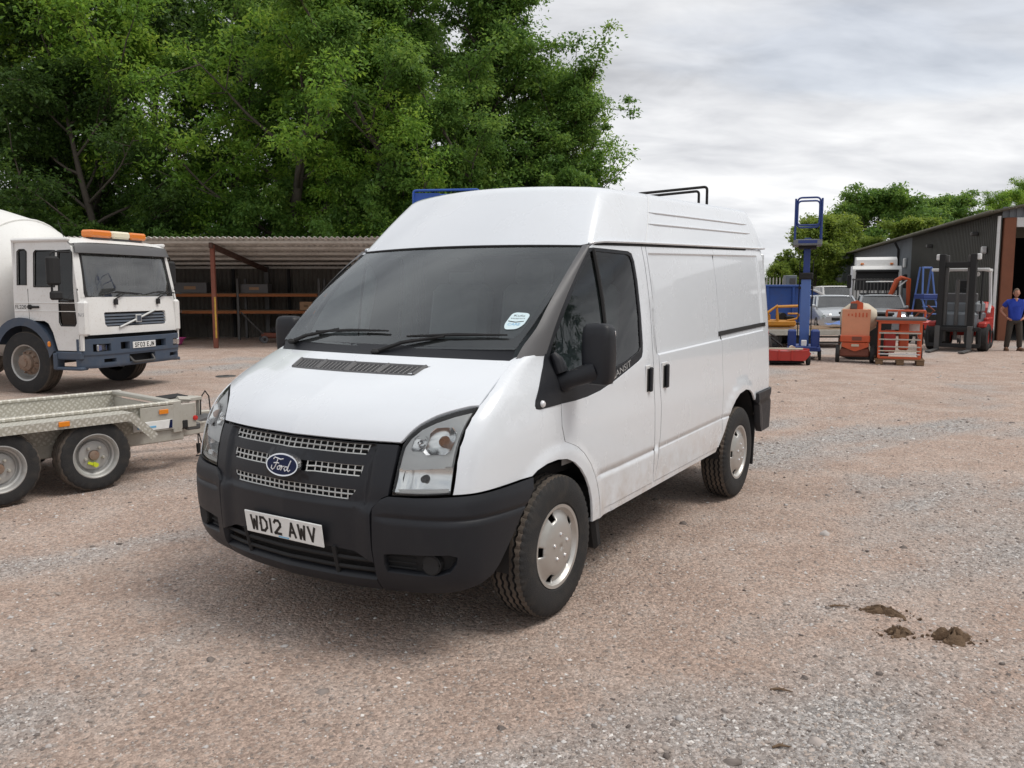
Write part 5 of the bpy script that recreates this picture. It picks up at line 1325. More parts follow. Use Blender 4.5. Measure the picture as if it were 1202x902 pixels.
# front end and drawbar
uvbox(MB().box((.0, 0, .49), (.022, 1.14, .20), ch=.004).build('headboard', 'galv', TL))
MB().box((.0, 0, .635), (.06, 1.18, .04), ch=.008).build('head_rail', 'galv', TL)
for sy in (-1, 1):
    MB().box((.03, sy * .60, .505), (.085, .05, .29), ch=.006).build('corner_post', 'galv', TL)
    a, b = np.array((-.12, sy * .55, .325)), np.array((1.25, sy * .10, .36))
    d = b - a; ang = math.atan2(d[1], d[0])
    MB().box((a + b) / 2, (np.linalg.norm(d), .06, .11), rot=rotm(rz=ang), ch=.008).build('drawbar', 'galv', TL)
MB().box((1.32, 0, .40), (.40, .08, .08), ch=.015).build('coupling', 'steel', TL)
k = MB(); k.add([(.06, -.54, .37), (.06, -.54, .52), (.40, -.43, .385), (.06, -.50, .37), (.06, -.50, .52), (.40, -.39, .385)], [(0, 1, 2), (3, 5, 4), (0, 3, 4, 1), (1, 4, 5, 2), (0, 2, 5, 3)]); k.build('gusset', 'galv', TL, smooth=0)
k = MB()
k.tube([(.10, -.35, .60), (.46, -.20, .60)], .022, 4); k.tube([(.46, -.20, .38), (.46, -.20, .61)], .018, 6); k.tube([(.20, -.30, .62), (.34, -.26, .60)], .03, 4)
k.box((.26, -.22, .60), (.42, .16, .035), rot=rotm(rz=.25), ch=.005); k.build('bucket_rest', 'galv', TL)
MB().box((.22, -.16, .632), (.26, .14, .012), rot=rotm(rx=.1, rz=.25)).build('rubber_pad', 'black', TL)
MB().box((.40, -.32, .41), (.26, .16, .03), rot=rotm(ry=-.15, rz=.2)).build('rubber_mat', 'greyplastic', TL)
k = MB(); k.lathe([(.0005, -.04), (.022, -.035), (.028, -.01), (.028, .03)], (.20, -.60, .475), 'y', 14); k.build('lamp', 'redlens', TL)
k = MB(); k.lathe([(.0005, -.03), (.036, -.03), (.040, .05)], (.20, -.56, .475), 'y', 14); k.box((.10, -.60, .43), (.07, .06, .09), ch=.015); k.build('lamp_body', 'black', TL)
MB().box((.19, -.585, .395), (.13, .07, .06), ch=.01).build('lamp_bracket', 'steel', TL)
lb = MB().box((-.20, -.628, .450), (.36, .006, .078), ch=.002).build('maker_sticker', 'plate', TL)
MB().box((-.26, -.632, .440), (.17, .003, .018), ch=.001).build('sticker_print', 'stickerblue', lb)
MB().add([(-.06, -.632, .412), (-.025, -.632, .412), (-.022, -.632, .487), (-.045, -.632, .487)], [(0, 1, 2, 3)]).build('sticker_flash', 'badgeblue', lb, smooth=0)
for x0, x1, dz in ((.36, .50, .16), (.50, .66, .14)):
    k = MB(); k.tube([(x0, -.36 + (x0 - .36) * .33, .32), (x0 + .01, -.40, .30 - dz * .6), (x0 + .05, -.42, .30 - dz), (x1 - .02, -.40, .30 - dz * .8), (x1, -.34, .32)], .006, 5); k.build('cable', 'black', TL)
k = MB(); k.cyl((.335, -.41, .19), (.335, -.41, .10), .022, .018, 8); k.tube([(.335, -.41, .32), (.335, -.41, .18)], .006, 5); k.tube([(.335, -.41, .10), (.30, -.42, .075), (.42, -.43, .08)], .006, 5); k.build('plug', 'black', TL)
k = MB(); k.tube([(.46, -.24, .36), (.47, -.24, .60), (.54, -.20, .66), (.60, -.16, .60), (.62, -.16, .36)], .007, 5); k.build('cable', 'black', TL)
k = MB()
for x in (-.78, -1.49): k.cyl((x, -.66, .298), (x, .66, .298), .035, n=10)
k.box((-1.13, 0, .30), (1.3, .5, .06)); k.build('axle', 'black', TL)

# ------------------------------------------------------------------ open-fronted shed (behind, left)
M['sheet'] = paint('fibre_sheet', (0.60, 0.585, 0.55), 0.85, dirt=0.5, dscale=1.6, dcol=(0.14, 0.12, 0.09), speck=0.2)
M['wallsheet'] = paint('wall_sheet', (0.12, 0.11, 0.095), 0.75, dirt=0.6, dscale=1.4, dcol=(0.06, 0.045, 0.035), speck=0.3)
M['redsteel'] = paint('red_oxide_steel', (0.19, 0.060, 0.038), 0.7, dirt=0.5, dscale=7, dcol=(0.10, 0.05, 0.035), speck=0.25)
M['rustcolumn'] = paint('brown_rafter', (0.085, 0.045, 0.035), 0.75, dirt=.4)
M['yellowworn'] = paint('worn_yellow', (0.55, 0.36, 0.05), 0.6, dirt=0.95, dscale=16, dcol=(0.20, 0.07, 0.04))
M['rackorange'] = paint('rack_orange', (0.34, 0.11, 0.03), 0.65, dirt=0.4, dcol=(0.12, 0.06, 0.04))
M['card'] = paint('cardboard', (0.36, 0.22, 0.13), 0.85, dirt=0.3)
M['pink'] = paint('pink_plastic', (0.55, 0.07, 0.28), 0.5, dirt=0.2)
SH = empty('open_shed', (-8.34, 23.55, 0))
tag(SH, 'open-fronted shed with corrugated roof and red post behind the mixer lorry', 'shed')
X0, X1, YF, YB, ZF, ZB = -8.0, 9.6, -.35, 5.6, 3.06, 2.42
def sheet_mesh(name, wdt, mat, vertical):
    k = MB(); nx = 7 * 8
    xs = np.linspace(0, wdt, nx + 1); cr = lambda x: .026 * math.cos(2 * PI * x / (wdt / 7))
    if vertical: k.grid(lambda x, z: (x, cr(x), z), xs, [0, 1.3, 2.46])
    else: k.grid(lambda x, t: (x, YF + (YB - YF) * t, ZF + (ZB - ZF) * t + cr(x)), xs, np.linspace(0, 1, 3))
    return k.mesh(name, mat, 180)
wd = 1.10
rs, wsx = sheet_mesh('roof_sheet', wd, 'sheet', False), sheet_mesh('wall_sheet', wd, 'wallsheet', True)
roofp = empty('roof', (0, 0, 0), 0, SH); wallp = empty('back_wall', (0, YB - .15, 0), 0, SH)
nS = int((X1 - X0) / wd)
for i in range(nS):
    o = link('roof_sheet', rs, roofp, (X0 + i * wd * .995, 0, (i % 2) * .004)); s_ = o.modifiers.new('s', 'SOLIDIFY'); s_.thickness = .008
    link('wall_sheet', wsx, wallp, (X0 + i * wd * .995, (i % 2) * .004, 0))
me = wsx
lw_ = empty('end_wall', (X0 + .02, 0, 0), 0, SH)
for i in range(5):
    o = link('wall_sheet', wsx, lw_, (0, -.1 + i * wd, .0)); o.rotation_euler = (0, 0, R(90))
for t in (.06, .24, .42, .60, .78, .95):
    MB().box(((X0 + X1) / 2, YF + (YB - YF) * t, ZF + (ZB - ZF) * t - .068), (X1 - X0, .06, .08), ch=.01).build('purlin', 'sheet', SH)
for x in (-7.6, 0.0, 7.2):
    MB().box((x, .05, 1.44), (.115, .115, 2.88), ch=.012).build('front_post', 'redsteel', SH)
    if x == 0:
        MB().box((.040, -.008, .86), (.045, .012, 1.15), ch=.003).build('post_guard', 'yellowworn', SH)
    MB().box((x, 5.2, 1.2), (.15, .13, 2.4), ch=.012).build('rear_post', 'steel', SH)
    k = MB(); a, b = np.array((x, -.10, ZF - .20)), np.array((x, 5.3, ZB - .14)); d = b - a
    k.box((a + b) / 2, (.10, np.linalg.norm(d), .15), rot=rotm(rx=math.atan2(d[2], d[1])), ch=.012); k.build('rafter', 'rustcolumn', SH)
for i, x in enumerate((-6.4, -4.6, -1.2, .7, 3.0, 5.2)): MB().box((x, YB - .24, 1.2), (.09, .07, 2.4)).build('wall_stud', 'black', SH)

# racking and goods in the shed
def shed_thing(name, label, cat, loc, group=None, rz=0):
    return tag(empty(name, (SH.location.x + loc[0], SH.location.y + loc[1], loc[2]), rz), label, cat, group)
RKT = shed_thing('storage_rack', 'rusty orange storage rack along the back wall of the open shed', 'rack', (0, 0, 0))
for x in (-3.2, -.6, 2.05, 4.7):
    for y in (3.95, 4.75): MB().box((x, y, 1.0), (.08, .08, 2.0), ch=.008).build('upright', 'steel', RKT)
for (xa, xb) in ((-3.2, -.6), (-.6, 2.05), (2.05, 4.7)):
    for z in (.90, 1.45):
        for y in (3.92, 4.78): MB().box(((xa + xb) / 2, y, z), (xb - xa - .09, .05, .09), ch=.008).build('beam', 'rackorange', RKT)
        MB().box(((xa + xb) / 2, 4.35, z + .055), (xb - xa - .1, .84, .03), ch=.004).build('shelf', 'wood', RKT)
def carton(label, x, y, z, s, mat='card', rz=0, cat='box'):
    t = shed_thing('carton' if cat == 'box' else 'crate', label, cat, (x, y, z), 'goods on the shed rack', rz)
    MB().box((0, 0, s[2] / 2), s, ch=.01).build('body', mat, t)
    MB().box((0, 0, s[2] + .002), (s[0] * .98, .05, .006), ch=.001).build('tape', 'wood', t)
    MB().box((0, -s[1] / 2 - .002, s[2] * .5), (s[0] * .35, .004, s[2] * .3), ch=.001).build('print', 'wood' if mat == 'card' else 'card', t)
carton('small brown cardboard box alone on the lower shelf of the rack', 1.62, 4.05, .97, (.40, .35, .27))
carton('large brown carton on the upper shelf of the rack nearest the van', 3.9, 4.2, 1.52, (.7, .5, .45))
carton('dark grey crate stacked on top of the large brown carton', 3.95, 4.2, 1.98, (.8, .5, .28), 'greyplastic', .1, 'crate')
carton('dark crate on the upper shelf behind the red post', -.1, 4.3, 1.52, (.9, .5, .30), 'greyplastic', 0, 'crate')
carton('low dark crate on the upper shelf left of the red post', -2.2, 4.3, 1.52, (1.1, .5, .35), 'greyplastic', 0, 'crate')
carton('pale carton on the lower shelf beside the van windscreen', 3.4, 4.1, .97, (.35, .35, .22), 'card', .2)
def mower(label, x, y, rz, mat):
    t = shed_thing('lawn_mower', label, 'mower', (x, y, 0), 'mowers in the shed', rz)
    MB().box((0, 0, .22), (.7, .5, .16), ch=.05).build('deck', mat, t)
    MB().box((.08, 0, .38), (.32, .28, .18), ch=.04).build('engine', 'black', t)
    for sx in (-.3, .3):
        for sy in (-.27, .27):
            k = MB(); k.lathe([(.05, -.025), (.10, -.03), (.11, -.02), (.11, .02), (.10, .03), (.05, .025)], (sx, sy, .11), 'y', 18, closed=True); k.build('wheel', 'greyplastic', t)
    k = MB(); k.tube(rpath([(-.3, -.2, .25), (-.95, -.2, .95), (-.95, .2, .95), (-.3, .2, .25)], .06), .014, 6); k.build('handle', 'steel', t)
mower('red lawn mower on the shed floor just right of the red post', .9, 2.6, .4, 'redsteel')
mower('black lawn mower parked deeper in the shed beneath the rack', 1.5, 3.2, 2.9, 'black')
mower('dark red mower standing on the shed floor near the van mirror', 3.0, 3.0, 1.3, 'redsteel')
t = shed_thing('plastic_tub', 'pink plastic tub on the ground beside the lorry bumper', 'tub', (-1.75, 1.35, 0))
k = MB(); k.lathe([(.0005, .02), (.26, .02), (.34, .20), (.36, .20), (.36, .215), (.335, .215), (.25, .035), (.0005, .035)], (0, 0, 0), 'z', 24); k.build('bowl', 'pink', t)
MB().tube([(.33, -.1, .2), (.40, 0, .23), (.33, .1, .2)], .012, 6).build('handle', 'pink', t)
for i, (x, y, h_) in enumerate(((-3.4, 3.2, .75), (-2.6, 3.5, .9), (-4.4, 3.0, .9))):
    t = shed_thing('steel_drum', ['dark steel drum nearest the pink tub', 'dark steel drum standing second along the shed floor', 'dark steel drum farthest left in the shed, behind the lorry'][i], 'drum', (x, y, 0), 'drums in the shed')
    k = MB(); k.lathe([(.0005, h_ - .02), (.27, h_ - .02), (.28, h_), (.29, h_), (.285, h_ * .66), (.295, h_ * .65), (.285, h_ * .64), (.285, h_ * .34), (.295, h_ * .33), (.285, h_ * .32), (.29, 0)], (0, 0, 0), 'z', 24); k.build('shell', ['steel', 'black', 'steel'][i], t)
    k = MB(); k.lathe([(.0005, h_ + .01), (.04, h_ + .005), (.04, h_ - .02)], (.15, 0, 0), 'z', 12); k.build('bung', 'steel', t)

# ------------------------------------------------------------------ warehouse (right)
M['clad_dark'] = paint('dark_cladding', (0.050, 0.050, 0.042), 0.55, dirt=0.35, dscale=.9, dcol=(0.085, 0.08, 0.065))
M['clad_grey'] = paint('grey_cladding', (0.17, 0.19, 0.21), 0.5, dirt=0.35, dscale=.9, dcol=(0.10, 0.10, 0.095))
M['moss'] = paint('mossy_roof', (0.13, 0.125, 0.095), 0.9, dirt=0.6, dscale=1.2, dcol=(0.07, 0.075, 0.035))
M['rustcol'] = paint('rust_column', (0.20, 0.075, 0.040), 0.75, dirt=0.5, dscale=2, dcol=(0.11, 0.05, 0.035))
M['palewhite'] = paint('pale_metal', (0.66, 0.67, 0.67), 0.5, dirt=0.3, dscale=5)
M['blue'] = paint('machine_blue', (0.015, 0.042, 0.20), 0.45, dirt=0.3, dscale=5, dcol=(0.07, 0.08, 0.12), speck=0.15)
M['skipblue'] = paint('skip_blue', (0.028, 0.085, 0.32), 0.55, dirt=0.4, dscale=1.5, dcol=(0.07, 0.07, 0.10), speck=0.25)
M['orange'] = paint('machine_orange', (0.52, 0.085, 0.025), 0.45, dirt=0.35, dscale=6, dcol=(0.20, 0.08, 0.05), speck=0.2)
M['salmon'] = paint('faded_orange', (0.62, 0.27, 0.155), 0.6, dirt=0.35, dscale=5, dcol=(0.42, 0.21, 0.13), speck=0.2)
M['red'] = paint('machine_red', (0.42, 0.030, 0.022), 0.42, dirt=0.3, dscale=6, dcol=(0.16, 0.06, 0.045), speck=0.15)
M['yellow'] = paint('plant_yellow', (0.55, 0.24, 0.025), 0.5, dirt=0.4, dscale=6, dcol=(0.22, 0.13, 0.06), speck=0.25)
M['carsilver'] = paint('car_silver', (0.50, 0.53, 0.56), 0.25, metal=0.45, coat=0.6, dirt=0.1)
M['cargrey'] = paint('car_grey', (0.30, 0.315, 0.33), 0.25, metal=0.45, coat=0.6, dirt=0.1)
M['beige'] = paint('beige_drum', (0.52, 0.46, 0.36), 0.6, dirt=0.4)
M['cageblue'] = paint('cage_blue', (0.018, 0.085, 0.40), 0.45, dirt=0.25, dscale=6, dcol=(0.1, 0.12, 0.2), speck=.2)
WA, WB = np.array((15.55, 27.0)), np.array((28.6, 79.2))
wdv = WB - WA; wlen = float(np.linalg.norm(wdv)); wang = math.atan2(wdv[1], wdv[0])
WH = empty('warehouse', (WA[0], WA[1], 0), wang)          # local x runs along the long wall, away from the camera; local y = left (towards the yard)
tag(WH, 'long dark-clad warehouse with open doorway and rust-red column on the right', 'building')
def clad(name, wdt, h, mat):
    k = MB(); n_ = 5; pit = wdt / n_
    xs, ys = [], []
    for i in range(n_):
        for a, b in ((0, 0), (.55, 0), (.65, .032), (.9, .032)): xs.append((i + a) * pit); ys.append(b)
    xs.append(wdt); ys.append(0)
    k.grid(lambda i, z: (xs[i], ys[i], z), range(len(xs)), [0, h / 2, h]); return k.mesh(name, mat, 0)
EV = 4.05
c1, c2 = clad('cladding_sheet', 1.0, EV, 'clad_dark'), clad('cladding_sheet', 1.0, EV, 'clad_grey')
lw2 = empty('long_wall', (0, 0, 0), 0, WH)
for i in range(int(wlen)): link('cladding_sheet', c1 if i < 13 else c2, lw2, (i, 0, (i % 2) * .002))
# roof rises to the right (local -y)
k = MB(); k.grid(lambda y, x: (x, y, EV + .05 + (-y + .35) * .20 + (.02 * math.cos(x * 2 * PI / .3))), [.35, -3.5, -7.0], np.arange(-.3, wlen + .1, .1)); o = k.build('roof', 'moss', WH, smooth=180); s_ = o.modifiers.new('s', 'SOLIDIFY'); s_.thickness = .06
k = MB(); k.grid(lambda y, x: (x, y, EV + 1.52 + (y + 7.0) * .20), [-7.0, -14.5], [-.3, wlen]); k.build('roof_far_slope', 'moss', WH)
MB().box((wlen / 2, .40, EV + .03), (wlen + .6, .12, .10), ch=.03).build('gutter', 'moss', WH)
# gable end with doorway
gd = .45
k = MB(); k.box((.05, -.22, 1.95), (.30, .34, 3.9), ch=.02); k.build('rust_column', 'rustcol', WH)
k = MB(); k.tube([(-.06, .10, 0), (-.06, .10, 3.95)], .05, 8); k.build('downpipe', 'palewhite', WH)
MB().box((.0, -4.0, 3.75), (.10, 7.2, .30), ch=.01).build('door_header', 'palewhite', WH)
c3 = clad('gable_sheet', 1.0, 1.0, 'clad_grey')
for i in range(13):
    h_ = (EV + .02 + (.35 + i) * .20 if i < 7 else EV + .02 + (13.6 - i) * .20) - 3.9
    o = link('gable_sheet', c3, WH, (0, -i, 3.9)); o.rotation_euler = (0, 0, R(-90)); o.scale = (1, 1, max(.15, h_ + .1))
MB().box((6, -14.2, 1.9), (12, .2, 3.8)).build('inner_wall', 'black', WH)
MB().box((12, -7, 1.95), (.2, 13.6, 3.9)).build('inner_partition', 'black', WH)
MB().box((.1, -11, 2.0), (.12, 6.5, 4.0)).build('gable_wall', 'clad_dark', WH)
k = MB(); k.grid(lambda x, y: (x, y, .012), [.3, 12], [-14, -.1]); k.build('floor', 'greyplastic', WH)
fl = MB(); fl.box((-.18, -.95, 3.62), (.16, .34, .22), rot=rotm(ry=R(25)), ch=.02); fl = fl.build('floodlight', 'black', WH); MB().box((-.265, -.95, 3.585), (.012, .27, .16), rot=rotm(ry=R(25)), ch=.003).build('floodlight_glass', 'cream', fl)
for (x, z, s_, mt) in ((2.4, 3.55, (.20, .22, .14), 'steel'), (9.0, 3.45, (.22, .22, .14), 'steel'), (1.3, 2.95, (.16, .16, .24), 'palewhite'), (14.0, 2.9, (.3, .12, .45), 'palewhite'), (17.5, 2.75, (.4, .1, .6), 'clad_grey')):
    MB().box((x, .05 + s_[1] / 2, z), s_, ch=.03).build('wall_lamp' if mt == 'steel' else 'wall_box', mt, WH)
MB().tube([(15.6, .12, 0), (15.6, .12, 3.6), (15.6, .30, 3.95)], .06, 8).build('rain_pipe', 'black', WH)

# ------------------------------------------------------------------ yard machines (right)
def thing(name, label, cat, x, y, rz=0, group=None): return tag(empty(name, (x, y, 0), rz), label, cat, group)
def wheel(parent, loc, r, w_, axis='x', rim='steel', name='wheel', n=26):
    root = empty(name, loc, 0, parent); h = w_ / 2
    k = MB(); k.lathe([(r * .58, -h * .8), (r * .62, -h), (r * .85, -h), (r * .98, -h * .8), (r, -h * .5), (r, h * .5), (r * .98, h * .8), (r * .85, h), (r * .62, h), (r * .58, h * .8)], (0, 0, 0), axis, n); k.build('tyre', 'rubber', root)
    k = MB(); k.lathe([(r * .60, -h * .7), (r * .5, -h * .3), (r * .2, -h * .6), (.0005, -h * .7)], (0, 0, 0), axis, 20); k.lathe([(r * .60, h * .7), (r * .5, h * .3), (r * .2, h * .6), (.0005, h * .7)], (0, 0, 0), axis, 20); k.lathe([(r * .6, -h * .72), (r * .6, h * .72)], (0, 0, 0), axis, 20); k.build('rim', rim, root)
    return root

# blue mast lift
def mast_lift(label, x, y, rz, zp, platform=True):
    t = thing('mast_lift', label, 'lift', x, y, rz, 'blue mast lifts')
    k = MB(); k.box((0, 0, .26), (.74, 1.3, .10), ch=.02); k.box((0, -.62, .30), (.6, .10, .05), ch=.01); k.build('base_frame', 'blue', t)
    for sx in (-.27, .25): MB().box((sx, -.25, .50), (.19, .5, .40), ch=.03).build('battery_box', 'blue', t)
    MB().box((0, -.55, .40), (.12, .06, .14), ch=.01).build('label_plate', 'plate', t)
    for sx in (-.36, .36):
        for sy in (-.5, .5): wheel(t, (sx, sy, .13), .13, .06)
    h1 = zp * .62
    MB().box((0, 0, .30 + h1 / 2), (.22, .20, h1), ch=.015).build('outer_mast', M['lightblue'], t)
    k = MB(); k.box((0, 0, .30 + h1), (.30, .28, .16), ch=.02); k.box((0, 0, h1 + .02), (.34, .10, .06)); k.build('mast_collar', 'black', t)
    MB().box((0, .01, (h1 + zp) / 2 + .15), (.15, .14, zp - h1 + .05), ch=.012).build('inner_mast', 'blue', t)
    for sx in (-.15, .15): MB().tube([(sx, .05, .5), (sx, .05, zp - .35)], .014, 6).build('chain_guard', 'black', t)
    MB().box((0, .05, zp + .06), (.64, .85, .14), ch=.015).build('platform', 'clad_grey', t)
    MB().box((0, -.377, zp + .07), (.42, .006, .07)).build('platform_sign', 'blue', t)
    MB().box((0, .05, zp - .04), (.40, .5, .08)).build('platform_bracket', 'black', t)
    cg = empty('cage', (0, 0, 0), 0, t)
    for sy in (-.35, .45):
        k = MB(); k.tube(rpath([(-.25, sy, zp + .45), (-.25, sy, zp + 1.08), (.25, sy, zp + 1.08), (.25, sy, zp + .45)], .10, closed=True), .022, 7, closed=True); k.build('guard_loop', 'blue', cg)
    for sx in (-.29, .29):
        for sy in (-.36, .46): MB().tube([(sx, sy, zp + .12), (sx, sy, zp + 1.06)], .024, 7).build('cage_post', 'blue', cg)
        MB().tube([(sx, -.36, zp + .58), (sx, .46, zp + .58)], .018, 6).build('cage_rail', 'blue', cg)
    return t
M['lightblue'] = paint('faded_blue', (0.085, 0.165, 0.43), 0.45, dirt=0.3, dscale=6, dcol=(0.10, 0.12, 0.2))
mast_lift('blue mast lift with raised cage standing right of the van tail', 7.0, 20.1, -.33, 2.68)

# second lift behind the van: only its blue cage shows over the roof
t = thing('personnel_lift', 'blue lift platform showing above the van roof on the left', 'lift', -1.2, 16.0)
k = MB(); k.box((0, 0, .25), (1.2, 1.8, .25), ch=.03); k.build('base', 'cageblue', t)
for sx in (-.55, .55):
    for sy in (-.7, .7): wheel(t, (sx, sy, .18), .18, .10)
MB().box((0, .3, 1.5), (.30, .30, 2.4), ch=.02).build('mast', 'cageblue', t)
MB().box((0, 0, 2.62), (1.22, .8, .10), ch=.02).build('platform', 'steel', t)
MB().box((-.36, -.38, 3.27), (.48, .02, .26), ch=.005).build('control_panel', 'cageblue', t)
for sy in (-.40, .40):
    k = MB(); k.tube(rpath([(-.60, sy, 2.66), (-.60, sy, 3.44), (.60 if sy < 0 else .72, sy, 3.46), (.60 if sy < 0 else .72, sy, 2.66)], .06), .022, 7); k.tube([(-.60, sy, 3.05), (.38, sy, 3.05)], .018, 6); k.build('guard_rail', 'cageblue', t)
k = MB(); k.tube(rpath([(.05, -.42, 3.20), (.05, -.42, 3.36), (.78, -.42, 3.40), (.78, -.42, 3.20)], .05), .016, 6); k.build('gate_rail', 'cageblue', t)

# dark railed platform behind the van tail
t = thing('access_platform', 'black-railed access platform showing above the van roof on the right', 'platform', 2.75, 15.0)
MB().box((0, 0, .35), (1.0, 2.0, .35), ch=.04).build('base', 'steel', t)
for sx in (-.45, .45):
    for sy in (-.75, .75): wheel(t, (sx, sy, .2), .2, .12)
for i in range(4):
    for sg in (-1, 1):
        k = MB(); z0 = .55 + i * .50; k.box((sg * .02 + .35, 0, z0 + .25), (.04, 1.75, .10), rot=rotm(rx=sg * R(17)), ch=.01); k.build('scissor_arm', 'steel', t)
        k = MB(); k.box((sg * .02 - .35, 0, z0 + .25), (.04, 1.75, .10), rot=rotm(rx=sg * R(17)), ch=.01); k.build('scissor_arm', 'steel', t)
MB().box((0, 0, 2.55), (1.2, .8, .10), ch=.02).build('deck', 'steel', t)
for sy in (-.32, .32):
    k = MB(); k.tube(rpath([(-.60, sy, 2.6), (-.60, sy, 3.28), (.60, sy, 3.40), (.60, sy, 2.6)], .06), .024, 7); k.build('guard_rail', 'black', t)
for sx in (-.58, .60):
    k = MB(); k.tube([(sx, -.32, 3.05), (sx, .32, 3.05)], .022, 6); k.tube([(sx, -.32, 2.8), (sx, .32, 2.8)], .020, 6); k.build('guard_rail', 'black', t)

# red mower deck
t = thing('red_mower_deck', 'low red tractor mower deck with black castor beside the van tail', 'mower', 5.95, 18.6, -.2)
k = MB(); k.prism([(-.75, .10), (.50, .10), (.62, .26), (.56, .33), (.10, .30), (-.75, .34)], lambda a, b, d: (a, d, b), -.35, .45); k.build('deck', 'red', t, smooth=20)
for x in (-.45, -.05, .22): MB().box((x, -.36, .22), (.04, .03, .22), ch=.008).build('deck_rib', 'red', t)
MB().box((-.1, -.30, .36), (1.1, .12, .03), ch=.006).build('deck_edge', 'beige', t)
k = MB(); k.cyl((.26, -.1, .34), (.26, .08, .34), .07, n=14); k.build('belt_cover', 'beige', t)
wheel(t, (.58, -.22, .12), .12, .08)
MB().tube([(.42, -.05, .34), (.58, -.2, .34), (.58, -.22, .14)], .025, 6).build('castor_arm', 'red', t)
MB().box((-.1, .1, .06), (1.2, .7, .04)).build('skirt', 'black', t)
t = thing('black_garden_tractor', 'black machine with thick tyre behind the red mower deck', 'machine', 5.85, 19.4)
wheel(t, (-.05, -.1, .32), .32, .22); wheel(t, (-.55, -.1, .32), .32, .22)
MB().box((-.3, .5, .55), (.5, .9, .3), ch=.06).build('body', 'black', t)
MB().tube([(-.6, .1, .5), (-.1, -.05, .72), (.25, .0, .58)], .03, 6).build('linkage', 'steel', t); MB().tube([(.0, -.1, .62), (.35, -.2, .36)], .025, 6).build('linkage', 'black', t)
MB().tube([(-.9, .0, .85), (-.2, .1, .50)], .03, 6).build('draw_bar', 'palewhite', t)

# flat trailer with yellow machine
t = thing('flat_trailer', 'weathered low flat trailer behind the blue mast lift', 'trailer', 7.9, 24.6)
for i in range(5): MB().box((0, -.8 + i * .4, .52), (4.6, .385, .06), ch=.006).build('plank', 'wood', t)
for y in (-1.02, 1.02): MB().box((0, y, .44), (4.66, .05, .16), ch=.008).build('side_beam', 'galv', t)
for x in (-.5, .35):
    for y in (-.85, .85): wheel(t, (x, y, .24), .24, .16, 'y')
MB().box((2.3, -1.03, .60), (.6, .04, .10)).build('tail_board', 'galv', t)
MB().box((2.15, -1.06, .42), (.14, .02, .08)).build('tail_lamp', 'redlens', t)
t = thing('yellow_plant_machine', 'yellow plant machine with roll bar on the flat trailer', 'machine', 7.75, 24.5); t.location.z = .55
MB().box((-.05, 0, .12), (1.0, .6, .20), ch=.05).build('chassis', 'yellow', t)
MB().box((-.45, 0, .30), (.35, .5, .25), ch=.06).build('engine_cover', 'yellow', t)
MB().tube([(-.55, -.25, .30), (-.12, -.25, .62), (-.08, -.25, .10)], .05, 6).build('boom', 'yellow', t)
MB().tube([(-.10, -.25, .60), (.50, -.25, .62)], .045, 6).build('boom_arm', 'yellow', t)
k = MB(); k.cyl((.12, -.1, .30), (.12, .25, .30), .12); k.box((.30, 0, .24), (.25, .4, .18), ch=.03); k.build('engine', 'black', t)
MB().tube(rpath([(.18, -.26, .20), (.48, -.26, .26), (.52, -.26, .40), (.20, -.26, .40)], .06), .03, 6).build('handle', 'yellow', t)
t = thing('blue_tarpaulin', 'crumpled pale blue sheet on the flat trailer beneath the silver car', 'sheet', 9.7, 24.4); t.location.z = .55
k = MB(); k.grid(lambda x, y: (x, y, .06 + .12 * math.exp(-((x * 2.2) ** 2 + (y * 2.2) ** 2)) + .03 * math.sin(9 * x + 3) * math.cos(8 * y)), np.linspace(-.5, .5, 16), np.linspace(-.4, .4, 12)); k.build('sheet', 'lightblue', t)
t = thing('scrap_frame', 'rusty flat metal frame leaning low on the flat trailer edge', 'frame', 9.35, 23.9); t.location.z = .0
for z in (.14, .30, .42): MB().box((0, 0, z), (1.7, .07, .05), ch=.008).build('bar', 'steel', t)
for x in (-.8, 0, .8): MB().box((x, .02, .27), (.06, .05, .40), ch=.008).build('upright', 'rustcol', t)
wheel(t, (.35, -.1, .17), .17, .10, 'y')

# blue skip, palisade fence, grey cabinet
t = thing('blue_skip', 'large blue steel skip with sloping end behind the machines', 'skip', 11.2, 40.0)
prof = [(-5.0, .10), (2.6, .10), (3.65, 1.05), (3.65, 1.15), (2.35, 1.78), (-5.0, 1.80)]
k = MB(); k.prism(prof, lambda a, b, d: (a, d, b), -1.0, 1.0); k.build('body', 'skipblue', t, smooth=20)
for x in (-4.2, -3.0, -1.8, -.6, .6, 1.8): MB().box((x, -1.05, .95), (.12, .10, 1.62), ch=.02).build('rib', 'skipblue', t)
MB().box((-1.3, -1.04, 1.80), (7.4, .16, .10), ch=.02).build('top_rail', 'skipblue', t)
k = MB(); a, b = np.array((2.35, -1.03, 1.80)), np.array((3.68, -1.03, 1.14)); d = b - a; k.box((a + b) / 2, (np.linalg.norm(d), .14, .09), rot=rotm(ry=-math.atan2(d[2], d[0])), ch=.015); k.build('end_rail', 'palewhite', t)
FN = thing('palisade_fence', 'grey steel palisade fence above the blue skip', 'fence', 12.2, 45.0)
pale = MB(); pale.add([(-.035, 0, 0), (.035, 0, 0), (.035, .012, 0), (-.035, .012, 0), (-.035, 0, 2.2), (.035, 0, 2.2), (.035, .012, 2.2), (-.035, .012, 2.2), (0, 0, 2.3), (0, .012, 2.3)],
    [(0, 1, 5, 4), (3, 7, 6, 2), (0, 4, 7, 3), (1, 2, 6, 5), (4, 5, 8), (7, 9, 6), (4, 8, 9, 7), (5, 6, 9, 8)])
pale = pale.mesh('pale', 'galv', 0)
for i in range(26): link('pale', pale, FN, (-1.6 + i * .175, 0, 0))
for z in (.5, 1.85): MB().box((.6, .04, z), (4.6, .05, .06)).build('fence_rail', 'galv', FN)
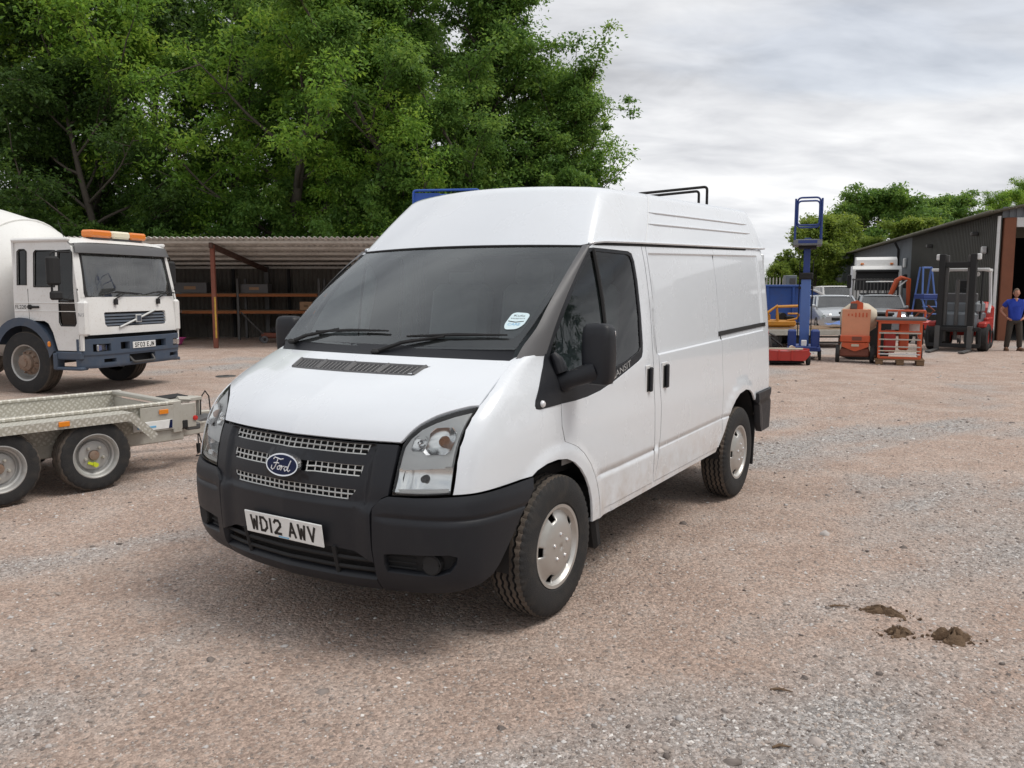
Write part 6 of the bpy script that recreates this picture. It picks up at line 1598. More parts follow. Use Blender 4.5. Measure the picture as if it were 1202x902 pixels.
for x in (-1.5, 1.2, 2.85): MB().box((x, .1, 1.15), (.08, .08, 2.3)).build('fence_post', 'galv', FN)
t = thing('grey_cabinet', 'pale grey steel cabinet beside the palisade fence', 'cabinet', 14.15, 43.0)
MB().box((0, 0, 1.17), (.55, .5, 2.34), ch=.02).build('case', 'clad_grey', t); MB().box((.05, -.256, 1.75), (.30, .012, .9), ch=.004).build('door', 'steel', t)

# cars behind
def car(name, label, x, y, rz, paintm, L=4.2, W=1.74, Hh=1.42, van=False):
    t = thing(name, label, 'van' if van else 'car', x, y, rz, None)
    # local: front towards -y
    st = [(-.50, .40, .62, .74), (-.47, .46, .70, .86), (-.40, .49, .80, .93), (-.20, .50, .93, .97), (-.05, .50, .95, 1.0), (.25, .50, .96, 1.0), (.42, .49, .95, 1.0), (.49, .47, .90, .95), (.50, .44, .80, .9)]
    k = MB()
    def ringp(i, a):
        s, hw, zs, ww = st[i]; hw *= W; top = zs * (1 if not van else 1.12)
        P = [(-hw * .92, .22), (-hw, .35), (-hw * 1.0, .60), (-hw * .97, top - .10), (-hw * .88, top), (0, top + .03), (hw * .88, top), (hw * .97, top - .10), (hw, .60), (hw, .35), (hw * .92, .22)]
        return (P[a][0], s * L, P[a][1])
    k.grid(ringp, range(9), range(11)); k.add([ringp(0, a) for a in range(11)], [tuple(range(11))]); k.add([ringp(8, a) for a in range(11)], [tuple(range(11))])
    k.build('body', paintm, t, smooth=40)
    f0, f1, r0, r1 = (-.20, -.05, .36, .44) if not van else (-.22, -.10, .45, .49)
    sh, hw, hr = (.95, .45 * W, .37 * W)
    if van: sh = 1.05; hr = .42 * W
    k = MB(); k.add([(-hw, f0 * L, sh), (hw, f0 * L, sh), (hr, f1 * L, Hh - .05), (-hr, f1 * L, Hh - .05), (-hw, r1 * L, sh), (hw, r1 * L, sh), (hr, r0 * L, Hh - .05), (-hr, r0 * L, Hh - .05)], [(0, 1, 2, 3), (5, 4, 7, 6), (1, 5, 6, 2), (4, 0, 3, 7)]); k.build('glasshouse', M['carglass'], t, smooth=0)
    k = MB(); k.grid(lambda u, v: (u * (hr + .015), (f1 - .01 + (r0 - f1 + .02) * v) * L, Hh - .055 + .055 * (1 - u ** 4) * (1 if .05 < v < .95 else .3)), np.linspace(-1, 1, 9), [0, .1, .5, .9, 1]); o = k.build('roof', paintm, t, smooth=60); o.modifiers.new('s', 'SOLIDIFY').thickness = .03
    for sx in (-1, 1):
        for (ya, yb, e_) in ((f0, f1, .045), (r1, r0, .06), ((f0 + .17), (f1 + .16), .04)):
            MB().tube([(sx * (hw + .0), ya * L, sh), (sx * (hr + .005), yb * L, Hh - .05)], e_, 5).build('pillar', paintm, t)
        for yw in (-.31, .30): wheel(t, (sx * (W / 2 - .09), yw * L, .30), .30, .19, 'x', 'meshgrey')
        MB().box((sx * (hw + .08), (f0 + .05) * L, sh + .04), (.16, .08, .12), ch=.03).build('door_mirror', paintm, t)
        k = MB(); k.box((sx * W * .33, -.465 * L, .66), (.34, .16, .15), rot=rotm(rz=sx * R(22)), ch=.05); k.build('headlamp', 'lampbowl', t)
        MB().box((sx * W * .42, .495 * L, .8), (.14, .10, .22), ch=.03).build('tail_lamp', 'redlens', t)
    MB().box((0, -.497 * L, .52), (W * .5, .06, .12), ch=.02).build('grille', 'black', t)
    MB().box((0, -.503 * L, .40), (.5, .02, .10), ch=.003).build('number_plate', 'plate', t)
    return t
M['carglass'] = glass('car_glass', (0.22, 0.25, 0.26), 2.1, dust_haze=.04)
car('hatchback_car', 'silver blue hatchback facing the yard behind the flat trailer', 12.9, 33.8, R(-10), 'carsilver', 4.1, 1.74, 1.42)
car('estate_car', 'grey estate car right of the silver hatchback', 14.0, 32.0, R(-20), 'cargrey', 4.4, 1.72, 1.45)
car('small_van', 'small white van behind the silver hatchback', 16.9, 44.0, R(-8), 'dwhite', 4.2, 1.75, 1.82, True)

# white lorry cab against the warehouse
t = thing('white_lorry', 'tall white lorry cab parked against the grey warehouse wall', 'lorry', 16.85, 39.2, R(-19))
k = MB(); k.prism([(-1.0, .55), (-1.02, 1.5), (-.88, 2.55), (-.70, 2.70), (1.0, 2.72), (1.1, .55)], lambda a, b, d: (d, a, b), -1.02, 1.02); k.build('cab', 'dwhite', t, smooth=30)
k = MB(); k.prism([(-.60, 2.70), (-.50, 2.98), (-.15, 3.12), (.9, 3.15), (1.0, 2.72)], lambda a, b, d: (d, a, b), -.86, .86); k.build('roof_fairing', 'dwhite', t, smooth=30)
k = MB(); k.add([(-.93, -1.032, 1.60), (.93, -1.032, 1.60), (.88, -.925, 2.42), (-.88, -.925, 2.42)], [(0, 1, 2, 3)]); k.build('windscreen', 'black', t, smooth=0)
MB().box((0, -.97, 2.46), (1.8, .10, .12), ch=.02).build('sun_visor', 'black', t)
for z in (.85, 1.05, 1.25, 1.42): MB().box((0, -1.03, z), (1.4, .05, .10), ch=.015).build('grille_slat', 'black', t)
MB().box((0, -1.06, .55), (2.04, .22, .40), ch=.05).build('bumper', 'greyplastic', t)
for sx in (-1, 1):
    MB().box((sx * 1.16, -.95, 2.0), (.18, .16, .62), ch=.04).build('mirror', 'black', t); MB().box((sx * .82, -1.10, .62), (.30, .16, .16), ch=.03).build('headlamp', 'lampbowl', t)
    MB().box((sx * .62, -.62, 2.80), (.14, .1, .08), ch=.02).build('marker_lamp', 'amber', t)
    MB().box((sx * .98, -.95, 1.2), (.10, .3, 1.2), ch=.04).build('air_deflector', 'dwhite', t)
    wheel(t, (sx * .85, .0, .48), .48, .3)
    wheel(t, (sx * .85, 3.2, .48), .48, .3)
MB().box((0, 2.6, .8), (.9, 4.0, .25)).build('chassis', 'black', t)

# steel railing in front of the lorry
t = thing('steel_railing', 'tall grey upright-bar railing in front of the white lorry', 'railing', 15.6, 36.0)
bar = MB(); bar.cyl((0, 0, 0), (0, 0, 2.1), .022, n=6); bar = bar.mesh('bar', 'steel')
for i in range(15): link('bar', bar, t, (-1.05 + i * .15, 0, 0))
for z in (.15, 2.05): MB().box((0, 0, z), (2.2, .05, .06)).build('rail', 'steel', t)

# mini excavator
t = thing('mini_excavator', 'orange mini excavator with raised hooked boom in front of the lorry', 'excavator', 14.7, 33.2, R(8))
for sx in (-.42, .42):
    k = MB(); k.prism([(-.62, .12), (-.5, .02), (.5, .02), (.62, .12), (.62, .26), (.5, .36), (-.5, .36), (-.62, .26)], lambda a, b, d: (d, a, b), sx - .11, sx + .11); k.build('track', 'rubber', t)
MB().box((0, .15, .62), (.95, 1.1, .42), ch=.08).build('house', 'orange', t)
MB().box((0, -.75, .22), (1.0, .06, .26), ch=.02).build('blade', 'orange', t)
for sx in (-.40, .38):
    for sy in (-.2, .55): MB().tube([(sx, sy, .8), (sx, sy, 1.92)], .022, 6).build('canopy_post', 'black', t)
MB().box((0, .18, 1.94), (.95, .95, .05), ch=.02).build('canopy', 'palewhite', t)
MB().box((0, .3, 1.0), (.45, .42, .4), ch=.06).build('seat', 'black', t)
MB().tube([(-.22, -.45, .70), (-.16, -.62, 1.45), (.0, -.72, 1.98), (.14, -.78, 2.08)], [.085, .095, .10, .09], 8).build('boom', 'orange', t)
MB().tube([(.10, -.76, 2.10), (.44, -.80, 2.02), (.46, -.80, .85)], [.08, .095, .06], 8).build('dipper', 'orange', t)
k = MB(); k.prism([(.25, .85), (.60, .80), (.62, .55), (.40, .42), (.22, .55)], lambda a, b, d: (a, d, b), -.98, -.62); k.build('bucket', 'steel', t, smooth=20)
MB().tube([(.05, -.80, 1.75), (.36, -.82, 2.0)], .03, 6).build('ram', 'palewhite', t)

# salmon towable mixer
t = thing('site_mixer', 'faded salmon-orange towable mixer with beige drum on two small wheels', 'mixer', 7.74, 18.9, -.37)
k = MB(); k.prism([(-.30, .62), (.29, .62), (.30, 1.20), (-.29, 1.20)], lambda a, b, d: (a, d, b), -.06, .50); k.build('hood', 'salmon', t, smooth=20)
MB().box((-.005, .16, .545), (.62, .60, .15), ch=.015).build('hood_band', 'orange', t)
MB().box((.03, -.145, .555), (.20, .01, .085), ch=.003).build('latch', 'redsteel', t)
for i in range(6): MB().box((-.16 + i * .075, -.064, 1.08), (.028, .008, .10 if i > 1 else .05), ch=.002).build('louvre', 'orange', t)
k = MB(); k.prism([(-.28, .46), (.28, .46), (.28, .37), (.02, .27), (-.02, .27), (-.28, .37)], lambda a, b, d: (a, d, b), -.14, .40); k.build('front_apron', 'orange', t, smooth=20)
MB().box((0, -.15, .40), (.16, .012, .055), ch=.01).build('badge', 'beige', t)
MB().box((-.02, .1, .24), (.66, .40, .20), ch=.03).build('chassis', 'redsteel', t)
for sx in (-.36, .36): wheel(t, (sx, .0, .20), .20, .09)
k = MB(); k.lathe([(.0005, -.40), (.20, -.38), (.34, -.20), (.38, 0), (.34, .2), (.20, .38), (.0005, .40)], (.06, .55, .98), 'x', 28); k.build('drum', 'beige', t)
k = MB(); k.prism([(-.14, 1.20), (.14, 1.20), (.14, 1.34), (.02, 1.40), (-.12, 1.36)], lambda a, b, d: (a, d, b), .1, .36); k.build('hopper', 'orange', t, smooth=20)
MB().box((-.06, .09, 1.27), (.14, .03, .12)).build('hopper_plate', 'steel', t)
for sx in (-.26, .26): MB().tube([(sx, -.05, .5), (sx * 1.2, -.09, .32), (sx * 1.35, -.06, .20)], .02, 6).build('hose', 'beige', t)

# black bin between mixer and lift
t = thing('black_bin', 'black bin between the salmon mixer and the orange lift', 'bin', 8.42, 20.0)
k = MB(); k.prism([(-.42, .02), (.42, .02), (.48, 1.05), (-.48, 1.05)], lambda a, b, d: (a, d, b), -.35, .35); k.build('body', 'black', t, smooth=20)
MB().box((0, 0, 1.08), (1.02, .78, .06), ch=.02).build('rim', 'black', t)
MB().box((-.12, -.42, .92), (.30, .03, .12), ch=.01).build('panel', 'blue', t)

# orange scissor lift on a pallet
t = thing('scissor_lift', 'orange folded scissor lift with slatted side on a timber pallet', 'lift', 8.54, 18.45, -.40)
plt = tag(empty('timber_pallet', (8.54, 18.45, 0), -.40), 'dark timber pallet under the orange scissor lift', 'pallet')
for x in (-.40, .02, .42): MB().box((x, .2, .055), (.15, .9, .10), ch=.008).build('block', 'wood', plt)
for y in (-.2, .05, .3, .55): MB().box((0, y, .118), (1.0, .12, .022), ch=.003).build('deck_board', 'wood', plt)
for sx in (-.42, .40):
    for sy in (-.20, .55): MB().box((sx, sy, .55), (.055, .055, .80), ch=.008).build('post', 'orange', t)
for z, h_, mt in ((.16, .05, 'orange'), (.24, .025, 'palewhite'), (.31, .025, 'beige'), (.40, .03, 'galv'), (.56, .03, 'galv'), (.70, .035, 'galv'), (.735, .03, 'orange'), (.93, .05, 'orange')):
    MB().box((-.01, -.215, z), (.84, .03, h_), ch=.005).build('slat', mt, t)
for sx in (-.42, .40):
    for z in (.16, .56, .93): MB().box((sx, .17, z), (.03, .72, .04), ch=.006).build('side_rail', 'orange', t)
MB().box((0, .17, 1.0), (1.0, .86, .07), ch=.02).build('platform', 'greyplastic', t); MB().box((0, .17, .965), (.98, .84, .03), ch=.006).build('platform_frame', 'orange', t)
MB().box((-.20, .2, .50), (.24, .35, .50), ch=.03).build('power_pack', 'red', t); MB().box((.08, .22, .62), (.20, .30, .62), ch=.03).build('battery_box', 'orange', t); MB().box((.30, .30, .80), (.28, .04, .20), ch=.01).build('control_box', 'palewhite', t)
for sx in (-.44, .44): wheel(t, (sx, .2, .25), .12, .06)
k = MB(); k.tube(rpath([(-.28, .45, 1.03), (-.28, .45, 1.17), (.50, .45, 1.17), (.50, .45, 1.03)], .02), .025, 5); k.prism([(-.09, 1.03), (.02, 1.03), (-.01, 1.18), (-.06, 1.18)], lambda a, b, d: (a, d, b), .0, .1); k.build('guard_rail', 'orange', t)
MB().box((.20, .0, 1.06), (.08, .06, .06), ch=.01).build('switch_box', 'palewhite', t)

# forklift
FK = thing('forklift_truck', 'large red and grey forklift with black twin mast facing the yard', 'forklift', 12.15, 22.85, R(-38))
t = FK   # local: front towards -y
for sx in (-.37, .37):
    MB().box((sx, -.50, 1.40), (.15, .20, 2.36), ch=.015).build('mast_channel', 'black', t)
    MB().box((sx * .72, -.44, 1.40), (.08, .12, 2.30), ch=.01).build('inner_mast', 'steel', t)
    MB().box((sx * 1.30, -.47, 2.50), (.10, .16, .16), ch=.02).build('mast_lamp', 'palewhite', t)
    MB().box((sx * 1.05, -1.15, .045), (.13, 1.1, .045), ch=.012).build('fork', 'steel', t); MB().box((sx * 1.05, -.66, .36), (.13, .05, .64), ch=.012).build('fork_heel', 'steel', t)
for z in (.62, 2.30): MB().box((0, -.50, z), (.62, .12, .14), ch=.01).build('mast_crossbar', 'black', t)
for z in (.16, .60): MB().box((0, -.62, z), (1.25, .06, .10), ch=.012).build('carriage_bar', 'black', t)
for x in (-.62, -.30, .30, .62): MB().box((x, -.62, .38), (.06, .05, .50), ch=.008).build('carriage_upright', 'black', t)
MB().box((-.83, -.6, .42), (.20, .05, .55), ch=.01).build('side_guard', 'black', t); MB().box((-.83, -.63, .44), (.10, .02, .42), ch=.005).build('side_guard_plate', 'palewhite', t)
k = MB(); k.tube([(0, -.40, .3), (0, -.40, 1.9)], .05, 8); k.build('lift_ram', 'steel', t)
MB().box((0, .45, .78), (.95, 1.5, .55), ch=.08).build('body', 'clad_grey', t)
MB().box((0, .25, 1.16), (1.05, .9, .34), ch=.08).build('engine_hood', 'clad_grey', t)
MB().box((0, 1.45, .82), (1.20, .7, .95), ch=.16).build('counterweight', 'red', t)
for sx in (-1, 1):
    MB().box((sx * .60, .10, .70), (.22, .75, .16), ch=.04).build('mudguard', 'red', t)
    MB().box((sx * .58, .85, .68), (.12, .8, .40), ch=.03).build('side_panel', 'red', t)
    wheel(t, (sx * .62, .0, .37), .37, .28, 'x', 'red'); wheel(t, (sx * .52, 1.35, .30), .30, .22, 'x', 'red')
    MB().tube([(sx * .52, -.12, .85), (sx * .52, -.02, 1.5), (sx * .50, .12, 2.14)], .028, 6).build('front_post', 'black', t)
    MB().tube(rpath([(sx * .56, .95, 1.0), (sx * .56, 1.15, 1.25), (sx * .54, 1.02, 2.14)], .15), .04, 6).build('rear_post', 'palewhite', t)
    MB().box((sx * .54, .5, 2.17), (.07, 1.35, .08), ch=.015).build('roof_rail', 'palewhite', t)
for i in range(6): MB().box((0, -.08 + i * .22, 2.18), (1.04, .045, .05), ch=.008).build('roof_bar', 'palewhite', t)
MB().box((0, -.17, 2.17), (1.40, .07, .08), ch=.015).build('roof_front_bar', 'palewhite', t)
MB().box((0, .55, 1.42), (.50, .50, .14), ch=.05).build('seat', 'black', t); MB().box((0, .80, 1.68), (.46, .14, .5), ch=.05).build('backrest', 'black', t)
MB().box((0, -.10, 1.30), (.9, .10, .5), ch=.03).build('dash', 'greyplastic', t)
k = MB(); c = np.array((0, .10, 1.55)); k.tube([c + np.array((.17 * math.cos(a), .10 * math.sin(a), .13 * math.sin(a))) for a in np.linspace(0, 2 * PI, 18, endpoint=False)], .014, 5, closed=True); k.tube([c, (0, -.08, 1.35)], .025, 6); k.build('steering_wheel', 'black', t)
MB().cyl((.40, -.05, 2.05), (.40, -.12, 2.05), .06, n=10).build('work_lamp', 'palewhite', t); MB().cyl((-.40, -.05, 2.05), (-.40, -.12, 2.05), .06, n=10).build('work_lamp', 'palewhite', t)
MB().box((0, 1.83, .5), (.5, .1, .06)).build('tow_pin', 'black', t)

# blue warehouse steps and red machine behind the forklift
t = thing('warehouse_steps', 'tall blue mobile steps beside the forklift mast', 'steps', 13.25, 26.8, R(15))
for sx in (-.26, .26):
    MB().tube([(sx, -.55, .0), (sx * .92, .0, 1.35), (sx * .62, .12, 2.35)], .028, 6).build('stringer', 'lightblue', t); MB().tube([(sx, .55, .0), (sx * .8, .2, 2.35)], .026, 6).build('rear_leg', 'lightblue', t)
for i in range(6): MB().box((0, -.50 + i * .10, .18 + i * .23), (.50, .16, .035), ch=.006).build('tread', 'lightblue', t)
MB().box((0, .12, 1.42), (.56, .45, .16), ch=.02).build('platform', 'blue', t); MB().box((0, .15, 2.33), (.36, .05, .06), ch=.01).build('top_rail', 'lightblue', t)
t = thing('red_rotavator', 'rusty red machine at the foot of the blue steps', 'machine', 12.6, 25.9)
MB().box((0, 0, .55), (.5, .6, .3), ch=.06).build('engine', 'red', t); MB().box((-.1, -.2, .3), (.7, .4, .16), ch=.04).build('hood', 'black', t)
MB().tube([(.1, .1, .6), (.35, -.1, 1.0), (.1, -.2, 1.15)], .03, 6).build('handle', 'redsteel', t); MB().tube([(-.3, .1, .6), (-.1, -.1, .95), (.2, -.15, .9)], .03, 6).build('handle', 'rustcol', t)
for sx in (-.32, .32): wheel(t, (sx, .1, .22), .22, .12)
t = thing('roadside_bench', 'pale slatted pallet truck behind the man by the doorway', 'trolley', 14.1, 25.6, R(-20))
for z in (.42, .98): MB().box((0, 0, z), (.9, .5, .05), ch=.01).build('deck', 'palewhite', t)
for sx in (-.4, .4):
    for sy in (-.2, .2): MB().tube([(sx, sy, .1), (sx, sy, 1.05)], .02, 6).build('post', 'steel', t); wheel(t, (sx, sy, .08), .08, .04)

# ------------------------------------------------------------------ man by the forklift
M['skin'] = paint('skin', (0.45, 0.22, 0.15), 0.55, dirt=0.1, dcol=(0.36, 0.12, 0.08))
M['polo'] = paint('blue_polo', (0.018, 0.050, 0.36), 0.85, dirt=0.35, dscale=9, dcol=(0.012, 0.03, 0.22), bump=.4, bscale=25)
M['trouser'] = paint('dark_trousers', (0.050, 0.042, 0.034), 0.9, dirt=0.5, dscale=8, dcol=(0.028, 0.024, 0.02), bump=.4, bscale=22)
M['hair'] = paint('grey_brown_hair', (0.14, 0.105, 0.075), 0.8, dirt=0.4, dcol=(0.25, 0.2, 0.15), bump=.5, bscale=90)
M['boot'] = paint('tan_boot', (0.15, 0.085, 0.05), 0.8, dirt=0.4)
def skinned(name, verts, edges, radii, mat, parent, root=0, sub=2):
    me = bpy.data.meshes.new('sk'); me.from_pydata(verts, edges, [])
    ob = bpy.data.objects.new('sk', me); col.objects.link(ob)
    ob.modifiers.new('k', 'SKIN'); sm = ob.modifiers.new('s', 'SUBSURF'); sm.levels = sm.render_levels = sub
    d = me.skin_vertices[0].data
    for i, r in enumerate(radii):
        d[i].radius = r if isinstance(r, tuple) else (r, r); d[i].use_root = (i == root)
    dg = bpy.context.evaluated_depsgraph_get(); dg.update()
    m2 = bpy.data.meshes.new_from_object(ob.evaluated_get(dg))
    bpy.data.objects.remove(ob); m2.materials.clear(); m2.materials.append(M[mat]); m2.shade_smooth(); m2.name = name
    return link(name, m2, parent)
PM = thing('person', 'man in blue polo shirt and dark trousers with hand on hip by the doorway', 'person', 13.52, 22.6, R(-12))
# joints, facing -y; x<0 is his right
J = dict(pel=(0, 0, .84), spine=(0, -.01, 1.02), chest=(0, 0, 1.22), neck=(.0, -.01, 1.375), nk2=(0, -.025, 1.43),
         hipR=(-.10, 0, .80), kneR=(-.135, -.03, .45), ankR=(-.165, .01, .085), hipL=(.10, 0, .80), kneL=(.135, -.02, .45), ankL=(.165, .02, .085),
         shR=(-.185, .01, 1.315), elR=(-.335, .085, 1.075), wrR=(-.215, -.03, .905), shL=(.185, .01, 1.315), elL=(.325, .085, 1.07), wrL=(.215, -.02, .90), toeR=(-.19, -.13, .04), toeL=(.195, -.12, .04))
nm = list(J)
ed = [('pel', 'spine'), ('spine', 'chest'), ('chest', 'neck'), ('neck', 'nk2'), ('pel', 'hipR'), ('hipR', 'kneR'), ('kneR', 'ankR'), ('ankR', 'toeR'), ('pel', 'hipL'), ('hipL', 'kneL'), ('kneL', 'ankL'), ('ankL', 'toeL'), ('chest', 'shR'), ('shR', 'elR'), ('elR', 'wrR'), ('chest', 'shL'), ('shL', 'elL'), ('elL', 'wrL')]
rd = dict(pel=(.135, .10), spine=(.135, .105), chest=(.15, .11), neck=.055, nk2=.055, hipR=.085, kneR=.058, ankR=.038, toeR=(.04, .028), hipL=.085, kneL=.058, ankL=.038, toeL=(.04, .028), shR=.058, elR=.040, wrR=.028, shL=.058, elL=.040, wrL=.028)
body = skinned('body', [J[n] for n in nm], [(nm.index(a), nm.index(b)) for a, b in ed], [rd[n] for n in nm], 'skin', PM, 0, 2)
# head
hd = MB()
def headp(a, b):
    th, ph = a, b
    x, y, z = math.sin(ph) * math.sin(th), -math.sin(ph) * math.cos(th), math.cos(ph)
    f = max(0, -y)
    rx, ry, rz = .073, .092, .112
    X, Y, Z = rx * x, ry * y, rz * z
    if z < -.2: X *= 1 - .28 * (-z - .2); Y *= 1 - .08 * (-z - .2)
    nose = math.exp(-((x / .16) ** 2 + ((z + .12) / .22) ** 2)) * f; Y -= .024 * nose
    for sx in (-1, 1): Y += .010 * math.exp(-(((x - sx * .38) / .16) ** 2 + ((z - .08) / .12) ** 2)) * f
    Y += .006 * math.exp(-((x / .3) ** 2 + ((z + .50) / .06) ** 2)) * f
    Y -= .010 * math.exp(-((x / .3) ** 2 + ((z + .82) / .15) ** 2)) * f
    return (X, Y - .03, 1.545 + Z)
hd.grid(headp, np.linspace(0, 2 * PI, 40, endpoint=False), np.linspace(.001, PI - .001, 26), closed_u=True)
for sx in (-1, 1): hd.lathe([(.0005, .012), (.018, .010), (.028, 0), (.018, -.01), (.0005, -.012)], (sx * .076, -.02, 1.54), 'x', 12)
head = hd.build('head', 'skin', PM, smooth=80)
hr_ = MB(); hr_.grid(lambda a, b: tuple(np.array((0, -.022, 1.552)) + (np.array(headp(a, b)) - np.array((0, -.03, 1.545))) * 1.10), [x for x in np.linspace(R(-250) + 2 * PI, R(250), 30)] if False else np.linspace(R(62), R(298), 26), np.linspace(.001, R(108), 12)); hr_.grid(lambda a, b: tuple(np.array((0, -.024, 1.556)) + (np.array(headp(a, b)) - np.array((0, -.03, 1.545))) * 1.09), np.linspace(R(-62), R(62), 14), np.linspace(.001, R(52), 8)); hr_.build('hair', 'hair', PM, smooth=80)
for sx in (-1, 1):
    k = MB(); k.lathe([(.0005, -.006), (.006, -.005), (.009, 0)], (sx * .029, -.103, 1.553), 'y', 10); k.build('eye', 'black', head)
# polo shirt: torso and short sleeves
sv_ = [(0, 0, .80), (0, -.012, 1.02), (0, 0, 1.21), (0, -.005, 1.345), (-.185, .01, 1.315), (-.275, .058, 1.170), (.185, .01, 1.315), (.27, .058, 1.165)]
skinned('polo_shirt', sv_, [(0, 1), (1, 2), (2, 3), (2, 4), (4, 5), (2, 6), (6, 7)], [(.158, .125), (.165, .142), (.168, .128), (.085, .075), .078, .070, .078, .070], 'polo', PM, 1, 2)
k = MB(); k.tube([(.075 * math.sin(a), -.015 - .062 * math.cos(a), 1.372 + .028 * (1 - math.cos(a)) * .5 - .02 * (math.cos(a) > .9)) for a in np.linspace(R(25), R(335), 18)], .016, 6); k.build('collar', 'polo', PM)
# trousers
tv = [(0, 0, .86), (-.10, 0, .78), (-.135, -.03, .45), (-.165, .01, .055), (.10, 0, .78), (.135, -.02, .45), (.165, .02, .055)]
skinned('trousers', tv, [(0, 1), (1, 2), (2, 3), (0, 4), (4, 5), (5, 6)], [(.130, .110), (.100, .105), .078, .070, (.100, .105), .078, .070], 'trouser', PM, 0, 2)
for sx, an, to in ((-1, J['ankR'], J['toeR']), (1, J['ankL'], J['toeL'])):
    k = MB(); a, b = np.array(an), np.array(to); d = b - a
    k.box((a + b) / 2 * np.array((1, 1, 0)) + np.array((0, 0, .045)), (.095, .28, .085), rot=rotm(rz=math.atan2(d[0], -d[1])), ch=.03); k.box((a + b) / 2 * np.array((1, 1, 0)) + np.array((0, 0, .012)), (.10, .29, .022), rot=rotm(rz=math.atan2(d[0], -d[1])), ch=.008); k.build('boot', 'boot', PM)
# hands resting on the hips: palm, four fingers, thumb
for sx, wr in ((-1, J['wrR']), (1, J['wrL'])):
    w0 = np.array(wr); pv = [tuple(w0), tuple(w0 + np.array((-sx * .035, -.035, -.035))), tuple(w0 + np.array((-sx * .06, -.062, -.06)))]
    V_ = list(pv); E_ = [(0, 1), (1, 2)]; R_ = [.026, (.036, .018), (.034, .015)]
    for j, (dx, ln) in enumerate(((-.024, .055), (-.008, .065), (.008, .062), (.024, .048))):
        b0 = np.array(pv[2]) + np.array((0, dx * .6, -dx * .8)); b1 = b0 + np.array((-sx * ln * .5, -ln * .35, -ln * .25)); b2 = b1 + np.array((-sx * ln * .35, .012, -ln * .3))
        i0 = len(V_); V_ += [tuple(b0), tuple(b1), tuple(b2)]; E_ += [(2, i0), (i0, i0 + 1), (i0 + 1, i0 + 2)]; R_ += [.010, .009, .008]
    i0 = len(V_); V_ += [tuple(w0 + np.array((-sx * .03, .0, -.055))), tuple(w0 + np.array((-sx * .045, .025, -.085)))]; E_ += [(1, i0), (i0, i0 + 1)]; R_ += [.012, .010]
    skinned('hand', V_, E_, R_, 'skin', PM, 0, 1)

# ------------------------------------------------------------------ trees
def leaf_mat(name, c0, c1, c2, trans=0.45):
    m, n, l, b = new_mat(name)
    an = n.new('ShaderNodeAttribute'); an.attribute_name = 'tone'
    cr = n.new('ShaderNodeValToRGB'); el = cr.color_ramp.elements
    el[0].color = (*c0, 1); el[1].color = (*c2, 1); k = el.new(.5); k.color = (*c1, 1)
    l.new(an.outputs['Fac'], cr.inputs[0]); l.new(cr.outputs[0], b.inputs['Base Color']); setp(b, rough=0.55, spec=0.3)
    tr = n.new('ShaderNodeBsdfTranslucent'); hs = n.new('ShaderNodeHueSaturation'); hs.inputs['Value'].default_value = 1.5; hs.inputs['Hue'].default_value = 0.485
    l.new(cr.outputs[0], hs.inputs['Color']); l.new(hs.outputs[0], tr.inputs[0])
    mx = n.new('ShaderNodeMixShader'); mx.inputs[0].default_value = trans
    l.new(b.outputs[0], mx.inputs[1]); l.new(tr.outputs[0], mx.inputs[2]); l.new(mx.outputs[0], n['Material Output'].inputs['Surface'])
    return m
M['leaf_ash'] = leaf_mat('leaf_ash', (0.060, 0.130, 0.022), (0.150, 0.290, 0.040), (0.310, 0.430, 0.062))
M['leaf_mid'] = leaf_mat('leaf_mid', (0.054, 0.116, 0.028), (0.110, 0.220, 0.042), (0.210, 0.325, 0.062))
M['leaf_dark_shade'] = leaf_mat('leaf_dark_shade', (0.026, 0.058, 0.015), (0.050, 0.104, 0.022), (0.095, 0.165, 0.032))  # deep green, with the shade under the canopy put into the colour
M['leaf_yel'] = leaf_mat('leaf_yel', (0.085, 0.145, 0.026), (0.160, 0.240, 0.038), (0.260, 0.330, 0.056))
M['bark'] = paint('bark', (0.075, 0.062, 0.050), 0.9, dirt=0.6, dscale=5, dcol=(0.035, 0.035, 0.025), bump=.8, bscale=12)

def fast_mesh(name, V, F, mat, tone=None):
    me = bpy.data.meshes.new(name); nv, nf, k = len(V), len(F), F.shape[1]
    me.vertices.add(nv); me.vertices.foreach_set('co', V.astype(np.float32).ravel())
    me.loops.add(nf * k); me.loops.foreach_set('vertex_index', F.astype(np.int32).ravel())
    me.polygons.add(nf); me.polygons.foreach_set('loop_start', np.arange(0, nf * k, k, dtype=np.int32))
    me.update(calc_edges=True)
    if tone is not None:
        at = me.attributes.new('tone', 'FLOAT', 'POINT'); at.data.foreach_set('value', tone.astype(np.float32))
    me.materials.append(M[mat]); return me

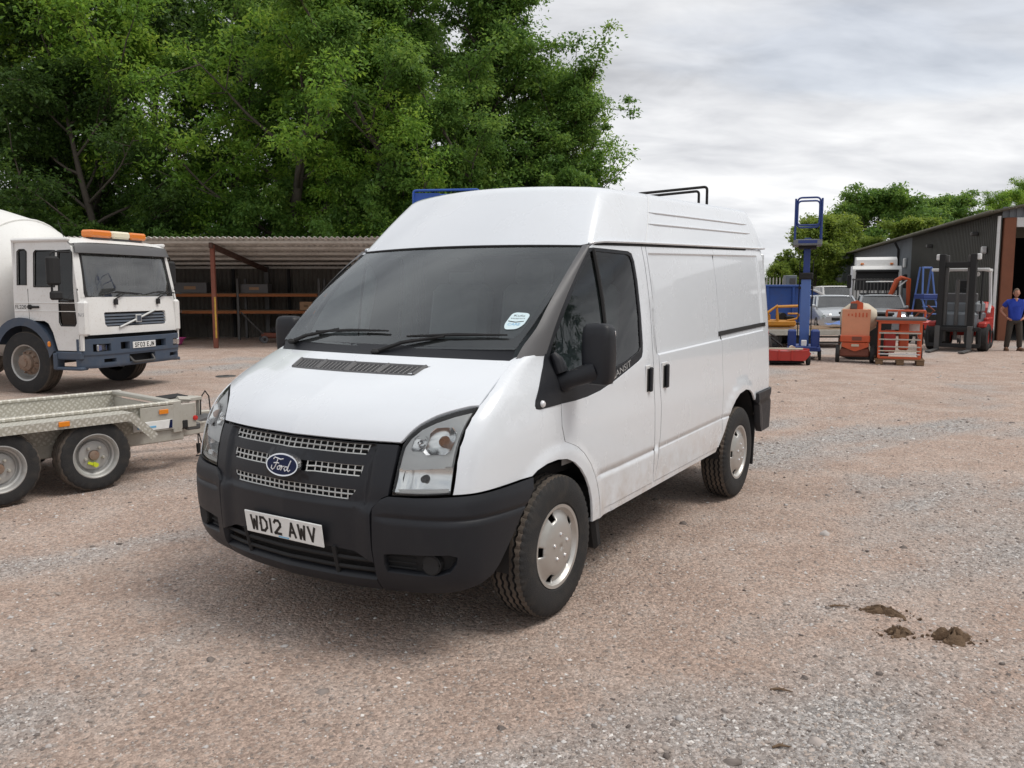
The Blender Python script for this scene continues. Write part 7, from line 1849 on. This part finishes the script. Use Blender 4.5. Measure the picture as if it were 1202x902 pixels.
def grow(seed, H, spread, n1, n2, n3, up=.55, base=.18, stems=1, droop=0.0):
    """trunk, limbs, branches, twigs; returns tubes and the twig tips that carry leaf clumps"""
    r = np.random.default_rng(seed); tubes, tips = [], []
    def curve(p, d, L, k, bend, wob):
        P = [np.array(p, float)]; d = np.array(d, float) / np.linalg.norm(d)
        for i in range(k):
            d = d + np.array((0, 0, bend / k)) + r.normal(0, wob, 3); d /= np.linalg.norm(d); P.append(P[-1] + d * L / k)
        return P, d
    for s in range(stems):
        a0 = r.random() * 2 * PI; lean = .0 if stems == 1 else .22
        trunk, _ = curve((.25 * (stems > 1) * math.cos(a0 + s * 2.1), .25 * (stems > 1) * math.sin(a0 + s * 2.1), -.1), (lean * math.cos(a0 + s * 2.1), lean * math.sin(a0 + s * 2.1), 1), H * .86, 9, .1, .05)
        R0 = H * .017 / math.sqrt(stems)
        tubes.append((trunk, np.linspace(R0, R0 * .18, len(trunk)), 7))
        for i in range(n1):
            f = base + (1 - base) * (i + r.random() * .8) / n1
            q = f * (len(trunk) - 1); j = min(int(q), len(trunk) - 2); p = trunk[j] + (trunk[j + 1] - trunk[j]) * (q - j)
            az = i * 2.4 + r.random() * .9 + s; shape = math.sin(PI * min(1, .22 + .80 * f)) ** .8
            L = H * spread * shape * (.75 + .45 * r.random()); el_ = up * (.5 + f)
            limb, ld = curve(p, (math.cos(az), math.sin(az), el_), L, 6, .35 - droop, .09)
            tubes.append((limb, np.linspace(R0 * .42 * (1 - .5 * f), R0 * .07, len(limb)), 5))
            for m_ in range(n2):
                g = .28 + .72 * (m_ + r.random()) / n2; q = g * (len(limb) - 1); j = min(int(q), len(limb) - 2); p2 = limb[j] + (limb[j + 1] - limb[j]) * (q - j)
                dirb = (limb[j + 1] - limb[j]) / np.linalg.norm(limb[j + 1] - limb[j]) + r.normal(0, .75, 3) + np.array((0, 0, .15 - droop))
                br, bd = curve(p2, dirb, L * (.30 + .22 * r.random()), 4, .1 - droop, .12)
                tubes.append((br, np.linspace(R0 * .11, R0 * .03, len(br)), 3))
                for c in range(n3):
                    w_ = .35 + .65 * (c + r.random()) / n3; q = w_ * (len(br) - 1); j = min(int(q), len(br) - 2)
                    pt = br[j] + (br[j + 1] - br[j]) * (q - j) + r.normal(0, .10 * L * .3, 3); tips.append(pt)
    return tubes, np.array(tips), r
def tree_meshes(name, leafm, seed, H, spread, n1, n2, n3, per, cl, ls, flat=.55, **kw):
    tubes, tips, r = grow(seed, H, spread, n1, n2, n3, **kw)
    k = MB()
    for P, rr, n_ in tubes: k.tube(P, rr, n_, caps=False)
    tm = k.mesh('trunk', 'bark', 180, recalc=False)
    nt = len(tips); cs = cl * (.35 + 1.1 * r.random(nt)); tone_c = r.random(nt)
    N = nt * per
    ci = np.repeat(np.arange(nt), per)
    d = r.normal(0, 1, (N, 3)); d /= np.linalg.norm(d, axis=1)[:, None]; rad = r.random(N) ** .55
    C = tips[ci] + d * (rad * cs[ci])[:, None] * np.array((1, 1, flat))
    # leaf frame: blade lies mostly flat, hangs a little outwards
    ax = d * np.array((1, 1, .35)) + r.normal(0, .55, (N, 3)) + np.array((0, 0, -.25)); ax /= np.linalg.norm(ax, axis=1)[:, None]
    nn = np.array((0, 0, 1.0)) + r.normal(0, .55, (N, 3)); sd_ = np.cross(ax, nn); sd_ /= np.linalg.norm(sd_, axis=1)[:, None] + 1e-9
    L = ls * (.45 + 1.1 * r.random(N))[:, None]; Wd = L * (.36 + .2 * r.random(N))[:, None]
    up_ = np.cross(sd_, ax)
    V = np.stack([C - ax * L * .5, C + sd_ * Wd * .5 + up_ * L * .06, C + ax * L * .5 - up_ * L * .1, C - sd_ * Wd * .5 + up_ * L * .06], 1).reshape(-1, 3)
    F = np.arange(N * 4).reshape(-1, 4)
    tone = np.clip(.55 * tone_c[ci] + .45 * r.random(N) + .10 * (tips[ci][:, 2] / H - .5), 0, 1)
    return tm, fast_mesh('crown', V, F, leafm, np.repeat(tone, 4))
def plant(kind, label, cat, meshes, x, y, rz, sc, group, z=0.0):
    t = tag(empty(kind, (x, y, z), rz), label, cat, group); t.scale = sc if isinstance(sc, tuple) else (sc, sc, sc)
    link('trunk', meshes[0], t); link('crown', meshes[1], t); return t

ASH = tree_meshes('ash', 'leaf_ash', 3, 15, .30, 20, 7, 5, 88, .72, .15, up=.7, base=.10)
ASH2 = tree_meshes('ash2', 'leaf_mid', 9, 16, .26, 20, 7, 5, 80, .70, .145, up=.9, base=.12, stems=1)
MUL = tree_meshes('multi', 'leaf_mid', 21, 14, .20, 12, 6, 4, 74, .62, .14, up=1.0, base=.15, stems=3)
DRK = tree_meshes('dark', 'leaf_dark_shade', 31, 13, .34, 20, 7, 5, 80, .76, .155, up=.5, base=.05)
SHR = tree_meshes('shrub', 'leaf_mid', 41, 5.2, .42, 13, 6, 4, 90, .42, .13, up=.6, base=.03)
OAK = tree_meshes('oak', 'leaf_mid', 51, 11, .40, 20, 8, 5, 70, .85, .25, up=.45, base=.16)
YEL = tree_meshes('yel', 'leaf_yel', 61, 7, .36, 17, 7, 5, 66, .56, .19, up=.55, base=.05)
GRP = 'tall trees behind the shed'
for (ms, x, y, rz, sc, lb) in (
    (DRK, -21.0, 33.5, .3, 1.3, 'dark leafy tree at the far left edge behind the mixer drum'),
    (ASH, -16.6, 35.5, 1.1, 1.2, 'light green ash tree with bare limbs near the top left corner'),
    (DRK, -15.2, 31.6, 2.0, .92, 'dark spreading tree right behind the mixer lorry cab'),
    (ASH2, -12.4, 37.0, .7, 1.12, 'tall green tree with sky gaps left of the red shed post'),
    (ASH, -9.0, 33.2, 2.7, 1.10, 'bright yellow-green ash tree above the red shed post'),
    (MUL, -6.4, 36.5, .4, 1.22, 'slender multi-stemmed tree between the two big ash trees'),
    (ASH, -5.4, 32.6, 4.3, .88, 'rounded green ash tree above the van windscreen'),
    (MUL, -2.6, 34.0, 2.2, 1.16, 'upright many-stemmed tree rising behind the van roof'),
    (ASH2, -.1, 35.6, 3.4, 1.10, 'tall green tree rising over the middle of the van roof'),
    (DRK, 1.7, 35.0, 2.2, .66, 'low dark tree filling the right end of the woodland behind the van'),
    (ASH, .9, 37.0, 2.9, .85, 'green ash tree at the right end of the woodland skyline'),
    (MUL, .8, 33.6, 2.0, .90, 'thin leaning tree at the right end of the left woodland'),
    (ASH2, -19.4, 38.0, 4.4, 1.2, 'tall green tree filling the top left corner behind the ash'),
    (ASH, -7.6, 41.0, 5.5, 1.3, 'tall ash tree rearmost above the shed roof'),
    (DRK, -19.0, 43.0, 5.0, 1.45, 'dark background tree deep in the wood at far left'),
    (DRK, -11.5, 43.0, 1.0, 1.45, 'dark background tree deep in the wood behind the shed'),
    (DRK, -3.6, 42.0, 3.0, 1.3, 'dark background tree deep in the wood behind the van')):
    plant('tree', lb, 'tree', ms, x, y, rz, sc, GRP)
names = ['far left behind the mixer drum', 'left of the lorry cab roof', 'behind the lorry beacons', 'above the left end of the shed roof', 'above the red shed post', 'right of the red shed post', 'above the middle of the shed roof', 'above the right end of the shed roof', 'beside the van windscreen', 'behind the blue cage above the van', 'above the van roof', 'at the right edge of the woodland by the aerial']
for i, nme in enumerate(names):
    x = -19.5 + i * 1.98; plant('shrub', 'dense green shrub ' + nme, 'shrub', SHR, x + .4 * math.sin(i * 3.1), 31.9 + .4 * math.cos(i * 2.3) + (.9 if i > 8 else 0), i * 1.3, (.95 + .15 * math.sin(i * 1.7), 1.0, (.98 + .22 * math.sin(i * 2.9)) * (1.25 if i > 7 else 1)), 'shrubs along the back of the shed')
G2 = 'far trees on the right'
for (ms, x, y, rz, sc, lb) in (
    (OAK, 32.4, 77.0, .5, 1.08, 'big dark oak behind the far end of the warehouse'),
    (OAK, 40.3, 80.0, 2.4, 1.06, 'second dark round-topped oak behind the warehouse roof'),
    (YEL, 20.8, 58.5, .2, 1.08, 'yellow-green tree behind the raised lift cage'),
    (YEL, 18.2, 57.0, 1.4, .55, 'low yellow-green bush below the raised lift cage'),
    (YEL, 24.8, 66.0, 4.4, 1.2, 'yellow-green tree between the lift cage and the dark oak'),
    (YEL, 22.6, 62.0, 2.6, .62, 'small yellow-green tree left of the warehouse end'),
    (YEL, 33.6, 70.0, 3.6, 1.22, 'light green bushy tree rising over the warehouse roof'),
    (YEL, 29.5, 72.5, 5.2, 1.0, 'light green bush below the dark oak'),
    (ASH, 51.5, 92.0, 1.9, .93, 'green tree above the warehouse roof at the right edge'),
    (ASH, 59.0, 96.0, 4.0, 1.08, 'green tree partly cut by the right edge of the picture')):
    plant('tree', lb, 'tree', ms, x, y, rz, sc, G2)
for i, (x, y) in enumerate(((17.4, 58.0), (19.0, 60.0))):
    plant('shrub', ['low green hedge bush behind the palisade fence', 'low green hedge bush left of the yellow-green tree'][i], 'shrub', SHR, x, y, i * 2.0, (1, 1, .50), 'far hedge')

# the tree belt on the yard's other side, out of the picture to the right: it is what the van's side and glass mirror
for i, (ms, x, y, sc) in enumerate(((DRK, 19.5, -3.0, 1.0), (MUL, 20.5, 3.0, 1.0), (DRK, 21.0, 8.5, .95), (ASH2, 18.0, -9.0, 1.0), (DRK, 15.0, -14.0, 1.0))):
    plant('tree', 'tree outside the picture mirrored in the van side, ' + ['nearest the camera', 'second along', 'farthest along', 'right behind the camera', 'rearmost of them'][i], 'tree', ms, x, y, i * 1.7, sc, 'tree belt right of the picture')

# ------------------------------------------------------------------ clods, sticks and other litter near the camera
M['clod'] = paint('mud_clod', (0.150, 0.098, 0.060), 0.95, dirt=0.7, dscale=18, dcol=(0.06, 0.038, 0.022), bump=.9, bscale=55)
def clod(label, x, y, L, W_, H_, rz, seed):
    r = np.random.default_rng(seed); t = tag(empty('mud_clod', (x, y, gz(x, y)), rz), label, 'mud', 'mud clods on the gravel')
    k = MB(); ph = r.random(12) * 6
    def f(a, b):
        s = math.sin(b); n_ = 1 + .22 * math.sin(3 * a + ph[0]) + .16 * math.sin(7 * a + ph[1] + 3 * b) + .12 * math.sin(11 * a + 5 * b + ph[2])
        return (L / 2 * s * math.cos(a) * n_, W_ / 2 * s * math.sin(a) * n_, max(-.004, 1.7 * H_ * math.cos(b) * (1 + .3 * math.sin(5 * a + ph[3]) + .3 * math.sin(9 * b + 4 * a)) - .006))
    k.grid(f, np.linspace(0, 2 * PI, 44, endpoint=False), np.linspace(.02, PI * .56, 14), closed_u=True); k.build('lump', 'clod', t, smooth=50)
    q = MB()
    for i in range(26):
        a_ = r.random() * 2 * PI; d_ = .45 + .6 * r.random(); sz = .003 + .009 * r.random() ** 2
        q.box((L * d_ * math.cos(a_), W_ * d_ * math.sin(a_), sz * .4), (sz * 2, sz * 1.5, sz), rot=rotm(r.random(), r.random(), r.random() * 3), ch=sz * .3)
    o = q.build('crumbs', 'clod', t); o['kind'] = 'stuff'
    for i in range(3):
        q = MB(); c = np.array(((r.random() - .5) * L * .7, (r.random() - .5) * W_ * .7, H_ * .55)); q.box(c, (L * .30, W_ * .22, H_ * .6), rot=rotm(r.random(), r.random(), r.random() * 3), ch=.006); q.build('flake', 'clod', t)
clod('long broken mud clod, farther of the two beside the round one', 1.91, 4.17, .20, .10, .016, -.5, 1)
clod('small reddish mud clod in front of the long broken one', 1.87, 3.90, .12, .09, .018, .2, 2)
clod('rounded mud clod, rightmost and largest on the gravel', 2.10, 3.84, .17, .12, .026, .1, 3)
for i, (x, y, L, rz, lb) in enumerate(((1.70, 4.22, .13, .1, 'thin dark strip of mud left of the long clod'), (1.12, 3.32, .09, -.2, 'short brown twig lying on the gravel below the clods'), (.98, 2.88, .07, .1, 'short dark twig on the gravel near the bottom edge'))):
    t = tag(empty('twig', (x, y, gz(x, y) + .006), rz), lb, 'twig', 'twigs on the gravel')
    MB().tube([(-L / 2, 0, 0), (-L * .1, .006, .004), (L / 2, -.004, 0)], [.004, .006, .002], 6).build('stem', 'clod', t); MB().tube([(0, .004, .003), (L * .2, .02, .004)], [.003, .0015], 5).build('side_shoot', 'clod', t)
t = tag(empty('drain_cover', (-5.46, 15.91, gz(-5.46, 15.91) + .004)), 'small dark round iron cover in the gravel in front of the shed', 'cover')
k = MB(); k.lathe([(.0005, .012), (.15, .012), (.16, .006), (.18, .010), (.19, .0)], (0, 0, 0), 'z', 28); k.build('lid', 'steel', t)
MB().box((0, 0, .013), (.10, .02, .008)).build('lift_slot', 'black', t)
